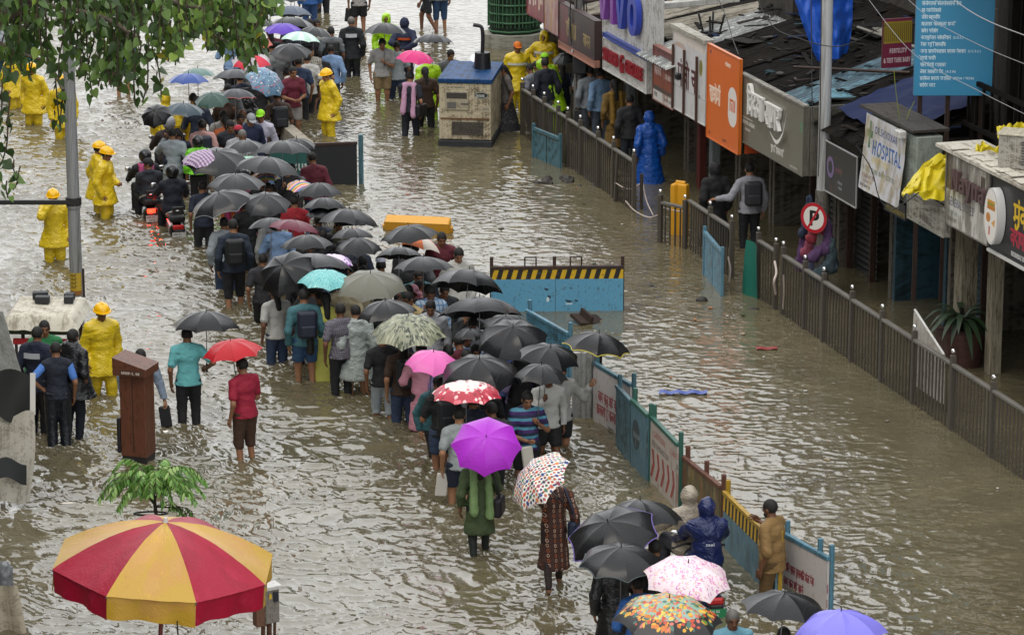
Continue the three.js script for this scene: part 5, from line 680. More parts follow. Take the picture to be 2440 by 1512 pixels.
function person(label, o) {
  const H = o.h || 1.66, dep = o.dep ?? 0.38, bulk = o.w || 1, pi = personCount++, q = rng(pi * 131 + 7), face = rad(o.face ?? 0), lean = rad(o.lean ?? 3), A = (v) => [v.x, v.y, v.z];
  const up = (x, y, z) => { const py = 0.53, dy = y - py, yy = py + dy * Math.cos(lean) - z * Math.sin(lean), zz = z * Math.cos(lean) + dy * Math.sin(lean); return V(x * H, (yy - (o.sit ? 0.27 : 0)) * H, zz * H); };
  const P = (x, y, z) => V(x * H, y * H, z * H), hy = o.sit ? 0.25 : 0.515;
  // skeleton
  const stride = o.walk ?? 0, legs = [-1, 1].map((s) => {
    const hip = P(0.052 * s, hy, 0);
    if (o.sit) return [hip, P(0.10 * s, hy + 0.02, 0.23), P(0.11 * s, 0.03, 0.22)];
    const f = stride * s * (pi % 2 ? 1 : -1), knee = P(0.058 * s, 0.285, 0.02 + 0.11 * f + (f < 0 ? 0.05 * -f : 0)), ankle = P(0.06 * s, 0.045 + (f < 0 ? 0.05 * -f : 0), 0.15 * f - 0.015); return [hip, knee, ankle];
  });
  const neck = up(0, 0.82, -0.004), hp = up(0, 0.912, 0.012 + (o.down ? 0.02 : 0)), arms = {};
  const pose = (s, a) => {
    const sh = up(0.106 * s, 0.788, -0.004), l1 = 0.172 * H, l2 = 0.152 * H; let T, hint = V(0.35 * s, -0.5, -0.6), g = 'open';
    if (Array.isArray(a)) { T = V(a[0] * H, a[1] * H, a[2] * H); g = a[3] || 'grip'; hint = V(0.5 * s, -0.9, -0.25); }
    else if (a && a.isVector3) { T = a; g = 'grip'; hint = V(0.5 * s, -0.9, -0.2); }
    else if (a === 'phone') { T = up(0.05 * s, 0.70, 0.17); g = 'grip'; hint = V(0.5 * s, -0.9, -0.2); }
    else if (a === 'hip') { T = up(0.13 * s, 0.58, 0.0); hint = V(1 * s, 0, -0.5); }
    else if (a === 'front') { T = up(0.02 * s, 0.60, 0.14); g = 'grip'; hint = V(0.8 * s, -0.3, -0.5); }
    else if (a === 'bars') { T = up(0.17 * s, 0.62, 0.27); g = 'grip'; hint = V(0.7 * s, -0.6, -0.2); }
    else if (a === 'face') { T = up(0.03 * s, 0.86, 0.12); g = 'grip'; hint = V(0.7 * s, -0.8, 0.1); }
    else if (a === 'back') { T = up(0.02 * s, 0.60, -0.13); hint = V(0.8 * s, -0.2, -0.6); }
    else { T = up(0.145 * s, 0.49, 0.015 - 0.05 * stride * s * (pi % 2 ? 1 : -1)); }
    const [el, w] = ik(sh, T, l1, l2, hint); return { sh, el, w, g };
  };
  arms.L = pose(1, o.aL); arms.R = pose(-1, o.aR);   // +x is the person's left when facing +z
  const k = H, body = [], c = o.child ? 0.9 : 1;
  const legB = (inf, end) => legs.flatMap(([h, kn, an]) => [B3(A(h), A(kn), 0.05 * k * bulk + inf, 0.034 * k + inf), B3(A(kn), A(an), 0.033 * k + inf, 0.022 * k + inf * (end || 1))]);
  const torso = (inf) => [{ a: A(up(0, 0.55, 0)), ra: 0.1, e: [0.088 * k * bulk + inf, 0.065 * k + inf, 0.062 * k * bulk + inf] }, { a: A(up(0, 0.635, 0.002 + 0.01 * (bulk - 1))), ra: 0.1, e: [0.078 * k * bulk + inf, 0.085 * k + inf, 0.056 * k * bulk * bulk + inf] }, { a: A(up(0, 0.735, 0)), ra: 0.1, e: [0.094 * k * bulk + inf, 0.082 * k + inf, 0.06 * k * bulk + inf] }, B3(A(up(0, 0.822, -0.008)), A(up(0.098, 0.79, -0.004)), 0.036 * k + inf * 0.6, 0.03 * k + inf), B3(A(up(0, 0.822, -0.008)), A(up(-0.098, 0.79, -0.004)), 0.036 * k + inf * 0.6, 0.03 * k + inf)];
  const armB = (inf, frac = 1) => ['L', 'R'].flatMap((s) => { const { sh, el, w } = arms[s]; if (frac <= 0.5) { const e = sh.clone().lerp(el, frac * 2); return [B3(A(sh), A(e), 0.029 * k + inf, 0.026 * k + inf)]; } const e = el.clone().lerp(w, (frac - 0.5) * 2); return [B3(A(sh), A(el), 0.029 * k + inf, 0.024 * k + inf), B3(A(el), A(e), 0.023 * k + inf, (0.023 - 0.007 * (frac - 0.5) * 2) * k + inf)]; });
  body.push(...legB(0), ...legs.map(([, , an]) => B3(A(an.clone().add(V(0, -0.022 * k, -0.012 * k))), A(an.clone().add(V(0, -0.03 * k, 0.085 * k))), 0.02 * k, 0.016 * k)), ...torso(0), ...armB(0), B3(A(neck), A(hp), 0.036 * k, 0.034 * k));
  const skinParts = [{ geo: fieldMesh(body, 0.024, 0.022) }];
  const turn = rad(o.turn || 0), nod = rad(o.down ?? 6) + lean * 0.5, hs = (o.child ? 1.08 : 0.97) * H / HS;
  const hm = new THREE.Matrix4().compose(hp, new THREE.Quaternion().setFromEuler(new THREE.Euler(nod, turn, 0, 'YXZ')), V(hs, hs, hs)); skinParts.push({ geo: headGeo, m: hm });
  for (const s of ['L', 'R']) { const { el, w, g } = arms[s], sg = s === 'L' ? 1 : -1, dir = w.clone().sub(el).normalize(), Y = dir.clone().negate(), Z0 = Math.abs(dir.z) > 0.8 ? V(0, 1, 0) : V(0, 0, 1), Z = Z0.addScaledVector(Y, -Z0.dot(Y)).normalize(), X = Y.clone().cross(Z); const m = new THREE.Matrix4().makeBasis(X, Y, Z).setPosition(w); m.multiply(new THREE.Matrix4().makeScale(-sg * hs, hs, hs)); skinParts.push({ geo: handGeos[g], m, flip: -sg < 0 }); }
  const g = thing('person', label, 'person', V(0, 0, 0), face, o.group);
  const bm = part('body', joinSkin(skinParts), skinMat(o.skin ?? pi), g);
  // head wear and hair
  const onHead = (name, geo, m, dy = 0, parent = g) => { const e = part(name, geo, m, parent); e.applyMatrix4(hm); if (dy) e.position.add(V(0, dy * hs, 0).applyQuaternion(e.quaternion)); return e; };
  if (o.hair !== 'none') onHead('hair', hairGeo[o.hair || 'short'], o.grey ? greyHair : hairMat);
  if (o.hat) { const [kind, colour] = o.hat, e = onHead(kind === 'hardhat' ? 'hard_hat' : kind, hatGeo[kind], mat(colour, kind === 'helmet' || kind === 'hardhat' ? 0.25 : 0.8), kind === 'hardhat' ? 0.045 : kind === 'cap' ? 0.05 : kind === 'kufi' ? 0.085 : 0.01); if (kind === 'helmet') part('visor', visorGeo, mat([0.01, 0.01, 0.012], 0.08), e); }
  // clothes
  const wr = (amp) => (f, x, y, z) => f + amp * (n3(x * 8 + pi, y * 11, z * 8) + 0.6 * n3(x * 19, y * 24 + pi, z * 19));
  const bot = o.bottom ?? ['jeans', '#1c2029'], top = o.top ?? ['shirt', '#222326'];
  const hem = { shirt: 0.485, tee: 0.49, vest: 0.49, jacket: 0.44, rain: 0.33, kurta: 0.2, robe: 0.06, poncho: 0.28 }[top[0]] ?? 0.485, hemY = (top[2]?.hem ?? hem) * H - (o.sit ? 0.27 * H : 0), wet = ['rain', 'poncho', 'robe'].includes(top[0]) && top[2]?.dry !== 1;
  const end = { jeans: 0.04, shorts: 0.33, rolled: 0.22, leggings: 0.06, rain: 0.05, skirt: 0.05 }[bot[0]] ?? 0.05;
  if (top[0] !== 'robe') {
    const inf = bot[0] === 'leggings' ? 0.006 : bot[0] === 'rain' ? 0.032 : bot[0] === 'shorts' ? 0.026 : 0.018, lb = legB(inf, bot[0] === 'rain' ? 1.2 : 1);
    lb.push({ a: A(o.sit ? P(0, 0.27, 0) : P(0, 0.54, 0)), ra: 0.1, e: [0.09 * k * bulk + inf, 0.07 * k + inf, 0.066 * k * bulk + inf] });
    if (bot[0] === 'skirt') lb.push(B3(A(P(0, 0.5, 0)), A(P(0, 0.08, 0)), 0.09 * k, 0.2 * k));
    const cutK = o.sit ? -1 : end * H, w = wr(0.006);
    const tg = fieldMesh(lb, 0.026, 0.02, (f, x, y, z) => { f = w(f, x, y, z); if (!o.sit) f = Math.max(f, cutK - y, y - 0.555 * H); return f; });
    const te = part(bot[0] === 'skirt' ? 'skirt' : bot[0] === 'shorts' ? 'shorts' : 'trousers', clothUV(tg), clothMat(bot[1], bot[0] === 'rain'), g);
  }
  {
    const inf = { rain: 0.036, jacket: 0.03, poncho: 0.035, robe: 0.034, kurta: 0.024, tee: 0.022, vest: 0.022 }[top[0]] ?? 0.024, sl = top[2]?.sleeve ?? { tee: 0.34, shirt: 0.95, vest: 0, rain: 0.97, jacket: 0.96, kurta: 0.8, poncho: 0.5, robe: 0.95 }[top[0]] ?? 0.4;
    const tb = [...torso(inf)]; if (sl > 0) tb.push(...armB(inf * 0.8 + 0.004, sl));
    const pelv = o.sit ? P(0, 0.27, -0.005) : up(0, 0.54, 0), hc = V(pelv.x, Math.max(hemY - 0.02, hemY), pelv.z), fl = { rain: 0.155, kurta: 0.115, robe: 0.17, poncho: 0.2, jacket: 0.114 }[top[0]] ?? 0.107;
    if (fl && !o.sit) tb.push(B3(A(up(0, 0.60, 0)), A(hc), 0.072 * k * bulk + inf, fl * k * (fl < 0.1 ? bulk : 1) + inf, { fz: 1.25 }));
    if (top[0] === 'poncho') tb.push(B3(A(up(0, 0.8, -0.01)), A(hc), 0.1 * k, fl * k, { fz: 1.2 }));
    if (o.sit) tb.push(B3(A(up(0, 0.62, 0)), A(P(0, 0.28, 0.02)), 0.08 * k + inf, 0.13 * k));
    const w = wr(wet ? 0.012 : 0.009); const nk = up(0, 0.846, 0).y;
    const hooded = o.hood; if (hooded) tb.push({ a: A(hp.clone().add(V(0, 0.012, -0.012))), ra: 0.16, e: [0.108 * hs, 0.135 * hs, 0.128 * hs] }, B3(A(neck), A(hp), 0.075, 0.085)); else if (wet || top[0] === 'jacket') tb.push(B3(A(up(-0.035, 0.835, -0.035)), A(up(0.035, 0.835, -0.035)), 0.045, 0.045));
    if (hooded) { const fc = V(0, -0.005, 0.125).applyMatrix4(hm); tb.push({ a: A(fc), ra: 0.12, e: [0.066 * hs, 0.098 * hs, 0.075 * hs], sub: 1 }); }
    const tg = fieldMesh(tb, top[0] === 'tee' || top[0] === 'shirt' ? 0.024 : 0.026, 0.025, (f, x, y, z) => { f = w(f, x, y, z); return o.sit ? Math.max(f, 0.2 * H - y) : Math.max(f, hemY - y); });
    if (o.mark) markBack(g, up, o.mark);
    part({ rain: 'raincoat', jacket: 'jacket', kurta: 'kurta', poncho: 'poncho', robe: 'robe', vest: 'vest', tee: 'shirt' }[top[0]] || 'shirt', clothUV(tg), clothMat(top[1], wet), g);
    if (o.band) { const bd = part('reflective_band', new THREE.CylinderGeometry(0.1 * k * bulk + inf + 0.012, 0.1 * k * bulk + inf + 0.012, 0.05, 24, 1, true).scale(1, 1, 0.7), mat(o.band, 0.4), g); bd.position.copy(up(0, 0.725, 0)); bd.rotation.x = lean; }
    if (o.under) { // shirt showing under a vest, as sleeves
      part('sleeves', clothUV(fieldMesh(armB(0.012, 0.36), 0.022, 0.01)), clothMat(o.under), g); }
    if (o.scarf) part('scarf', clothUV(fieldMesh([B3(A(up(-0.06, 0.83, -0.03)), A(up(0.06, 0.83, -0.03)), 0.05, 0.05), B3(A(up(0.05, 0.82, -0.055)), A(up(0.06, 0.5, -0.1)), 0.05, 0.06), B3(A(up(-0.06, 0.82, -0.05)), A(up(-0.07, 0.46, -0.09)), 0.045, 0.06)], 0.024, 0.03, wr(0.008))), clothMat(o.scarf), g);
  }
  // bags
  if (o.pack) { const p = part('backpack', packGeo, keep('bag' + o.pack, () => mat(o.pack, 0.6)), g); p.position.copy(up(0, 0.70, -0.135 - 0.02 * bulk)); p.rotation.x = lean; p.scale.setScalar(H / 1.7); const z = part('pocket', pocketGeo, keep('bag' + o.pack, () => 0), p); z.position.set(0, -0.09, -0.1); for (const s of [-1, 1]) { const st = part('strap', strapGeo, keep('bag' + o.pack, () => 0), p); st.position.set(0.11 * s, 0.02, 0.245); st.rotation.x = 0.12; } }
  if (o.bag) { const s = o.bagSide || -1, b = part('shoulder_bag', rbx(0.3, 0.26, 0.12, 0.05), mat(o.bag, 0.5), g); b.position.copy(up(0.15 * s, 0.52, -0.03)); b.rotation.y = 1.2; const pts = [up(0.15 * s, 0.58, -0.08), up(0.12 * s, 0.72, -0.10), up(0.075 * s, 0.845, -0.01), up(0.13 * s, 0.72, 0.09), up(0.15 * s, 0.58, 0.04)]; const e = part('strap', tube(pts, 0.014, 24, 6), mat(o.bag, 0.5), g); }
  if (o.carry) { const { w } = arms[o.carrySide || 'L'], b = part('carry_bag', rbx(0.16, 0.32, 0.05, 0.02), mat(o.carry, 0.6), g); b.position.copy(w.clone().add(V(0, -0.22, 0.03))); b.rotation.z = 0.12; }
  // place: by the top of the head in the photograph, or where the umbrella handle puts the hand
  const top3 = V(0, 0.118, 0).applyMatrix4(hm), rot = (v) => v.clone().applyAxisAngle(V(0, 1, 0), face);
  if (o.head) { const level = -dep + top3.y + (o.hat ? 0.03 : o.hood ? 0.03 : 0) + (o.y0 || 0), w = ground(o.head[0], o.head[1], level), t = rot(top3); g.position.set(w.x - t.x, -dep + (o.y0 || 0), w.z - t.z); }
  else if (o.at) g.position.set(o.at.x, -dep, o.at.z);
  return g;
}

// ---------- umbrellas ----------
const canopyVariants = [0, 1, 2, 3].map((vr) => {
  const n = 8, hh = 0.5, panels = [], ribs = [], rib = (s) => { const a = s * 1.12; return [Math.sin(a) / Math.sin(1.12), -(1 - Math.cos(a)) / (1 - Math.cos(1.12)) * hh]; };
  const tips = Array.from({ length: n }, (_, i) => 1 + (vr ? 0.035 * n2(i * 3.3, vr * 7) : 0)), dr = Array.from({ length: n }, (_, i) => vr >= 2 ? 0.06 * n2(i * 2.1 + 9, vr * 5) : 0.012 * n2(i * 2, vr));
  const pt = (i, s) => { const [r, y] = rib(s), a = i / n * 6.2832 + 0.2; const t = tips[((i % n) + n) % n], d = dr[((i % n) + n) % n]; return V(Math.cos(a) * r * t, y + d * s * s, Math.sin(a) * r * t); };
  for (let i = 0; i < n; i++) {
    panels.push(sheet(6, 8, (u, v) => { const bow = 4 * u * (1 - u), s = v * (1 - 0.075 * bow * v), p = pt(i, s).lerp(pt(i + 1, s), u); p.y -= 0.022 * bow * Math.sin(v * 3.1) + 0.006 * n3(p.x * 9 + vr * 4, v * 7, p.z * 9) * v; if (vr === 3 && i % 3 === 0) p.y -= 0.05 * bow * v * v; return p; }, (u, v) => { const p = pt(i, v).lerp(pt(i + 1, v), u); return [0.5 + p.x * 0.5, 0.5 + p.z * 0.5]; }));
    ribs.push(tube([0.02, 0.3, 0.6, 0.85, 1].map((s) => pt(i, s).add(V(0, -0.012, 0))), 0.006, 10, 4));
  }
  const hem = []; for (let i = 0; i < n; i++) for (let u = 0; u < 1; u += 0.2) { const bow = 4 * u * (1 - u), s = 1 - 0.075 * bow; hem.push(pt(i, s).lerp(pt(i + 1, s), u)); } hem.push(hem[0].clone());
  return { panels, ribs, hem };
});
const shaftMat = mat([0.25, 0.25, 0.26], 0.3, { metalness: 0.9 }), gripMat = mat([0.012, 0.012, 0.012], 0.5);
const UPRINT = {
  star: (c, w, h) => { c.fillStyle = '#e6e2dc'; c.fillRect(0, 0, w, h); const q = rng(3), cs = ['#2a3a78', '#2f6e4e', '#c2502e', '#8a2440', '#1f2c3c', '#d07a3a']; for (let j = 0; j < 11; j++) for (let i = 0; i < 11; i++) { const X = (i + (j % 2) * 0.5) * w / 10.5, Y = j * h / 10.5, k = (i + j * 2) % 6; c.fillStyle = cs[k]; c.beginPath(); for (let a = 0; a < 16; a++) { const r = a % 2 ? 9 : 17; c.lineTo(X + r * Math.cos(a * 0.3927), Y + r * Math.sin(a * 0.3927)); } c.fill(); for (let a = 0; a < 8; a++) { c.fillStyle = cs[(k + 1 + a % 3 + j) % 6]; c.beginPath(); c.ellipse(X + 30 * Math.cos(a * 0.785), Y + 30 * Math.sin(a * 0.785), 7.5, 6, a * 0.785, 0, 7); c.fill(); } } },
  roses: (c, w, h) => { c.fillStyle = '#b02038'; c.fillRect(0, 0, w, h); const q = rng(4); c.fillStyle = '#e8d0cc'; c.beginPath(); c.arc(w / 2, h / 2, w * 0.3, 0, 7); c.fill(); for (let i = 0; i < 150; i++) { const a = q() * 6.3, r = Math.sqrt(q()) * w * 0.5; c.fillStyle = ['#e6bcb8', '#c83a4c', '#8a1428', '#f0dcd8', '#d86a76'][i % 5]; c.beginPath(); c.arc(w / 2 + r * Math.cos(a), h / 2 + r * Math.sin(a), 6 + 10 * q(), 0, 7); c.fill(); } },
  orange: (c, w, h) => { c.fillStyle = '#1d1b1c'; c.fillRect(0, 0, w, h); const q = rng(5); c.fillStyle = '#8aa89a'; c.beginPath(); c.arc(w / 2, h / 2, w * 0.33, 0, 7); c.fill(); for (let i = 0; i < 520; i++) { const a = q() * 6.3, r = Math.sqrt(q()) * w * 0.42; c.fillStyle = ['#c8701c', '#d8a02c', '#b8442c', '#6f8a3c', '#c86a5c', '#3f6a5c', '#e0b84c'][i % 7]; c.beginPath(); c.ellipse(w / 2 + r * Math.cos(a), h / 2 + r * Math.sin(a), 5 + 11 * q(), 4 + 8 * q(), q() * 3, 0, 7); c.fill(); } },
  pinkdots: (c, w, h) => { c.fillStyle = '#e6d4da'; c.fillRect(0, 0, w, h); const q = rng(6); for (let i = 0; i < 620; i++) { c.strokeStyle = ['#d06ab0', '#c05aa4', '#dca0b8', '#d8b49c'][i % 4]; c.lineWidth = 4; c.beginPath(); c.arc(q() * w, q() * h, 5 + 5 * q(), q() * 3, 3.6 + q() * 2); c.stroke(); } },
  camo: (c, w, h) => { c.fillStyle = '#8c8e76'; c.fillRect(0, 0, w, h); const q = rng(7); for (let i = 0; i < 640; i++) { c.fillStyle = ['#3f4638', '#5e6450', '#b0b096', '#2d332b', '#74785f'][i % 5]; const x = q() * w, y = q() * h, a = Math.atan2(y - h / 2, x - w / 2); c.beginPath(); c.ellipse(x, y, 9 + 12 * q(), 4 + 4 * q(), a + 0.5 * (q() - 0.5), 0, 7); c.fill(); } },
  aqua: (c, w, h) => { c.fillStyle = '#6cb8b8'; c.fillRect(0, 0, w, h); const q = rng(8); for (let i = 0; i < 560; i++) { c.fillStyle = ['#2f7a8c', '#9ad4cc', '#3a92a0', '#b4e0d4'][i % 4]; const x = q() * w, y = q() * h; c.beginPath(); c.ellipse(x, y, 8 * q() + 3, 3, Math.atan2(y - h / 2, x - w / 2), 0, 7); c.fill(); } },
  plaid: (c, w, h) => { c.fillStyle = '#7a5a80'; c.fillRect(0, 0, w, h); c.fillStyle = 'rgba(215,200,215,0.5)'; for (let i = 0; i < 16; i++) { c.fillRect(i * w / 16, 0, w / 40, h); c.fillRect(0, i * h / 16, w, h / 40); } c.fillStyle = 'rgba(60,40,70,0.4)'; for (let i = 0; i < 16; i++) c.fillRect(i * w / 16 + w / 30, 0, w / 40, h); },
  aquafloral: (c, w, h) => { c.fillStyle = '#7fc0b0'; c.fillRect(0, 0, w, h); speckle(c, w, h, 1, ['#fff'], 1, 2, 1); const q = rng(9); for (let i = 0; i < 300; i++) { c.fillStyle = ['#d8d890', '#4f9c9c', '#b0d8c8', '#d0b050'][i % 4]; c.beginPath(); c.arc(q() * w, q() * h, 4 + 8 * q(), 0, 7); c.fill(); } },
  rainbow: (c, w, h) => { const cs = ['#c84a5a', '#d89a3a', '#c8c05a', '#5a9a6a', '#4a7ab0', '#8a5a9c', '#d890a8', '#e0d0b8']; for (let i = 0; i < 32; i++) { c.fillStyle = cs[i % 8]; c.fillRect(0, i * h / 32, w, h / 32 + 1); } },
  lilac: (c, w, h) => { c.fillStyle = '#d8c8e0'; c.fillRect(0, 0, w, h); const q = rng(10); for (let i = 0; i < 300; i++) { const a = q() * 6.3, r = w * (0.32 + 0.18 * q()); c.fillStyle = ['#8a4aa8', '#b07ac4', '#6a3a90'][i % 3]; c.beginPath(); c.arc(w / 2 + r * Math.cos(a), h / 2 + r * Math.sin(a), 5 + 7 * q(), 0, 7); c.fill(); } },
  bluemix: (c, w, h) => { c.fillStyle = '#5f819a'; c.fillRect(0, 0, w, h); const q = rng(12); for (let i = 0; i < 260; i++) { c.fillStyle = ['#c04a5a', '#3a5a90', '#e0e0e0', '#2f3f5a'][i % 4]; c.fillRect(q() * w, q() * h, 8 + 20 * q(), 5 + 9 * q()); } },
  checkdark: (c, w, h) => { c.fillStyle = '#2c3648'; c.fillRect(0, 0, w, h); c.fillStyle = 'rgba(150,170,190,0.35)'; for (let i = 0; i < 40; i++) { c.fillRect(i * w / 40, 0, 3, h); c.fillRect(0, i * h / 40, w, 3); } },
  mint: (c, w, h) => { c.fillStyle = '#a8cabc'; c.fillRect(0, 0, w, h); c.fillStyle = '#c4e0d4'; for (let i = 0; i < 8; i++) { c.beginPath(); c.moveTo(w / 2, h / 2); c.arc(w / 2, h / 2, w, i * 0.785, i * 0.785 + 0.39); c.fill(); } },
};
const umbMat = (k) => keep('u' + (k.isColor ? k.getHexString() : k), () => UPRINT[k] ? mat(0xffffff, 0.5, { map: keep('ut' + k, () => canvasTex(512, 512, UPRINT[k])), clearcoat: 0.25, clearcoatRoughness: 0.4 }) : mat(k, 0.42, { clearcoat: typeof k === 'string' && col(k).r < 0.04 ? 0.3 : 0.15, clearcoatRoughness: 0.2, specularIntensity: 0.4, bumpMap: clothBump, bumpScale: 0.004 }));
const AWAY = 197, TO = 17;
const brief = (a, b) => a.split(' ').length > 16 ? b : a; let umbCount = 0; const umbrellas = [];
// spec: [x0, x1, apexX, apexY, bottomY] as seen, turned into a place, a size and a tilt
function umbrella(spec, colour, phrase, o = {}) {
  const [x0, x1, ax, ay, by] = spec, ui = umbCount++, apexY = (o.y ?? 1.66) + 0.03 * n2(ui * 3.7, 1), p = ground(ax, ay, apexY), dist = p.distanceTo(V(0, CAM_H, 0)), Rr = (x1 - x0) / 2 * dist / FOC;
  const want = (by - ay) / (x1 - x0); let e = -0.1; for (let i = 0; i < 90; i++) { if (0.25 * Math.cos(e) + 0.5 * Math.sin(e) >= want) break; e += 0.012; }
  const tc = o.tc !== undefined ? rad(o.tc) : Math.max(-0.35, Math.min(0.7, e - 0.29)), ts = rad(o.ts || 0);
  const g = thing('umbrella', phrase, 'umbrella', p, 0, 'umbrellas held above the crowd'); g.rotation.set(tc, 0, -ts, 'XYZ');
  const vr = canopyVariants[o.vr ?? ui % 3], m = umbMat(colour), spin = o.spin ?? (ui * 0.37) % 0.785, s = V(Rr, Rr * (0.95 + 0.2 * n2(ui * 2.3, 8)), Rr);
  const canopy = new THREE.Group(); canopy.name = 'canopy'; g.add(canopy); canopy.rotation.y = spin;
  vr.panels.forEach((gg, i) => { const e2 = part('panel', gg, o.alt && i % 2 ? umbMat(o.alt) : m, canopy); e2.scale.copy(s); });
  vr.ribs.forEach((gg) => { const e2 = part('rib', gg, shaftMat, canopy); e2.scale.copy(s); });
  const len = o.len || 0.82; part('shaft', cyl(0.007, 0.007, len, 8, 0, -len, 0), shaftMat, g); part('handle', cyl(0.016, 0.014, 0.13, 10, 0, -len - 0.06, 0), gripMat, g); part('tip', cyl(0.008, 0.005, 0.06, 8, 0, -0.01, 0), gripMat, g);
  if (o.trim) part('edge_piping', tube(vr.hem.map((q) => q.clone().multiply(s)), 0.007, 160, 5), mat(o.trim, 0.5), canopy);
  g.updateMatrixWorld(true); umbrellas.push({ ax, short: o.short || phrase, p: p.clone(), words: (o.short || phrase).split(' ').length });
  if (o.who !== null) {
    const w = o.who || {}, side = o.side || (ui % 2 ? 1 : -1), face = w.face ?? AWAY + 14 * n2(ui * 1.9, 4), hand = g.localToWorld(V(0, -len + 0.02, 0)), dep = w.dep ?? 0.38, H = w.h || 1.58 + 0.12 * ((ui * 7) % 10) / 10;
    const hx = o.hx || 0.13, hz = o.hz ?? 0.22, offs = V(hx * side, 0, hz).applyAxisAngle(V(0, 1, 0), rad(face)), base = hand.clone().sub(offs), loc = V(hx * side, hand.y + dep - 0.02, hz);
    const pr = person(w.label || brief(`person in ${w.desc || 'dark clothes'} under the ${o.short || phrase}`, `person under the ${o.short || phrase}`), { ...w, h: H, dep, face, at: base, walk: w.walk ?? 0.6 * n2(ui * 5.1, 2) + 0.3, [side > 0 ? 'aL' : 'aR']: loc });
  }
  return g;
}
// ---------- the crowd ----------
const PAL = { black: '#17181b', charcoal: '#26272b', navy: '#1a2233', denim: '#2c3b55', white: '#b4b4af', cream: '#ab9f82', grey: '#6a6c6e', pale: '#8f979c', 'light blue': '#7d9ac0', maroon: '#591a28', teal: '#315c62', pink: '#b87f8e', green: '#2a4a35', olive: '#484930', brown: '#3d2b20', yellow: '#b8b04a', lilac: '#9284b0', orange: '#a8552a', red: '#8c1420' };
const dr = (c, kind = 'shirt', bk = 'jeans', bc = 'charcoal', x = {}) => ({ desc: `${c} ${{ tee: 'T shirt', rain: 'raincoat', kurta: 'long tunic', robe: 'long robe', jacket: 'jacket' }[kind] || kind}`, top: [kind, PAL[c] || c, x.t], bottom: [bk, PAL[bc] || bc], ...x });
const K = ['#0b0c0e', '#0f1012', '#090a0b', '#141517'];
// nearest to the viewer first
umbrella([409, 576, 490, 741, 795], K[1], 'black umbrella above the red one, apart from the crowd', { short: 'black umbrella apart from the crowd', side: -1, hx: 0.27, hz: 0.05, who: dr('teal', 'tee', 'jeans', 'black', { desc: 'aqua shirt', top: ['tee', '#5fa6a8'], face: 188, dep: 0.2, h: 1.68, walk: 0.2, hair: 'short' }) });
umbrella([472, 619, 548, 811, 868], '#b01420', 'bright red umbrella beside the brown feeder pillar', { short: 'bright red umbrella', ts: -7, side: -1, hx: 0.05, hz: 0.2, who: { desc: 'crimson shirt', top: ['tee', '#8f1530'], bottom: ['rolled', '#3f2a1c'], face: 222, dep: 0.2, walk: 0, h: 1.68, w: 1.08 } });
umbrella([1071, 1243, 1158, 1040, 1124], '#a832c0', 'plain magenta umbrella tilted towards the viewer', { short: 'magenta umbrella', tc: 40, vr: 0, spin: 0.15, who: { desc: 'green tunic and scarf', top: ['kurta', '#3b4a2c', { hem: 0.3 }], bottom: ['leggings', '#121a16'], hair: 'long', scarf: '#6f8a58', bag: '#17121a', dep: 0.2, walk: 0.6, face: 190 } });
umbrella([1174, 1348, 1262, 1120, 1200], 'star', 'white umbrella with coloured star pattern leaning to the left', { tc: 24, ts: -38, who: null, len: 0.62 });
umbrella([1020, 1196, 1110, 908, 972], 'roses', 'red and pink umbrella with rose print', { short: 'rose print umbrella', vr: 2, who: dr('grey', 'tee', 'shorts', 'navy', { desc: 'pale grey T shirt', top: ['tee', '#8d9494'], dep: 0.3, carry: '#b8b4ac' }) });
umbrella([953, 1090, 1032, 838, 896], '#d868ac', 'pink umbrella below the camouflage one', { short: 'pink umbrella below the camouflage one', ts: 5, who: dr('black', 'tee', 'shorts', 'denim', { pack: '#12151a', dep: 0.3 }) });
umbrella([1047, 1247, 1142, 853, 940], '#131416', 'large wet black umbrella behind the rose print one', { vr: 1, short: 'large wet black umbrella', who: dr('navy', 'shirt') });
umbrella([1225, 1358, 1290, 868, 916], K[3], 'black umbrella over the man in the striped shirt', { short: 'umbrella near the lettered barricade', ts: 4, side: 1, hz: 0.12, who: { label: 'man in purple and teal striped T shirt holding a white bag', top: ['tee', 'stripes'], bottom: ['shorts', '#14161a'], face: 12, dep: 0.38, carry: '#c4c0b4', carrySide: 'R', aR: 'front', walk: 0.2, w: 1.1, down: 16 } });
umbrella([1235, 1388, 1312, 824, 888], K[1], 'black umbrella left of the yellow edged one', { ts: 7, vr: 3, short: 'black umbrella left of the yellow edged one', who: dr('white', 'shirt', 'shorts', 'black', { face: TO }) });
umbrella([1347, 1512, 1427, 793, 852], K[2], 'black umbrella with yellow edge piping at the right of the crowd', { ts: 9, trim: '#b8a828', side: 1, hx: 0.42, hz: 0.1, len: 0.75, who: { label: 'man in pale grey shirt stretching his arm to the yellow edged umbrella', top: ['shirt', '#9a9a96', { sleeve: 0.9 }], bottom: ['shorts', '#1a1b1e'], face: 14, dep: 0.38, walk: 0.5, h: 1.68, down: 14 } });
umbrella([1133, 1310, 1222, 778, 866], '#141518', 'big domed black umbrella with a spike on top', { vr: 0, short: 'domed black umbrella with a spike', who: dr('lilac', 'shirt', 'jeans', 'charcoal', { face: TO }) });
umbrella([1145, 1262, 1205, 752, 800], K[2], 'black umbrella half hidden behind the domed one', { vr: 1, who: dr('black', 'shirt') });
umbrella([1078, 1160, 1120, 783, 812], K[0], 'small crumpled black umbrella beside the camouflage one', { vr: 3, y: 1.5, who: dr('white', 'vest', 'jeans', 'navy', { face: TO, under: '#b4b4af' }) });
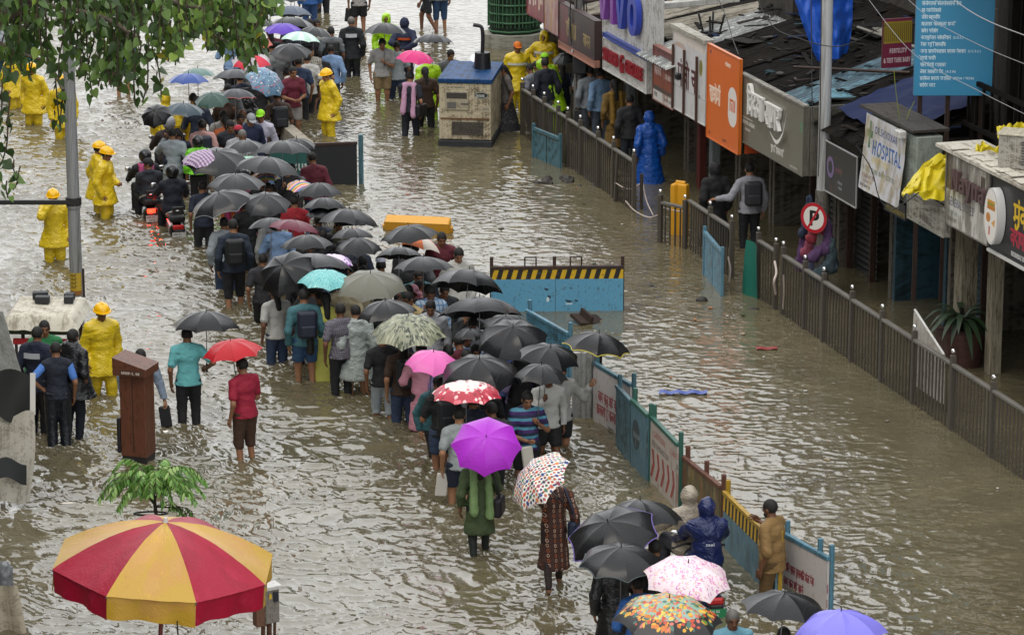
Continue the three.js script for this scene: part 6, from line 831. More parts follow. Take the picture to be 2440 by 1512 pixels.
umbrella([1040, 1246, 1142, 707, 748], K[1], 'wide flat black umbrella in front of the blue barricade', { vr: 1, short: 'wide flat black umbrella', who: dr('light blue', 'shirt', 'jeans', 'charcoal', { face: TO, top: ['shirt', 'bluecheck'], desc: 'blue checked shirt' }) });
umbrella([1035, 1213, 1118, 641, 702], '#111215', 'large black umbrella tipped back showing its dark underside', { tc: -22, ts: 6, vr: 0, y: 1.8, short: 'large tipped black umbrella', who: dr('black', 'shirt', 'jeans', 'black', { face: TO }) });
umbrella([885, 1070, 972, 753, 832], 'camo', 'camouflage print umbrella in the middle of the crowd', { short: 'camouflage umbrella', vr: 2, who: dr('pink', 'kurta', 'leggings', 'black', { bag: '#8c7a5a', hair: 'long', dep: 0.3 }) });
umbrella([840, 990, 917, 716, 772], K[1], 'wet black umbrella left of the camouflage one', { short: 'wet black umbrella left of the camouflage one', ts: -5, vr: 2, who: dr('black', 'tee', 'rolled', 'pale', { dep: 0.3 }) });
umbrella([797, 976, 882, 650, 727], '#6c6b60', 'plain grey umbrella above the yellow tunic woman', { short: 'plain grey umbrella', vr: 0, who: dr('charcoal', 'shirt', 'jeans', 'black', { dep: 0.3 }) });
umbrella([707, 846, 778, 643, 695], 'aqua', 'turquoise printed umbrella beside the plain grey one', { short: 'turquoise umbrella', ts: 4, side: 1, hx: 0.02, hz: 0.1, who: dr('yellow', 'kurta', 'leggings', 'yellow', { label: 'woman in long yellow tunic with a black shoulder bag', top: ['kurta', '#b3b254', { hem: 0.16 }], hair: 'long', bag: '#161814', bagSide: 1, dep: 0.28, face: 195, walk: 0.3 }) });
umbrella([608, 752, 672, 632, 711], '#0f1012', 'crumpled black umbrella left of the turquoise one', { ts: -16, vr: 3, short: 'crumpled black umbrella', who: dr('grey', 'shirt', 'rolled', 'pale', { dep: 0.3 }) });
umbrella([642, 832, 745, 603, 648], '#232427', 'wide wet grey black umbrella above the turquoise one', { short: 'wide wet umbrella above the turquoise one', vr: 1, who: dr('maroon', 'shirt') });
umbrella([735, 840, 790, 606, 645], 'lilac', 'white and purple lace print umbrella behind the wide wet one', { y: 1.55, who: dr('cream', 'shirt') });
umbrella([935, 1082, 1008, 611, 657], K[1], 'black umbrella below the yellow barriers', { vr: 2, short: 'black umbrella below the yellow barriers', who: dr('black', 'shirt', 'jeans', 'black', { face: TO }) });
umbrella([895, 1012, 950, 588, 613], K[0], 'flat black umbrella above the white capped man', { vr: 1, who: dr('brown', 'shirt') });
umbrella([903, 1046, 972, 537, 590], K[2], 'pointed black umbrella in front of the orange one', { ts: -7, vr: 0, short: 'pointed black umbrella', who: dr('black', 'tee') });
umbrella([905, 1046, 990, 555, 596], '#d0682c', 'orange and white umbrella beside the yellow barriers', { ts: 14, y: 1.3, alt: '#c8bfb4', short: 'orange umbrella', who: dr('grey', 'shirt') });
umbrella([790, 908, 852, 567, 611], K[1], 'black umbrella left of the pointed one', { who: dr('cream', 'shirt', 'jeans', 'charcoal', { face: TO }) });
umbrella([772, 880, 838, 543, 575], K[3], 'grey black umbrella behind the one left of the pointed one', { vr: 2, who: dr('olive', 'shirt') });
umbrella([655, 787, 728, 559, 602], K[1], 'black umbrella below the maroon one', { ts: -3, short: 'black umbrella below the maroon one', who: dr('black', 'tee', 'jeans', 'black', { bag: '#1a1a1c' }) });
umbrella([630, 766, 700, 523, 560], '#5f1a30', 'maroon umbrella in the left of the crowd', { short: 'maroon umbrella', ts: 7, vr: 0, who: dr('white', 'shirt', 'jeans', 'black', { dep: 0.32 }) });
umbrella([590, 702, 645, 518, 548], '#2b2d30', 'wet dark grey umbrella left of the maroon one', { vr: 3, who: dr('charcoal', 'tee') });
umbrella([760, 908, 832, 497, 537], '#17181a', 'bent black umbrella left of the yellow barriers', { vr: 3, ts: 4, short: 'bent black umbrella', who: dr('navy', 'shirt') });
umbrella([730, 830, 775, 492, 525], K[0], 'black umbrella left of the bent one', { vr: 2, y: 1.55, who: dr('black', 'shirt') });
umbrella([717, 826, 772, 470, 500], K[1], 'flat black umbrella below the dark board', { vr: 1, who: dr('grey', 'shirt', 'jeans', 'black', { face: TO }) });
umbrella([700, 814, 760, 435, 474], '#1c1d20', 'glossy black umbrella in front of the dark board', { vr: 2, who: dr('white', 'shirt', 'jeans', 'black', { face: TO, top: ['shirt', 'plaid'], desc: 'checked shirt' }) });
umbrella([575, 697, 632, 463, 520], '#2c2d2f', 'shiny grey black umbrella right of the long tilted one', { short: 'shiny grey black umbrella', who: dr('light blue', 'shirt', 'jeans', 'charcoal', {}) });
umbrella([434, 590, 520, 458, 522], '#1a1b1e', 'long tilted black umbrella above the scooter', { ts: -14, vr: 0, short: 'long tilted black umbrella', trim: '#77797c', who: dr('pale', 'shirt', 'jeans', 'denim', { dep: 0.32 }) });
umbrella([485, 628, 560, 414, 468], '#232427', 'dark umbrella with striped edge above the shiny grey one', { vr: 1, who: dr('black', 'shirt') });
umbrella([562, 728, 640, 373, 426], '#1b1c1e', 'large flat black umbrella left of the dark board', { ts: 8, vr: 0, y: 1.72, who: dr('brown', 'tee', 'jeans', 'charcoal', { face: TO }) });
umbrella([436, 594, 515, 360, 432], '#1d1e20', 'black umbrella in front of the purple plaid one', { vr: 0, short: 'black umbrella before the plaid one', who: dr('orange', 'kurta', 'leggings', 'red', { hair: 'long', scarf: '#8c2450' }) });
umbrella([428, 556, 492, 356, 404], 'plaid', 'purple plaid umbrella behind the black one', { short: 'purple plaid umbrella', y: 1.68, who: dr('navy', 'tee') });
umbrella([540, 648, 592, 372, 410], 'aquafloral', 'aqua floral umbrella behind the large flat black one', { y: 1.5, short: 'aqua floral umbrella', who: dr('pink', 'kurta', 'leggings', 'pink', { hair: 'long' }) });
umbrella([676, 742, 712, 432, 462], 'rainbow', 'small floral rainbow umbrella behind the glossy black one', { y: 1.45, who: dr('red', 'tee') });
umbrella([592, 668, 630, 408, 435], 'rainbow', 'rainbow striped umbrella under the large flat black one', { y: 1.38, short: 'rainbow striped umbrella', who: dr('black', 'shirt') });
umbrella([600, 748, 672, 334, 378], '#1a1b1d', 'black umbrella directly left of the median barrier', { vr: 1, who: dr('charcoal', 'shirt', 'jeans', 'black', { face: TO }) });
umbrella([522, 642, 584, 333, 372], '#202124', 'black umbrella below the row of bare heads', { vr: 2, who: dr('navy', 'tee') });
umbrella([652, 745, 706, 330, 366], K[0], 'black umbrella touching the median barrier', { y: 1.58, who: dr('grey', 'shirt') });
// upper crowd
umbrella([322, 398, 366, 264, 312], K[1], 'black umbrella at the left tip of the upper crowd', { ts: -9, short: 'black umbrella at the left tip', who: dr('pale', 'shirt', 'rolled', 'pale') });
umbrella([383, 487, 436, 245, 284], '#30414a', 'slate teal umbrella beside the hanging leaves', { short: 'slate teal umbrella', ts: 3, vr: 0, who: dr('navy', 'shirt', 'jeans', 'navy') });
umbrella([453, 542, 502, 222, 262], '#2f4a42', 'dark green umbrella behind the slate teal one', { short: 'dark green umbrella', ts: -4, who: dr('orange', 'kurta', 'leggings', 'orange', { hair: 'long' }) });
umbrella([508, 608, 560, 211, 241], '#3a3b3f', 'grey umbrella with pink edge above the bare heads', { trim: '#b0605c', short: 'grey umbrella with pink edge', who: dr('light blue', 'shirt', 'jeans', 'denim', { face: TO }) });
umbrella([395, 497, 448, 174, 209], '#2f4a8c', 'royal blue umbrella under the leaves', { short: 'royal blue umbrella', who: dr('navy', 'shirt') });
umbrella([428, 512, 470, 162, 190], '#5f7a74', 'sage green umbrella behind the royal blue one', { who: dr('yellow', 'rain', 'rain', 'yellow', { desc: 'yellow raincoat', top: ['rain', '#c2a010'], bottom: ['rain', '#c2a010'] }) });
umbrella([500, 612, 558, 164, 196], '#3f4044', 'plain grey umbrella below the furry pink one', { who: dr('brown', 'shirt', 'jeans', 'black', { face: TO }) });
umbrella([586, 688, 640, 178, 232], 'bluemix', 'blue and red patchwork umbrella tilted right', { ts: 26, short: 'patchwork umbrella', who: dr('black', 'robe', 'jeans', 'black', { hair: 'none', hood: true, h: 1.6 }) });
umbrella([543, 640, 596, 128, 172], '#a8a0a4', 'furry pink white umbrella with red crown', { alt: '#c83448', short: 'furry pink umbrella', who: dr('black', 'shirt') });
umbrella([622, 728, 690, 106, 152], '#1c1d20', 'black umbrella below the mint one', { vr: 2, short: 'black umbrella below the mint one', who: dr('charcoal', 'shirt', 'jeans', 'black') });
umbrella([663, 763, 717, 75, 106], 'mint', 'pale mint umbrella with white gores', { ts: 5, short: 'mint umbrella', who: dr('white', 'tee', 'jeans', 'charcoal') });
umbrella([626, 719, 672, 56, 92], '#5a3aa8', 'violet umbrella left of the mint one', { short: 'violet umbrella', vr: 0, who: dr('grey', 'shirt') });
umbrella([712, 797, 752, 64, 92], '#26272a', 'dark umbrella right of the violet one', { ts: 9, who: dr('black', 'tee') });
umbrella([630, 752, 692, 40, 72], '#1e2024', 'dark umbrella behind the violet one', { y: 1.6, who: dr('navy', 'shirt') });
umbrella([638, 748, 692, 13, 44], 'checkdark', 'dark blue checked umbrella near the top edge', { short: 'dark blue checked umbrella', vr: 0, who: dr('navy', 'shirt') });
umbrella([576, 657, 616, -6, 27], '#d05048', 'coral red umbrella at the top edge of the crowd', { short: 'coral red umbrella', ts: 6, who: dr('white', 'shirt') });
umbrella([488, 562, 524, 20, 50], '#b04a80', 'rose pink umbrella hidden in the leaves', { short: 'rose pink umbrella', who: dr('light blue', 'shirt') });
umbrella([575, 652, 612, 88, 122], '#c8685c', 'salmon umbrella left of the violet one', { short: 'salmon umbrella', ts: 6, who: dr('grey', 'shirt') });
umbrella([556, 652, 604, 38, 76], '#4a4c50', 'grey umbrella among the leaves at the top', { short: 'grey umbrella among the leaves', who: dr('black', 'shirt') });
umbrella([655, 740, 700, -25, 10], '#34363a', 'dark umbrella cut by the top edge', { who: dr('black', 'shirt') });
umbrella([862, 970, 915, 54, 88], '#26282b', 'dark grey umbrella over the man with folded hands', { short: 'dark grey umbrella by the hi vis workers', vr: 1, hx: 0.03, hz: 0.2, who: { label: 'man in grey T shirt and khaki shorts under a dark umbrella', top: ['tee', '#8f8d8c'], bottom: ['shorts', '#7a6648'], face: 8, dep: 0.3, h: 1.66, walk: 0, aL: 'phone', down: 18 } });
umbrella([980, 1082, 1029, 81, 112], '#1c1d1f', 'black umbrella above the hot pink one', { vr: 2, hx: 0.16, who: { label: 'worker in neon yellow rain suit behind the hot pink umbrella', top: ['rain', '#9ac41c'], bottom: ['rain', '#9ac41c'], face: 200, dep: 0.3 } });
umbrella([942, 1036, 990, 121, 158], '#c82a72', 'hot pink umbrella beside the generator', { short: 'hot pink umbrella', ts: 7, side: 1, hx: 0.04, who: { label: 'person in navy clothes with pink stole under the hot pink umbrella', top: ['tee', '#161a26'], bottom: ['jeans', '#12151f'], face: 165, dep: 0.3, bag: '#15151a', scarf: '#b48aa4' } });
umbrella([1308, 1378, 1345, 128, 160], K[1], 'black umbrella beside the utility pole', { ts: -12, y: 1.5, side: 1, who: { label: 'man in white sleeves and black vest beside the utility pole', top: ['vest', '#15171b'], under: '#a8a8ac', bottom: ['shorts', '#15171b'], face: 215, dep: 0.2 } });
// bottom right group
umbrella([1418, 1630, 1525, 1190, 1252], '#17181a', 'black umbrella at the top of the lower group', { vr: 0, who: dr('black', 'jacket') });
umbrella([1336, 1562, 1448, 1242, 1356], '#141517', 'black umbrella with purple piping leaning left', { ts: -14, trim: '#6a58a0', vr: 2, short: 'purple piped black umbrella', who: dr('black', 'robe', 'jeans', 'black', { desc: 'long black robe', dep: 0.25, hair: 'none', hood: true }) });
umbrella([1365, 1570, 1480, 1302, 1386], '#191a1c', 'black umbrella overlapping the pink patterned one', { vr: 1, trim: '#3f4a4c', who: dr('light blue', 'shirt', 'jeans', 'black', { desc: 'bright blue shirt with backpack', top: ['shirt', '#2a5a9c'], pack: '#17171a', dep: 0.25 }) });
umbrella([1533, 1749, 1640, 1340, 1438], 'pinkdots', 'white umbrella with pink petal pattern', { short: 'pink petal umbrella', ts: 4, vr: 2, who: dr('teal', 'shirt') });
umbrella([1455, 1722, 1595, 1424, 1530], 'orange', 'orange and yellow floral umbrella on black', { short: 'orange floral umbrella', ts: 3, vr: 0, who: dr('black', 'jacket') });
umbrella([1770, 1975, 1870, 1412, 1487], '#1a1b1d', 'black umbrella right of the floral one', { ts: 4, vr: 1, short: 'black umbrella right of the floral one', who: dr('brown', 'shirt', 'jeans', 'black', { face: TO }) });
umbrella([1895, 2120, 2005, 1455, 1535], '#7f7ad8', 'periwinkle blue umbrella at the bottom edge', { short: 'periwinkle umbrella', vr: 2, who: dr('black', 'shirt') });

// more of the queue, squeezed in between the umbrellas
{
  const cs = ['black', 'navy', 'charcoal', 'grey', 'white', 'maroon', 'denim', 'teal', 'brown', 'light blue', 'pale', 'olive'], q = rng(66); let k = 0;
  umbrellas.forEach((u, i) => { if (u.p.z < -72 || u.p.z > -43.5 || u.words > 8 || i < 2 || u.ax < 535 || (u.p.x > -0.1 && u.p.z > -51)) return; const c = cs[(k * 5 + 2) % 12], to = q() > 0.6; k++; person(brief(`bareheaded person in ${c} shirt walking beside the ${u.short}`, `person in ${c} shirt beside the ${u.short}`), { ...dr(c, q() > 0.5 ? 'shirt' : 'tee', q() > 0.6 ? 'rolled' : 'jeans', q() > 0.5 ? 'black' : 'denim'), desc: undefined, face: (to ? TO : AWAY) + 20 * (q() - 0.5), at: V(u.p.x + (q() - 0.35) * 0.7, 0, u.p.z - 0.25 - 0.4 * q()), walk: q() - 0.3, h: 1.58 + 0.14 * q(), hair: q() > 0.8 ? 'long' : 'short', pack: q() > 0.72 ? '#15171c' : undefined, down: 6 + 16 * q() }); });
}
// ---------- workers in yellow ----------
const Y = '#d6b91e', YW = (x = {}) => ({ top: ['rain', Y, { hem: 0.38 }], bottom: ['rain', Y], hat: ['hardhat', '#ecb408'], w: 1.05, ...x });
person('worker in hooded yellow raincoat farthest left', YW({ head: [33, 113], hat: undefined, hood: true, hair: 'none', face: 60 }));
person('yellow clad worker right of the farthest left one', YW({ head: [72, 150], face: -20 }));
person('yellow clad worker partly hidden by the lamp post', YW({ head: [148, 181], face: 20 }));
person('rear worker of the pair in yellow beside the lamp post', YW({ head: [236, 337], face: 110, dep: 0.35 }));
person('front worker of the pair in yellow beside the lamp post', YW({ head: [254, 350], face: 80, dep: 0.35, aL: 'front' }));
person('yellow clad worker with his hand at his mouth', YW({ head: [124, 451], face: 5, aR: 'face', dep: 0.34, h: 1.62 }));
person('yellow clad worker with loose head cloth beside the handcart', YW({ head: [241, 723], face: 24, dep: 0.32, h: 1.74, scarf: Y, walk: 0.4 }));
person('yellow clad worker standing alone behind the dark board', YW({ head: [775, 164], face: -55, dep: 0.32 }));
person('worker in yellow hood between leaves and slate teal umbrella', YW({ head: [392, 219], hat: undefined, hood: true, hair: 'none', face: 190 }));
person('worker with orange cap in yellow coat with silver bands', YW({ head: [1233, 98], hat: ['cap', '#c86a1c'], face: 10, band: '#c8c8c0', dep: 0.2 }));
person('worker with yellow hood up and silver bands beside the pier', YW({ head: [1296, 72], hat: undefined, hood: true, hair: 'none', face: -15, band: '#c8c8c0', dep: 0.2, aR: 'hip' }));
person('worker in neon rain jacket behind the dark grey umbrella', { head: [919, 30], hood: true, hair: 'none', top: ['rain', '#9ccc1c'], bottom: ['rain', '#7fa818'], face: 0, dep: 0.3 });
person('worker in navy suit with orange hood and hands behind his back', { head: [963, 40], hood: true, hair: 'none', top: ['jacket', '#18203a'], bottom: ['rain', '#161d30'], face: 175, dep: 0.3, aL: 'back', aR: 'back', band: '#b0481c' });
person('bending worker in neon jacket at the railing', { head: [1284, 140], top: ['rain', '#94c020'], bottom: ['rain', '#86ac1c'], face: 240, dep: 0.15, lean: 32, hood: true, hair: 'none', aR: 'front' });
person('worker with neon cap behind the bending one', { head: [1297, 124], hat: ['cap', '#86c41c'], top: ['rain', '#94c020'], bottom: ['rain', '#94c020'], face: 200, dep: 0.2 });
// ---------- people without umbrellas ----------
person('man in black jacket with white back stripe walking away', { head: [836, 40], top: ['jacket', '#13161b'], bottom: ['rain', '#161a22'], face: 182, dep: 0.35, walk: 0.15, grey: true, mark: [' ', ['#b8bcc0', '#b8bcc0'], 0.755, 0.24, -0.12] });
person('man in grey T shirt with a green black backpack walking away', { head: [787, 63], top: ['tee', '#5d6266'], bottom: ['jeans', '#2a3542'], face: 190, pack: '#171c18', dep: 0.25, walk: 0.7 });
person('man in checked shirt and shorts carrying a backpack', { head: [739, 111], top: ['tee', 'plaid', { sleeve: 0.75 }], bottom: ['shorts', '#3a332e'], face: 20, dep: 0.25, turn: 30, pack: '#15161a', walk: 0.4 });
person('boy in maroon T shirt with a white towel over his shoulder', { head: [698, 159], top: ['tee', '#5c1428'], bottom: ['shorts', '#8a8684'], face: 25, dep: 0.2, aL: 'front', aR: 'front', scarf: '#b4b0ac' });
person('man in white shirt behind the mint umbrella', { head: [754, 46], top: ['shirt', PAL.white], face: 20 });
person('person in dark shorts cut by the top edge', { head: [853, -72], top: ['tee', '#8a8684'], bottom: ['shorts', '#15171c'], face: 190, dep: 0.2, carry: '#14161a' });
person('barefoot wader in dark shorts striding at the top edge', { head: [1012, -82], top: ['tee', '#4a4c50'], bottom: ['shorts', '#1b1d22'], face: 250, dep: 0.12, walk: 0.9 });
person('wader in blue jeans at the top edge', { head: [1046, -84], top: ['tee', '#6a6c70'], bottom: ['rolled', '#2a4466'], face: 200, dep: 0.12 });
person('person in dark trousers beyond the checked umbrella', { head: [765, -95], top: ['shirt', '#2a2c30'], bottom: ['jeans', '#14161c'], face: 190 });
person('person in blue beyond the checked umbrella', { head: [735, -75], top: ['shirt', '#24508c'], bottom: ['jeans', '#24406c'], face: 190 });
person('person in pale clothes far back at the left edge', { head: [8, 50], top: ['shirt', '#9aa0a8'], bottom: ['jeans', '#2a4c58'], face: 180 });
person('person in teal raincoat far back behind the leaves', { head: [55, 60], top: ['rain', '#3a6a74'], bottom: ['jeans', '#2c3a40'], face: 160 });
person('wader with a pink bag far back behind the leaves', { head: [288, 60], top: ['tee', '#4a6a9c'], bottom: ['shorts', '#30343c'], face: 190, carry: '#a84a78', dep: 0.15 });
person('girl in long printed skirt beside the generator', { head: [1192, 155], h: 1.55, top: ['tee', '#5a5450'], bottom: ['skirt', 'floral'], hair: 'long', face: 285, dep: 0.2, aR: 'phone', down: 20 });
person('man in dark navy shirt and grey jeans behind the railing', { head: [1297, 138], top: ['shirt', '#161a26'], bottom: ['jeans', '#565b64'], face: 205, dep: 0.15 });
person('girl in white and blue dress behind the railing', { head: [1273, 147], h: 1.5, top: ['vest', '#2f4a6c'], under: '#b0b0b4', bottom: ['jeans', '#20304a'], hair: 'long', face: 235, dep: 0.15, down: 22 });
person('boy with dark hair at the far railing post', { head: [1258, 152], h: 1.5, top: ['tee', '#6a6c74'], bottom: ['jeans', '#1f2630'], face: 230, dep: 0.15, down: 20 });
person('man in grey shirt right of the utility pole', { head: [1405, 157], top: ['shirt', '#6f7478'], bottom: ['jeans', '#3a4048'], face: 190, dep: 0.15 });
person('man in light blue shirt under the white shop sign', { head: [1429, 163], top: ['shirt', '#6a87a4'], bottom: ['jeans', '#3a4450'], face: 205, dep: 0.15 });
person('woman with ochre shawl under the white shop sign', { head: [1462, 190], top: ['kurta', '#6a5222'], bottom: ['leggings', '#20201c'], hair: 'long', scarf: '#7a5c1c', face: 200, dep: 0.15 });
person('dark clad shopper beside the ochre shawl woman', { head: [1500, 225], top: ['shirt', '#1a1b1e'], face: 190, dep: 0.15 });
person('person in long bright blue plastic poncho on the walk', { head: [1546, 262], top: ['robe', '#0f4a9c', { hem: 0.14 }], hood: true, hair: 'none', face: 195, dep: 0.3, h: 1.66 });
person('man in grey white shirt with outstretched arm under the olive sign', { head: [1786, 388], top: ['shirt', '#8a8a90'], bottom: ['jeans', '#121318'], face: 190, dep: 0.2, pack: '#26262a', aL: [0.33, 0.62, 0.06, 'open'], h: 1.72 });
person('woman in black robe on the walk under the orange sign', { head: [1702, 385], top: ['robe', '#0f1012', { dry: 1 }], hood: true, hair: 'none', face: 200, dep: 0.2 });
// bare heads facing the viewer in the upper crowd
person('dark haired man in white shirt, first of the bare heads', { head: [531, 267], top: ['shirt', PAL.white], face: 10, down: 22 });
person('young man looking down among the bare heads', { head: [549, 289], top: ['shirt', '#1a2028'], face: 15, down: 26 });
person('bald man in cream shirt among the bare heads', { head: [576, 262], hair: 'none', top: ['shirt', PAL.cream], face: 5, down: 25 });
person('man with pale grey cap and navy jacket', { head: [598, 270], hat: ['cap', '#8a8e92'], top: ['jacket', '#1a2440'], face: 20, down: 22 });
person('man with black and neon cap and white shirt with backpack', { head: [619, 260], hat: ['cap', '#8cd020'], top: ['shirt', '#b0aebc'], face: -5, pack: '#191a1e' });
person('grey haired man in front of the bare heads', { head: [577, 311], grey: true, top: ['shirt', '#a4a6aa'], face: 15, down: 15 });
person('woman in pale pink blouse with navy backpack', { head: [480, 284], top: ['tee', '#b48a84'], bottom: ['jeans', '#8a7a62'], hair: 'bun', pack: '#141b2c', face: 190, dep: 0.3 });
person('man in red cap behind the grey haired man', { head: [566, 296], hat: ['cap', '#9c1c30'], top: ['shirt', '#8a8c90'], face: 200 });
// middle of the crowd
person('man in denim jacket with black backpack at the left of the crowd', { head: [553, 522], top: ['shirt', '#1d2836'], bottom: ['rolled', '#14161b'], face: 190, pack: '#101215', dep: 0.22, h: 1.7, walk: 0.3 });
person('man in cream shirt facing left behind the maroon umbrella', { head: [758, 545], top: ['shirt', '#9c9468'], face: 30, down: 18 });
person('man with white skull cap in the middle of the crowd', { head: [906, 612], hat: ['kufi', '#a9aab8'], top: ['shirt', '#26282c'], face: 195 });
person('man in white shirt standing beyond the striped barricade', { head: [1094, 594], top: ['shirt', '#b0afa8'], bottom: ['jeans', '#30343a'], face: 12, down: 24, h: 1.7 });
person('boy with pink cap being led through the crowd', { head: [987, 677], h: 1.5, hat: ['cap', '#c48c9c'], top: ['tee', '#a8b4bc'], face: 60, down: 20 });
person('girl in pink T shirt looking over her shoulder', { head: [1003, 668], h: 1.55, hair: 'bun', top: ['tee', '#c47a84'], face: 100, turn: -60 });
person('man in tan T shirt with black hair facing left', { head: [968, 697], top: ['tee', '#b09c70'], face: -35, down: 14 });
person('man in blue checked shirt looking down', { head: [1027, 685], top: ['shirt', 'bluecheck'], face: 5, down: 26 });
person('dark haired man in white shirt with black strap', { head: [1025, 719], top: ['shirt', '#a8aab0'], pack: '#16181c', face: 0, down: 22 });
person('bearded man in light blue T shirt with head bowed', { head: [1200, 818], hair: 'beard', top: ['tee', '#6f88c4'], bottom: ['jeans', '#2a3a52'], pack: '#2c3c50', face: 8, down: 26, carry: '#a8a890' });
person('man with short black hair beside the domed umbrella', { head: [1110, 832], top: ['tee', '#585a60'], face: 185 });
person('man with cropped hair behind the pink umbrella', { head: [1067, 820], top: ['shirt', '#7a6fa0'], face: 190 });
person('man in white vest with grey straps under the wide flat umbrella', { head: [1127, 760], top: ['shirt', '#a4a6ac'], pack: '#4a4c52', face: 8, down: 30 });
person('man in teal shirt and denim shorts with a big navy backpack', { head: [722, 688], top: ['shirt', '#3a666c'], bottom: ['shorts', '#2c4a6c'], pack: '#141c2e', face: 192, dep: 0.25, walk: 0.2, h: 1.7 });
person('man in dark checked shirt behind the yellow tunic woman', { head: [809, 722], top: ['tee', 'darkplaid'], bottom: ['jeans', '#15171b'], face: 195, dep: 0.25 });
person('person in pale plastic raincoat over a blue shirt', { head: [846, 726], top: ['rain', '#98a09c', { hem: 0.3 }], bottom: ['shorts', '#4c4630'], face: 192, dep: 0.25, h: 1.62 });
person('woman in brown printed tunic walking with a blue shoulder bag', { head: [1318, 1120], top: ['kurta', 'kurta', { hem: 0.2, sleeve: 0.75 }], bottom: ['leggings', '#241814'], hair: 'bun', bag: '#16233c', face: 188, dep: 0.05, h: 1.6, walk: 0.9, aL: [-0.06, 0.74, 0.16] });
// lower right
const zeel = person('rider in shiny navy raincoat with white word on the back', { head: [1683, 1182], hood: true, hair: 'none', top: ['rain', '#122050'], bottom: ['jeans', '#1a2030'], sit: true, face: 190, y0: 0.36, dep: 0.38, h: 1.72, w: 1.12, aL: 'bars', aR: 'bars', mark: ['zeel', ['#d0d4da', '#122050'], 0.70, 0.2, -0.185] });
person('pillion in translucent beige raincoat and hood', { head: [1641, 1155], hood: true, hair: 'none', top: ['rain', '#9a9080'], bottom: ['shorts', '#2a2c34'], sit: true, face: 200, y0: 0.4, dep: 0.38, h: 1.7, aL: 'bars', aR: 'bars' });
person('burly man in brown uniform leaning on the striped barricade', { head: [1832, 1190], hair: 'beard', top: ['shirt', '#80643a', { sleeve: 0.5, hem: 0.45 }], bottom: ['jeans', '#5a4424'], skin: 2, face: 236, dep: 0.38, h: 1.68, w: 1.22, aR: [-0.2, 0.72, 0.22, 'open'] });
person('man with cropped grey hair and aqua shirt at the bottom edge', { head: [1747, 1455], grey: true, top: ['shirt', '#6fa4b8'], face: 10, skin: 2 });
// left group
person('man in navy rain jacket with white back stripe', { head: [88, 778], top: ['jacket', '#151d30'], bottom: ['rain', '#12161f'], face: 165, dep: 0.12, h: 1.7, mark: ['  ', ['#b0b4b8', '#b0b4b8'], 0.76, 0.24, -0.115] });
person('man with glasses in green shirt facing the viewer', { head: [104, 765], top: ['shirt', '#1f6a3c'], face: 12, dep: 0.3, h: 1.7 });
person('young man in blue shirt and dark vest seen from behind', { head: [130, 815], top: ['vest', '#161c2a'], under: '#4a78c0', bottom: ['rain', '#141821'], face: 195, dep: 0.1, h: 1.62, aL: 'hip' });
person('man in black rain cape and track trousers', { head: [174, 784], top: ['poncho', '#131417', { hem: 0.42 }], bottom: ['jeans', '#141a26'], face: 150, dep: 0.1, h: 1.7 });
person('man in grey blue shirt bending behind the brown feeder pillar', { head: [334, 839], top: ['shirt', '#7c8a9c'], bottom: ['jeans', '#3a3e46'], face: 10, dep: 0.35, lean: 22, down: 28, aL: [0.2, 0.45, 0.14, 'grip'], carry: '#14161a', h: 1.68 });
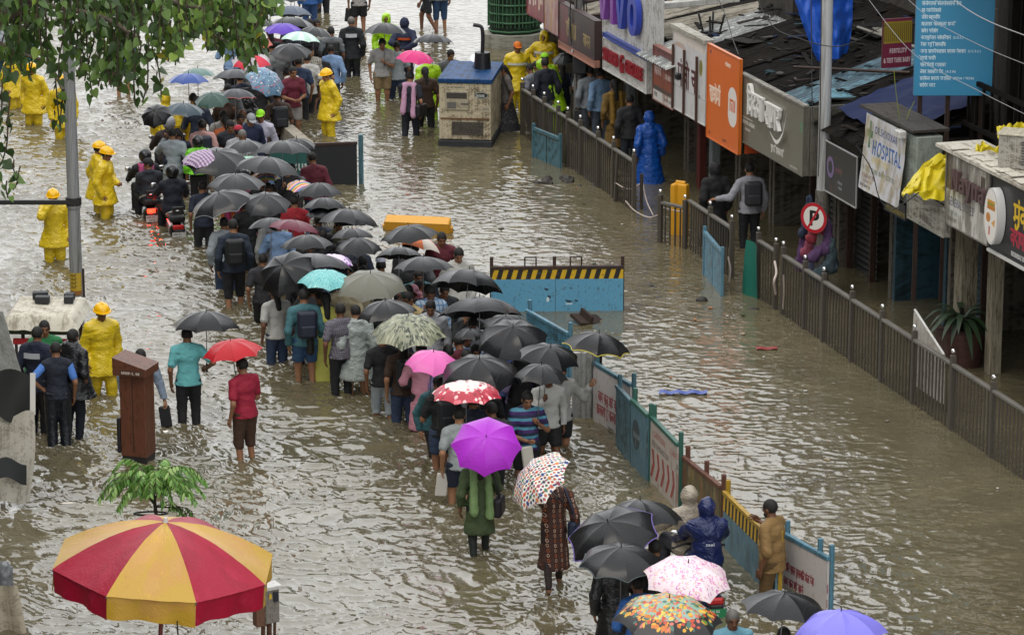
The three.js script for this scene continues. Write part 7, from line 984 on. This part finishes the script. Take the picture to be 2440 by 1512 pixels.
// ---------- scooters and riders ----------
function scooter(label, pos, turn, colour, plate) {
  const g = thing('scooter', label, 'scooter', pos.clone().setY(-0.38), turn), pm = mat(colour, 0.25, { clearcoat: 0.6 }), blk = mat([0.012, 0.012, 0.013], 0.5), ch = mat([0.6, 0.6, 0.6], 0.2, { metalness: 1 });
  for (const z of [-0.62, 0.62]) { const w = part('wheel', new THREE.TorusGeometry(0.19, 0.055, 10, 24).rotateY(Math.PI / 2), blk, g); w.position.set(0, 0.245, z); part('rim', new THREE.CylinderGeometry(0.13, 0.13, 0.07, 18).rotateZ(Math.PI / 2), ch, w); }
  part('rear_body', fieldMesh([B3([0, 0.5, -0.55], [0, 0.55, -0.1], 0.15, 0.14), B3([0, 0.42, -0.45], [0, 0.36, -0.05], 0.14, 0.12), B3([0, 0.3, 0], [0, 0.28, 0.35], 0.1, 0.1)], 0.03, 0.06), pm, g);
  part('leg_shield', fieldMesh([B3([-0.12, 0.35, 0.42], [-0.1, 0.8, 0.34], 0.06, 0.06), B3([0.12, 0.35, 0.42], [0.1, 0.8, 0.34], 0.06, 0.06), B3([0, 0.3, 0.44], [0, 0.9, 0.33], 0.09, 0.09)], 0.03, 0.05), pm, g);
  part('seat', rbx(0.28, 0.12, 0.72, 0.05, 0, 0.72, -0.28), blk, g); part('handlebar', tube([V(-0.33, 0.98, 0.2), V(-0.15, 1.0, 0.28), V(0, 0.97, 0.32), V(0.15, 1.0, 0.28), V(0.33, 0.98, 0.2)], 0.016, 20, 6), blk, g);
  for (const s of [-1, 1]) { part('mirror', new THREE.SphereGeometry(0.055, 10, 8).scale(1, 0.75, 0.25).translate(0.3 * s, 1.16, 0.24), ch, g); part('mirror_stem', rod(V(0.26 * s, 1.0, 0.24), V(0.3 * s, 1.14, 0.24), 0.007), blk, g); }
  const gr = part('grab_rail', tube([V(-0.16, 0.72, -0.35), V(-0.17, 0.84, -0.62), V(0, 0.9, -0.72), V(0.17, 0.84, -0.62), V(0.16, 0.72, -0.35)], 0.014, 24, 6), ch, g); part('back_cushion', rbx(0.2, 0.14, 0.05, 0.02, 0, 0.9, -0.7), blk, g);
  part('tail_lamp', rbx(0.2, 0.09, 0.07, 0.03, 0, 0.6, -0.72), mat([0.45, 0.01, 0.01], 0.2), g); part('mudguard', rbx(0.16, 0.3, 0.05, 0.02, 0, 0.42, -0.76), blk, g);
  const t = canvasTex(128, 64, (c, w, h) => { c.fillStyle = plate[0]; c.fillRect(0, 0, w, h); txt(c, plate[1], 10, 4, 25, plate[2]); txt(c, plate[3], 26, 32, 27, plate[2]); }), f = new THREE.PlaneGeometry(0.24, 0.12).rotateY(Math.PI); f.translate(0, 0.47, -0.795); part('number_plate', f, mat(0xffffff, 0.5, { map: t }), g);
  return g;
}
{
  const away = rad(193);
  const sA = scooter('scooter with glowing red tail lamp, left of the two', ground(350, 508), away, '#15171b', ['#b8b8b4', 'MH 01', '#222', '1214']);
  const lamp = part('lit_lamp', rbx(0.15, 0.085, 0.03, 0.02, 0.02, 0.6, -0.757), mat([0.5, 0.01, 0.005], 0.3, { emissive: new THREE.Color(1, 0.06, 0.02), emissiveIntensity: 2.4 }), sA); const pl = new THREE.PointLight(0xff2010, 0.25, 0, 2); pl.position.set(0.03, 0.6, -0.79); pl.castShadow = true; sA.add(pl);
  const sB = scooter('black scooter with chrome grab rail and white number plate', ground(412, 548), away, '#121317', ['#c4c4c0', 'MH 01', '#222', '1717']);
  const sC = scooter('scooter of the brown jacketed rider, farthest of the three', ground(404, 428), away, '#1b1416', ['#b0b0ac', 'MH 02', '#222', '4410']);
  const sD = scooter('scooter with green number plate in the lower group', ground(1672, 1425), rad(190), '#1a2c4a', ['#1f7a4c', 'MH 02', '#c8d8cc', 'F 38']);
  const seat = (s, z, x = 0) => { const p = s.localToWorld(V(x, 0, z)); return p; };
  const ride = (label, s, z, o) => { const p = person(label, { sit: true, dep: 0.38, ...o, face: o.face ?? 193 }); const w = s.localToWorld(V(0, 0, z)); p.position.set(w.x, -0.38 + 0.36, w.z); return p; };
  ride('rider in black helmet and navy jacket on the black scooter', sB, -0.1, { hat: ['helmet', '#141518'], hair: 'none', top: ['jacket', '#111624'], bottom: ['jeans', '#12141a'], aL: 'bars', aR: 'bars', w: 1.1 });
  ride('boy in black cap looking back on the lit scooter', sA, -0.42, { hat: ['cap', '#141518'], top: ['jacket', '#1b2028'], bottom: ['shorts', '#1a1c20'], face: 193, turn: 70, h: 1.55, aL: 'front', aR: 'front' });
  ride('driver in black helmet with pink hood on the lit scooter', sA, 0.05, { hat: ['helmet', '#1a1b1e'], hair: 'none', top: ['jacket', '#16181e'], aL: 'bars', aR: 'bars', scarf: '#b04a7c', h: 1.62 });
  ride('rider in white patterned helmet and brown rain jacket', sC, -0.1, { hat: ['helmet', '#8a8c90'], hair: 'none', top: ['jacket', '#2c2220'], aL: 'bars', aR: 'bars', w: 1.12, h: 1.72 });
  person('child in neon green raincoat and black helmet', { head: [470, 322], hat: ['helmet', '#1a1b1d'], hair: 'none', top: ['rain', '#6ac01c', { hem: 0.56 }], bottom: ['jeans', '#16181c'], face: 195, h: 1.55 });
}
// ---------- hanging branches of the big roadside tree, top left ----------
{
  const q = rng(404), zT = -28, base = V(-7.6, -0.4, -27), tree = thing('fig_tree', 'large heart leaved tree with drooping branches at the upper left', 'tree', base, 0);
  const bark = texMat('#5d5448', '#332c24', 0.7, 2, 0.9), L = (v) => v.clone().sub(base);
  part('trunk', merge([rod(V(0, 0, 0), V(0.3, 5, -0.3), 0.42, 0.32, 14), rod(V(0.3, 4.9, -0.3), V(0.2, 9.5, -0.6), 0.33, 0.2, 12)]), bark, tree);
  const limbs = [[0.3, 6, -0.3, 2.2, 9.6, -0.6], [0.25, 7.5, -0.4, 5.6, 10.6, -1.2], [0.2, 9, -0.6, 4.0, 11.2, -2.2], [0.3, 7, -0.3, 1.4, 10.2, 1.0]];
  for (const [a, b, c, d, e, f] of limbs) part('limb', tube([V(a, b, c), V((a + d) / 2, (b + e) / 2 + 0.5, (c + f) / 2), V(d, e, f)], 0.08, 20, 8), bark, tree);
  // one leaf: heart shaped blade with a drip tip, folded a little along the midrib
  const half = [[0, 0], [0.028, -0.012], [0.05, -0.002], [0.054, 0.03], [0.04, 0.062], [0.02, 0.088], [0.006, 0.105], [0, 0.14]], P = [], ix = [], uvs = [];
  half.forEach(([x, y]) => { P.push(0, -Math.max(0, y), 0); P.push(x, -y, -0.012 * (x / 0.054)); P.push(-x, -y, -0.012 * (x / 0.054)); uvs.push(0.5, y * 6, 0.5 + x * 8, y * 6, 0.5 - x * 8, y * 6); });
  for (let i = 0; i < half.length - 1; i++) { const a = i * 3, b = a + 3; ix.push(a, a + 1, b + 1, a, b + 1, b, a, b, b + 2, a, b + 2, a + 2); }
  const leaf = new THREE.BufferGeometry(); leaf.setAttribute('position', new THREE.Float32BufferAttribute(P, 3)); leaf.setAttribute('uv', new THREE.Float32BufferAttribute(uvs, 2)); leaf.setIndex(ix); leaf.computeVertexNormals();
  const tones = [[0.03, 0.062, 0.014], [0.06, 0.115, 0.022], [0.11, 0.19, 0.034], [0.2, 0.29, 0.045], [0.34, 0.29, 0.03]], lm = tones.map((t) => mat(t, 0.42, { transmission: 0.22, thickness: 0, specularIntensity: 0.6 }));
  const low = [[-20, 200], [40, 225], [70, 240], [110, 262], [150, 250], [190, 205], [230, 215], [262, 238], [300, 235], [340, 205], [380, 195], [420, 178], [450, 150], [500, 150], [545, 165], [590, 178], [612, 150], [640, 62], [660, 20]];
  const env = (x) => { for (let i = 0; i < low.length - 1; i++) if (x <= low[i + 1][0]) { const k = (x - low[i][0]) / (low[i + 1][0] - low[i][0]); return low[i][1] + (low[i + 1][1] - low[i][1]) * k; } return 0; };
  const strands = [[8, 150, 330], [20, 230, 410], [-4, 300, 440], [30, 380, 455], [45, 395, 470], [12, 430, 490], [130, 150, 330], [146, 200, 325], [318, 60, 265], [350, 90, 262], [372, 100, 250], [206, 60, 250], [597, 40, 190], [585, 60, 182]];
  const twigs = []; for (let i = 0; i < 135; i++) { const x = -30 + 680 * Math.pow(q(), 0.9), b = env(x) * (0.25 + 0.75 * Math.pow(q(), 0.8)), y0 = b - 60 - 150 * q(); twigs.push([x, Math.min(y0, b - 40), b, 0]); }
  for (const [x, a, b] of strands) twigs.push([x, a, b, 1]);
  for (let i = 0; i < 45; i++) { const x = -30 + 600 * q(); twigs.push([x, -150 - 60 * q(), 20 + 60 * q(), 0]); }
  for (const [pts, r] of [[[[-60, -60], [100, 8], [240, 40], [330, 90]], 0.02], [[[180, -90], [380, -5], [520, 30], [610, 60]], 0.02], [[[-60, 60], [30, 120], [110, 150], [150, 215]], 0.014], [[[260, -60], [300, 60], [310, 140]], 0.012], [[[440, -40], [480, 60], [560, 110]], 0.012]]) part('branch', tube(pts.map(([x, y], i) => L(atZ(x, y, zT + 0.3 * i))), r, 24, 6), bark, tree);
  const all = [], twigMat = mat([0.05, 0.035, 0.02], 0.8);
  twigs.forEach(([x, y0, y1, st], ti) => {
    const z = zT + (q() - 0.5) * 3.2, sway = (q() - 0.5) * 40, pts = [0, 0.35, 0.7, 1].map((u) => L(atZ(x + sway * u * u + 6 * n2(ti, u * 3), y0 + (y1 - 18 - y0) * u, z)));
    const tw = part('twig', tube(pts, 0.0065, 10, 4), twigMat, tree), cv = new THREE.CatmullRomCurve3(pts), len = (y1 - y0) / 292, n = Math.max(4, Math.round(len / (st ? 0.06 : 0.046)));
    for (let k = 0; k < n; k++) { const u = 0.12 + 0.88 * (k + q() * 0.6) / n, p = cv.getPoint(Math.min(1, u)), side = k % 2 ? 1 : -1, m = new THREE.Object3D(); p.x += side * 0.035 * q(); p.z += 0.05 * (q() - 0.5); m.position.copy(p); m.rotation.set((q() - 0.5) * 1.7, (q() - 0.5) * 3.6, side * (0.15 + 0.75 * q()), 'YZX'); const sc = 0.46 + 0.48 * q(); m.scale.setScalar(sc); m.updateMatrix(); const yy = y0 + (y1 - y0) * u; const tn = q(), tone = x > 380 ? (tn < 0.25 ? 0 : tn < 0.55 ? 1 : tn < 0.85 ? 2 : 3) : (tn < 0.45 ? 0 : tn < 0.8 ? 1 : tn < 0.96 ? 2 : 3); all.push({ m, tone: tone + (q() > 0.992 ? 1 : 0), tw, score: yy + 60 * st + (x > 0 && yy > 0 ? 100 : -400) }); }  // left part picks darker tones: shadow of the dense crown put into leaf colour
  });
  all.sort((a, b) => b.score - a.score);
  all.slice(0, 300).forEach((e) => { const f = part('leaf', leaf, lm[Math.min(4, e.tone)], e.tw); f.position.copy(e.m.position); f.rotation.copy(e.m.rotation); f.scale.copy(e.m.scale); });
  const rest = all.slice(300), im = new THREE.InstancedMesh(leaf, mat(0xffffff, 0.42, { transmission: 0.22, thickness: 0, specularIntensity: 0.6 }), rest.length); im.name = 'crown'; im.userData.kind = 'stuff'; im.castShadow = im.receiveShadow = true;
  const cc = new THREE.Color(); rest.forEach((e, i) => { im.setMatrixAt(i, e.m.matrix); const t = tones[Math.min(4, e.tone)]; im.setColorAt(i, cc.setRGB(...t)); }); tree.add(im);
}
// ---------- young tree with feathery leaves ----------
{
  const q = rng(91), z = -38.9, base = V(atZ(372, 1300, z).x, -0.4, z), g = thing('sapling', 'young tree with bright feathery leaves above the big umbrella', 'tree', base, 0), top = atZ(362, 1160, z).sub(base), bark = mat([0.03, 0.022, 0.016], 0.8);
  part('trunk', tube([V(0, 0, 0), V(0.02, top.y * 0.5, 0.02), V(0.01, top.y * 0.8, 0), top], 0.022, 20, 8), bark, g);
  part('guard_ring', new THREE.TorusGeometry(0.2, 0.011, 8, 30).rotateX(1.35).translate(top.x - 0.03, top.y - 0.33, 0), mat([0.012, 0.012, 0.013], 0.5), g);
  const lf = sheet(2, 4, (u, v) => V((u - 0.5) * 0.04 * Math.sin(Math.PI * Math.min(1, v * 0.92 + 0.06)), -0.1 * v, -0.01 * Math.abs(u - 0.5))), tv = [[0.09, 0.22, 0.03], [0.14, 0.31, 0.05], [0.21, 0.40, 0.08], [0.31, 0.46, 0.14]], tones = tv.map((t) => mat(t, 0.45, { transmission: 0.2, thickness: 0 })), extra = [];
  for (let i = 0; i < 54; i++) {
    const a = i * 2.4, up = 0.10 + 0.24 * q(), l = 0.34 + 0.24 * q(), cx = Math.cos(a), cz = Math.sin(a) * 0.8, dy = -0.16 * q(), P = [top.clone().add(V(0, dy - 0.05, 0)), top.clone().add(V(cx * l * 0.4, up * 0.85 + dy, cz * l * 0.4)), top.clone().add(V(cx * l * 0.8, up + dy, cz * l * 0.8)), top.clone().add(V(cx * l * 1.15, up - 0.16 + dy, cz * l * 1.15))];
    const fr = part('frond', tube(P, 0.005, 12, 4), mat([0.07, 0.09, 0.03], 0.6), g), cv = new THREE.CatmullRomCurve3(P);
    for (let k = 0; k < 20; k++) { const u = 0.3 + 0.7 * k / 19, p = cv.getPoint(u), t = cv.getTangent(u), s = k % 2 ? 1 : -1, tn = Math.floor(q() * 4), e = i < 14 ? part('leaflet', lf, tones[tn], fr) : new THREE.Object3D(); e.position.copy(p); const out = V(-t.z, 0, t.x).multiplyScalar(s).addScaledVector(t, 0.55).add(V(0, -0.5 - 0.4 * q(), 0)).normalize(); e.quaternion.setFromUnitVectors(V(0, -1, 0), out); e.rotateY(q() * 1.5); e.scale.setScalar(0.75 + 0.45 * q()); if (i >= 14) { e.updateMatrix(); extra.push([e.matrix.clone(), tv[tn]]); } }
  }
  { const im = new THREE.InstancedMesh(lf, mat(0xffffff, 0.45, { transmission: 0.2, thickness: 0 }), extra.length), cc = new THREE.Color(); im.name = 'crown'; im.userData.kind = 'stuff'; extra.forEach(([m, t], i) => { im.setMatrixAt(i, m); im.setColorAt(i, cc.setRGB(...t)); }); g.add(im); }
  for (let i = 0; i < 7; i++) { const a = i * 0.9 - 0.6, P = [V(top.x + 0.02, top.y - 0.25, 0), V(top.x + 0.2 + 0.04 * i, top.y - 0.2 - 0.02 * i, 0.1 * Math.sin(a)), V(top.x + 0.34 + 0.02 * i, top.y - 0.32 - 0.03 * i, 0.1 * Math.sin(a))], fr = part('frond', tube(P, 0.006, 8, 4), bark, g), cv = new THREE.CatmullRomCurve3(P); for (let k = 0; k < 8; k++) { const e = part('leaflet', lf, tones[k % 2], fr); e.position.copy(cv.getPoint(0.3 + 0.09 * k)); e.rotation.set(0.5 * (q() - 0.5), q() * 6, (k % 2 ? 1 : -1) * 0.7); e.scale.setScalar(0.7); } }
}
// ---------- big red and yellow garden umbrella ----------
{
  const apexY = 2.3, p = ground(393, 1243, apexY), Rb = 272 * p.distanceTo(V(0, CAM_H, 0)) / FOC, g = thing('garden_umbrella', 'large red and yellow garden umbrella with hanging skirt', 'garden umbrella', p, 0); g.rotation.set(rad(1), 0, rad(-4));
  const hh = 0.37 * Rb, prof = (s) => [Rb * s, -hh * Math.pow(s, 1.8)], n = 8, off = Math.PI / 8 + rad(1), at = (i, s, skirt = 0) => { const [r, y] = prof(s), a = i / n * 6.2832 + off; return V(Math.cos(a) * r * (1 - 0.02 * skirt), y - skirt, Math.sin(a) * r * (1 - 0.02 * skirt)); };
  const dirtY = canvasTex(256, 256, (c, w, h) => { c.fillStyle = '#b6902a'; c.fillRect(0, 0, w, h); speckle(c, w, h, 26, ['#b98348', '#c09050', '#b8874a'], 24, 80, 3); const q = rng(8); c.fillStyle = '#d0a81c'; for (let i = 0; i < 70; i++) { c.globalAlpha = 0.6; c.fillRect(q() * w, q() * h * 0.35, 1 + 6 * q(), 6 + 26 * q()); } c.globalAlpha = 1; speckle(c, w, h, 60, ['#cfa92c', '#8f6428'], 1, 5, 9); });
  const dirtR = canvasTex(256, 256, (c, w, h) => { c.fillStyle = '#980e2e'; c.fillRect(0, 0, w, h); speckle(c, w, h, 40, ['#860a26', '#a81c3c'], 10, 60, 5); speckle(c, w, h, 40, ['#c04a60'], 1, 4, 6, 4); });
  const mY = mat(0xffffff, 0.42, { map: dirtY, bumpMap: clothBump, bumpScale: 0.004 }), mR = mat(0xffffff, 0.4, { map: dirtR, specularIntensity: 0.55, bumpMap: clothBump, bumpScale: 0.004 });
  for (let i = 0; i < n; i++) {
    const m = i % 2 ? mY : mR;
    part('panel', sheet(10, 14, (u, v) => { const b = 4 * u * (1 - u), q = at(i, v).lerp(at(i + 1, v), u); q.y -= 0.05 * b * Math.sin(v * 3.0) * v; q.y += 0.004 * n3(q.x * 6, q.y * 6, q.z * 6); return q; }, (u, v) => [u, 1 - v]), m, g);
    part('skirt', sheet(12, 4, (u, v) => { const q = at(i, 1, 0.27 * v + 0.02 * Math.sin(u * 5 + i) * v).lerp(at(i + 1, 1, 0.27 * v), u); const b = 4 * u * (1 - u), o = V(q.x, 0, q.z).normalize(); q.addScaledVector(o, -0.03 * b + 0.025 * Math.sin(u * 14 + i * 2) * v - (u < 0.04 || u > 0.96 ? 0.012 : 0)); return q; }, (u, v) => [u, 0.3 - 0.3 * v]), m, g);
    part('rib', tube([0.02, 0.35, 0.7, 1].map((s) => at(i, s).add(V(0, -0.02, 0))), 0.01, 10, 5), ironGrey, g);
  }
  part('pole', cyl(0.025, 0.025, apexY + 0.4, 14, 0, -apexY - 0.4, 0), texMat('#7a3c34', '#4c2a24', 0.5, 1, 0.6), g); part('finial', cyl(0.035, 0.02, 0.06, 12, 0, -0.01, 0), whitePanel, g); part('loose_strap', tube([at(1.2, 1, 0.2), at(1.2, 1, 0.45).add(V(0.02, 0, 0)), at(1.2, 1, 0.62)], 0.008, 12, 4), mat([0.015, 0.015, 0.015], 0.6), g);
  const rb = thing('iron_stand', 'low iron stand in the water under the garden umbrella', 'stand', ground(470, 1470).setY(0), 0.2); for (const x of [-0.35, -0.2, -0.05, 0.35]) part('leg', bx(0.03, 0.7, 0.03, x, 0.0, 0), iron, rb); part('rail', rod(V(-0.4, 0.25, 0), V(0.4, 0.36, 0), 0.015), iron, rb);
}
// ---------- overhead wires ----------
{
  const wm = mat([0.28, 0.28, 0.29], 0.5), wd = mat([0.015, 0.015, 0.016], 0.6), wire = (label, z0, z1, pts, r, m) => solo('cable', tube(pts.map(([x, y], i) => atZ(x, y, z0 + (z1 - z0) * i / (pts.length - 1))), r, 40, 6), m, label, 'cable');
  wire('thick pale cable crossing the upper right corner', -46, -43, [[2200, -60], [2285, 8], [2360, 52], [2500, 105]], 0.007, wm);
  wire('pale cable crossing in front of the blue list board', -46, -43, [[2050, -120], [2200, 30], [2330, 105], [2500, 175]], 0.004, wm);
  wire('lower pale cable sloping past the blue list board', -46, -43, [[2040, -40], [2180, 130], [2330, 215], [2500, 300]], 0.004, wm);
  wire('dark cable left of the silver lamp post', -51, -50, [[1932, -40], [1934, 100], [1936, 260], [1942, 360]], 0.008, wd);
  wire('dark cable close to the silver lamp post', -51, -50, [[1958, -40], [1956, 120], [1954, 300], [1950, 420]], 0.008, wd);
  wire('dark cable looping before the hospital banner', -49, -48.5, [[2040, 345], [2075, 400], [2100, 480], [2125, 498], [2160, 480], [2190, 458]], 0.009, wd);
  wire('dark cable drooping over the tin roofs', -55, -52, [[1790, -30], [1840, 60], [1900, 90], [2000, 110], [2110, 60]], 0.008, wd);
  wire('dark cable hanging above the orange sign', -60, -57, [[1700, -30], [1730, 40], [1745, 90], [1760, 130]], 0.008, wd);
  wire('thin yellow green wire hanging below the maroon clinic sign', -51, -51, [[2130, 165], [2138, 240], [2150, 300], [2170, 260], [2180, 240]], 0.006, mat([0.2, 0.24, 0.03], 0.5));
}
{ // building row added out of view at the left, to darken the water reflections
  const g = thing('added_building_row', 'unseen building row added across the street to darken water reflections', 'building', S(-45, -20, -0.4), FACE); part('wall', bx(70, 13, 0.4, 35, 6.5, 0), texMat('#4f4a42', '#2c2924', 0.8, 1, 0.9), g);
}
{ // scraps drifting on the water; the pale ones stand in for sky glints
  const q = rng(808), im = new THREE.InstancedMesh(bx(0.09, 0.012, 0.06), mat(0xffffff, 0.6), 90), m = new THREE.Object3D(), cc = new THREE.Color(), pal = [[0.5, 0.5, 0.48], [0.3, 0.24, 0.15], [0.04, 0.05, 0.02], [0.4, 0.15, 0.05], [0.15, 0.13, 0.1], [0.55, 0.53, 0.5]]; im.name = 'litter_and_glints';
  for (let i = 0; i < 90; i++) { const p = S(-10 + 20 * q(), -4.6 * q() - 0.15 + (q() > 0.7 ? -6 * q() : 0), 0.018); m.position.copy(p); m.rotation.set(0.1 * (q() - 0.5), q() * 6, 0.1 * (q() - 0.5)); m.scale.setScalar(0.35 + 0.9 * q() * q()); m.updateMatrix(); im.setMatrixAt(i, m.matrix); im.setColorAt(i, cc.setRGB(...pal[i % 6])); }
  tag(im, 'small scraps of litter and pale painted glints drifting on the water', 'litter', null, 'stuff'); scene.add(im);
}
// ---------- the flood itself, ringed where people stand in it ----------
for (const o of scene.children) if (o.name.startsWith('person') || o.name.startsWith('scooter')) { for (const sx of [-0.1, 0.1]) { const p = V(sx, 0, 0).applyAxisAngle(V(0, 1, 0), o.rotation.y).add(o.position), k = Math.floor(p.x / 0.8) + ',' + Math.floor(p.z / 0.8); if (!waders.has(k)) waders.set(k, []); waders.get(k).push([p.x, p.z, p.x * 7]); } }
{
  const axis = (a, b, step, ext, grow) => { const o = []; let s = step, p = a; while (p > a - ext) { s *= grow; p -= s; o.unshift(p); } for (let q = a; q <= b; q += step) o.push(q); s = step; p = o[o.length - 1]; while (p < b + ext) { s *= grow; p += s; o.push(p); } return o; };
  const zs = axis(-84, -35, 0.06, 220, 1.25), us = axis(-0.166, 0.166, 0.00105, 6, 1.35);
  const nu = us.length, nz = zs.length, P = new Float32Array(nu * nz * 3), UV = new Float32Array(nu * nz * 2), N = new Float32Array(nu * nz * 3), ix = [];
  zs.forEach((z, j) => us.forEach((u, i) => {
    const zz = z > -30 ? -30 : z, x = u * -zz, k = j * nu + i, far = z < -84.5 || z > -34.5 || Math.abs(u) > 0.17; const e = 0.03, h = far ? 0 : waveHeight(x, z);
    P.set([x, h, z], k * 3); UV.set([x, z], k * 2);
    const n = far ? V(0, 1, 0) : V(h - waveHeight(x + e, z), e, h - waveHeight(x, z + e)).normalize(); N.set([n.x, n.y, n.z], k * 3);
    if (i < nu - 1 && j < nz - 1) { const a = k, b = k + 1, c = k + nu, d = c + 1; ix.push(a, c, d, a, d, b); }
  }));
  const g = new THREE.BufferGeometry(); g.setAttribute('position', new THREE.BufferAttribute(P, 3)); g.setAttribute('normal', new THREE.BufferAttribute(N, 3)); g.setAttribute('uv', new THREE.BufferAttribute(UV, 2)); g.setIndex(ix);
  struct('flood_water', g, muddy).userData.label = 'brown rippled flood water covering the whole street';
  const rd = bx(700, 0.2, 700, 0, -0.6, -50); struct('road', rd, mat([0.05, 0.048, 0.045], 0.9));
}
renderer.render(scene, camera);
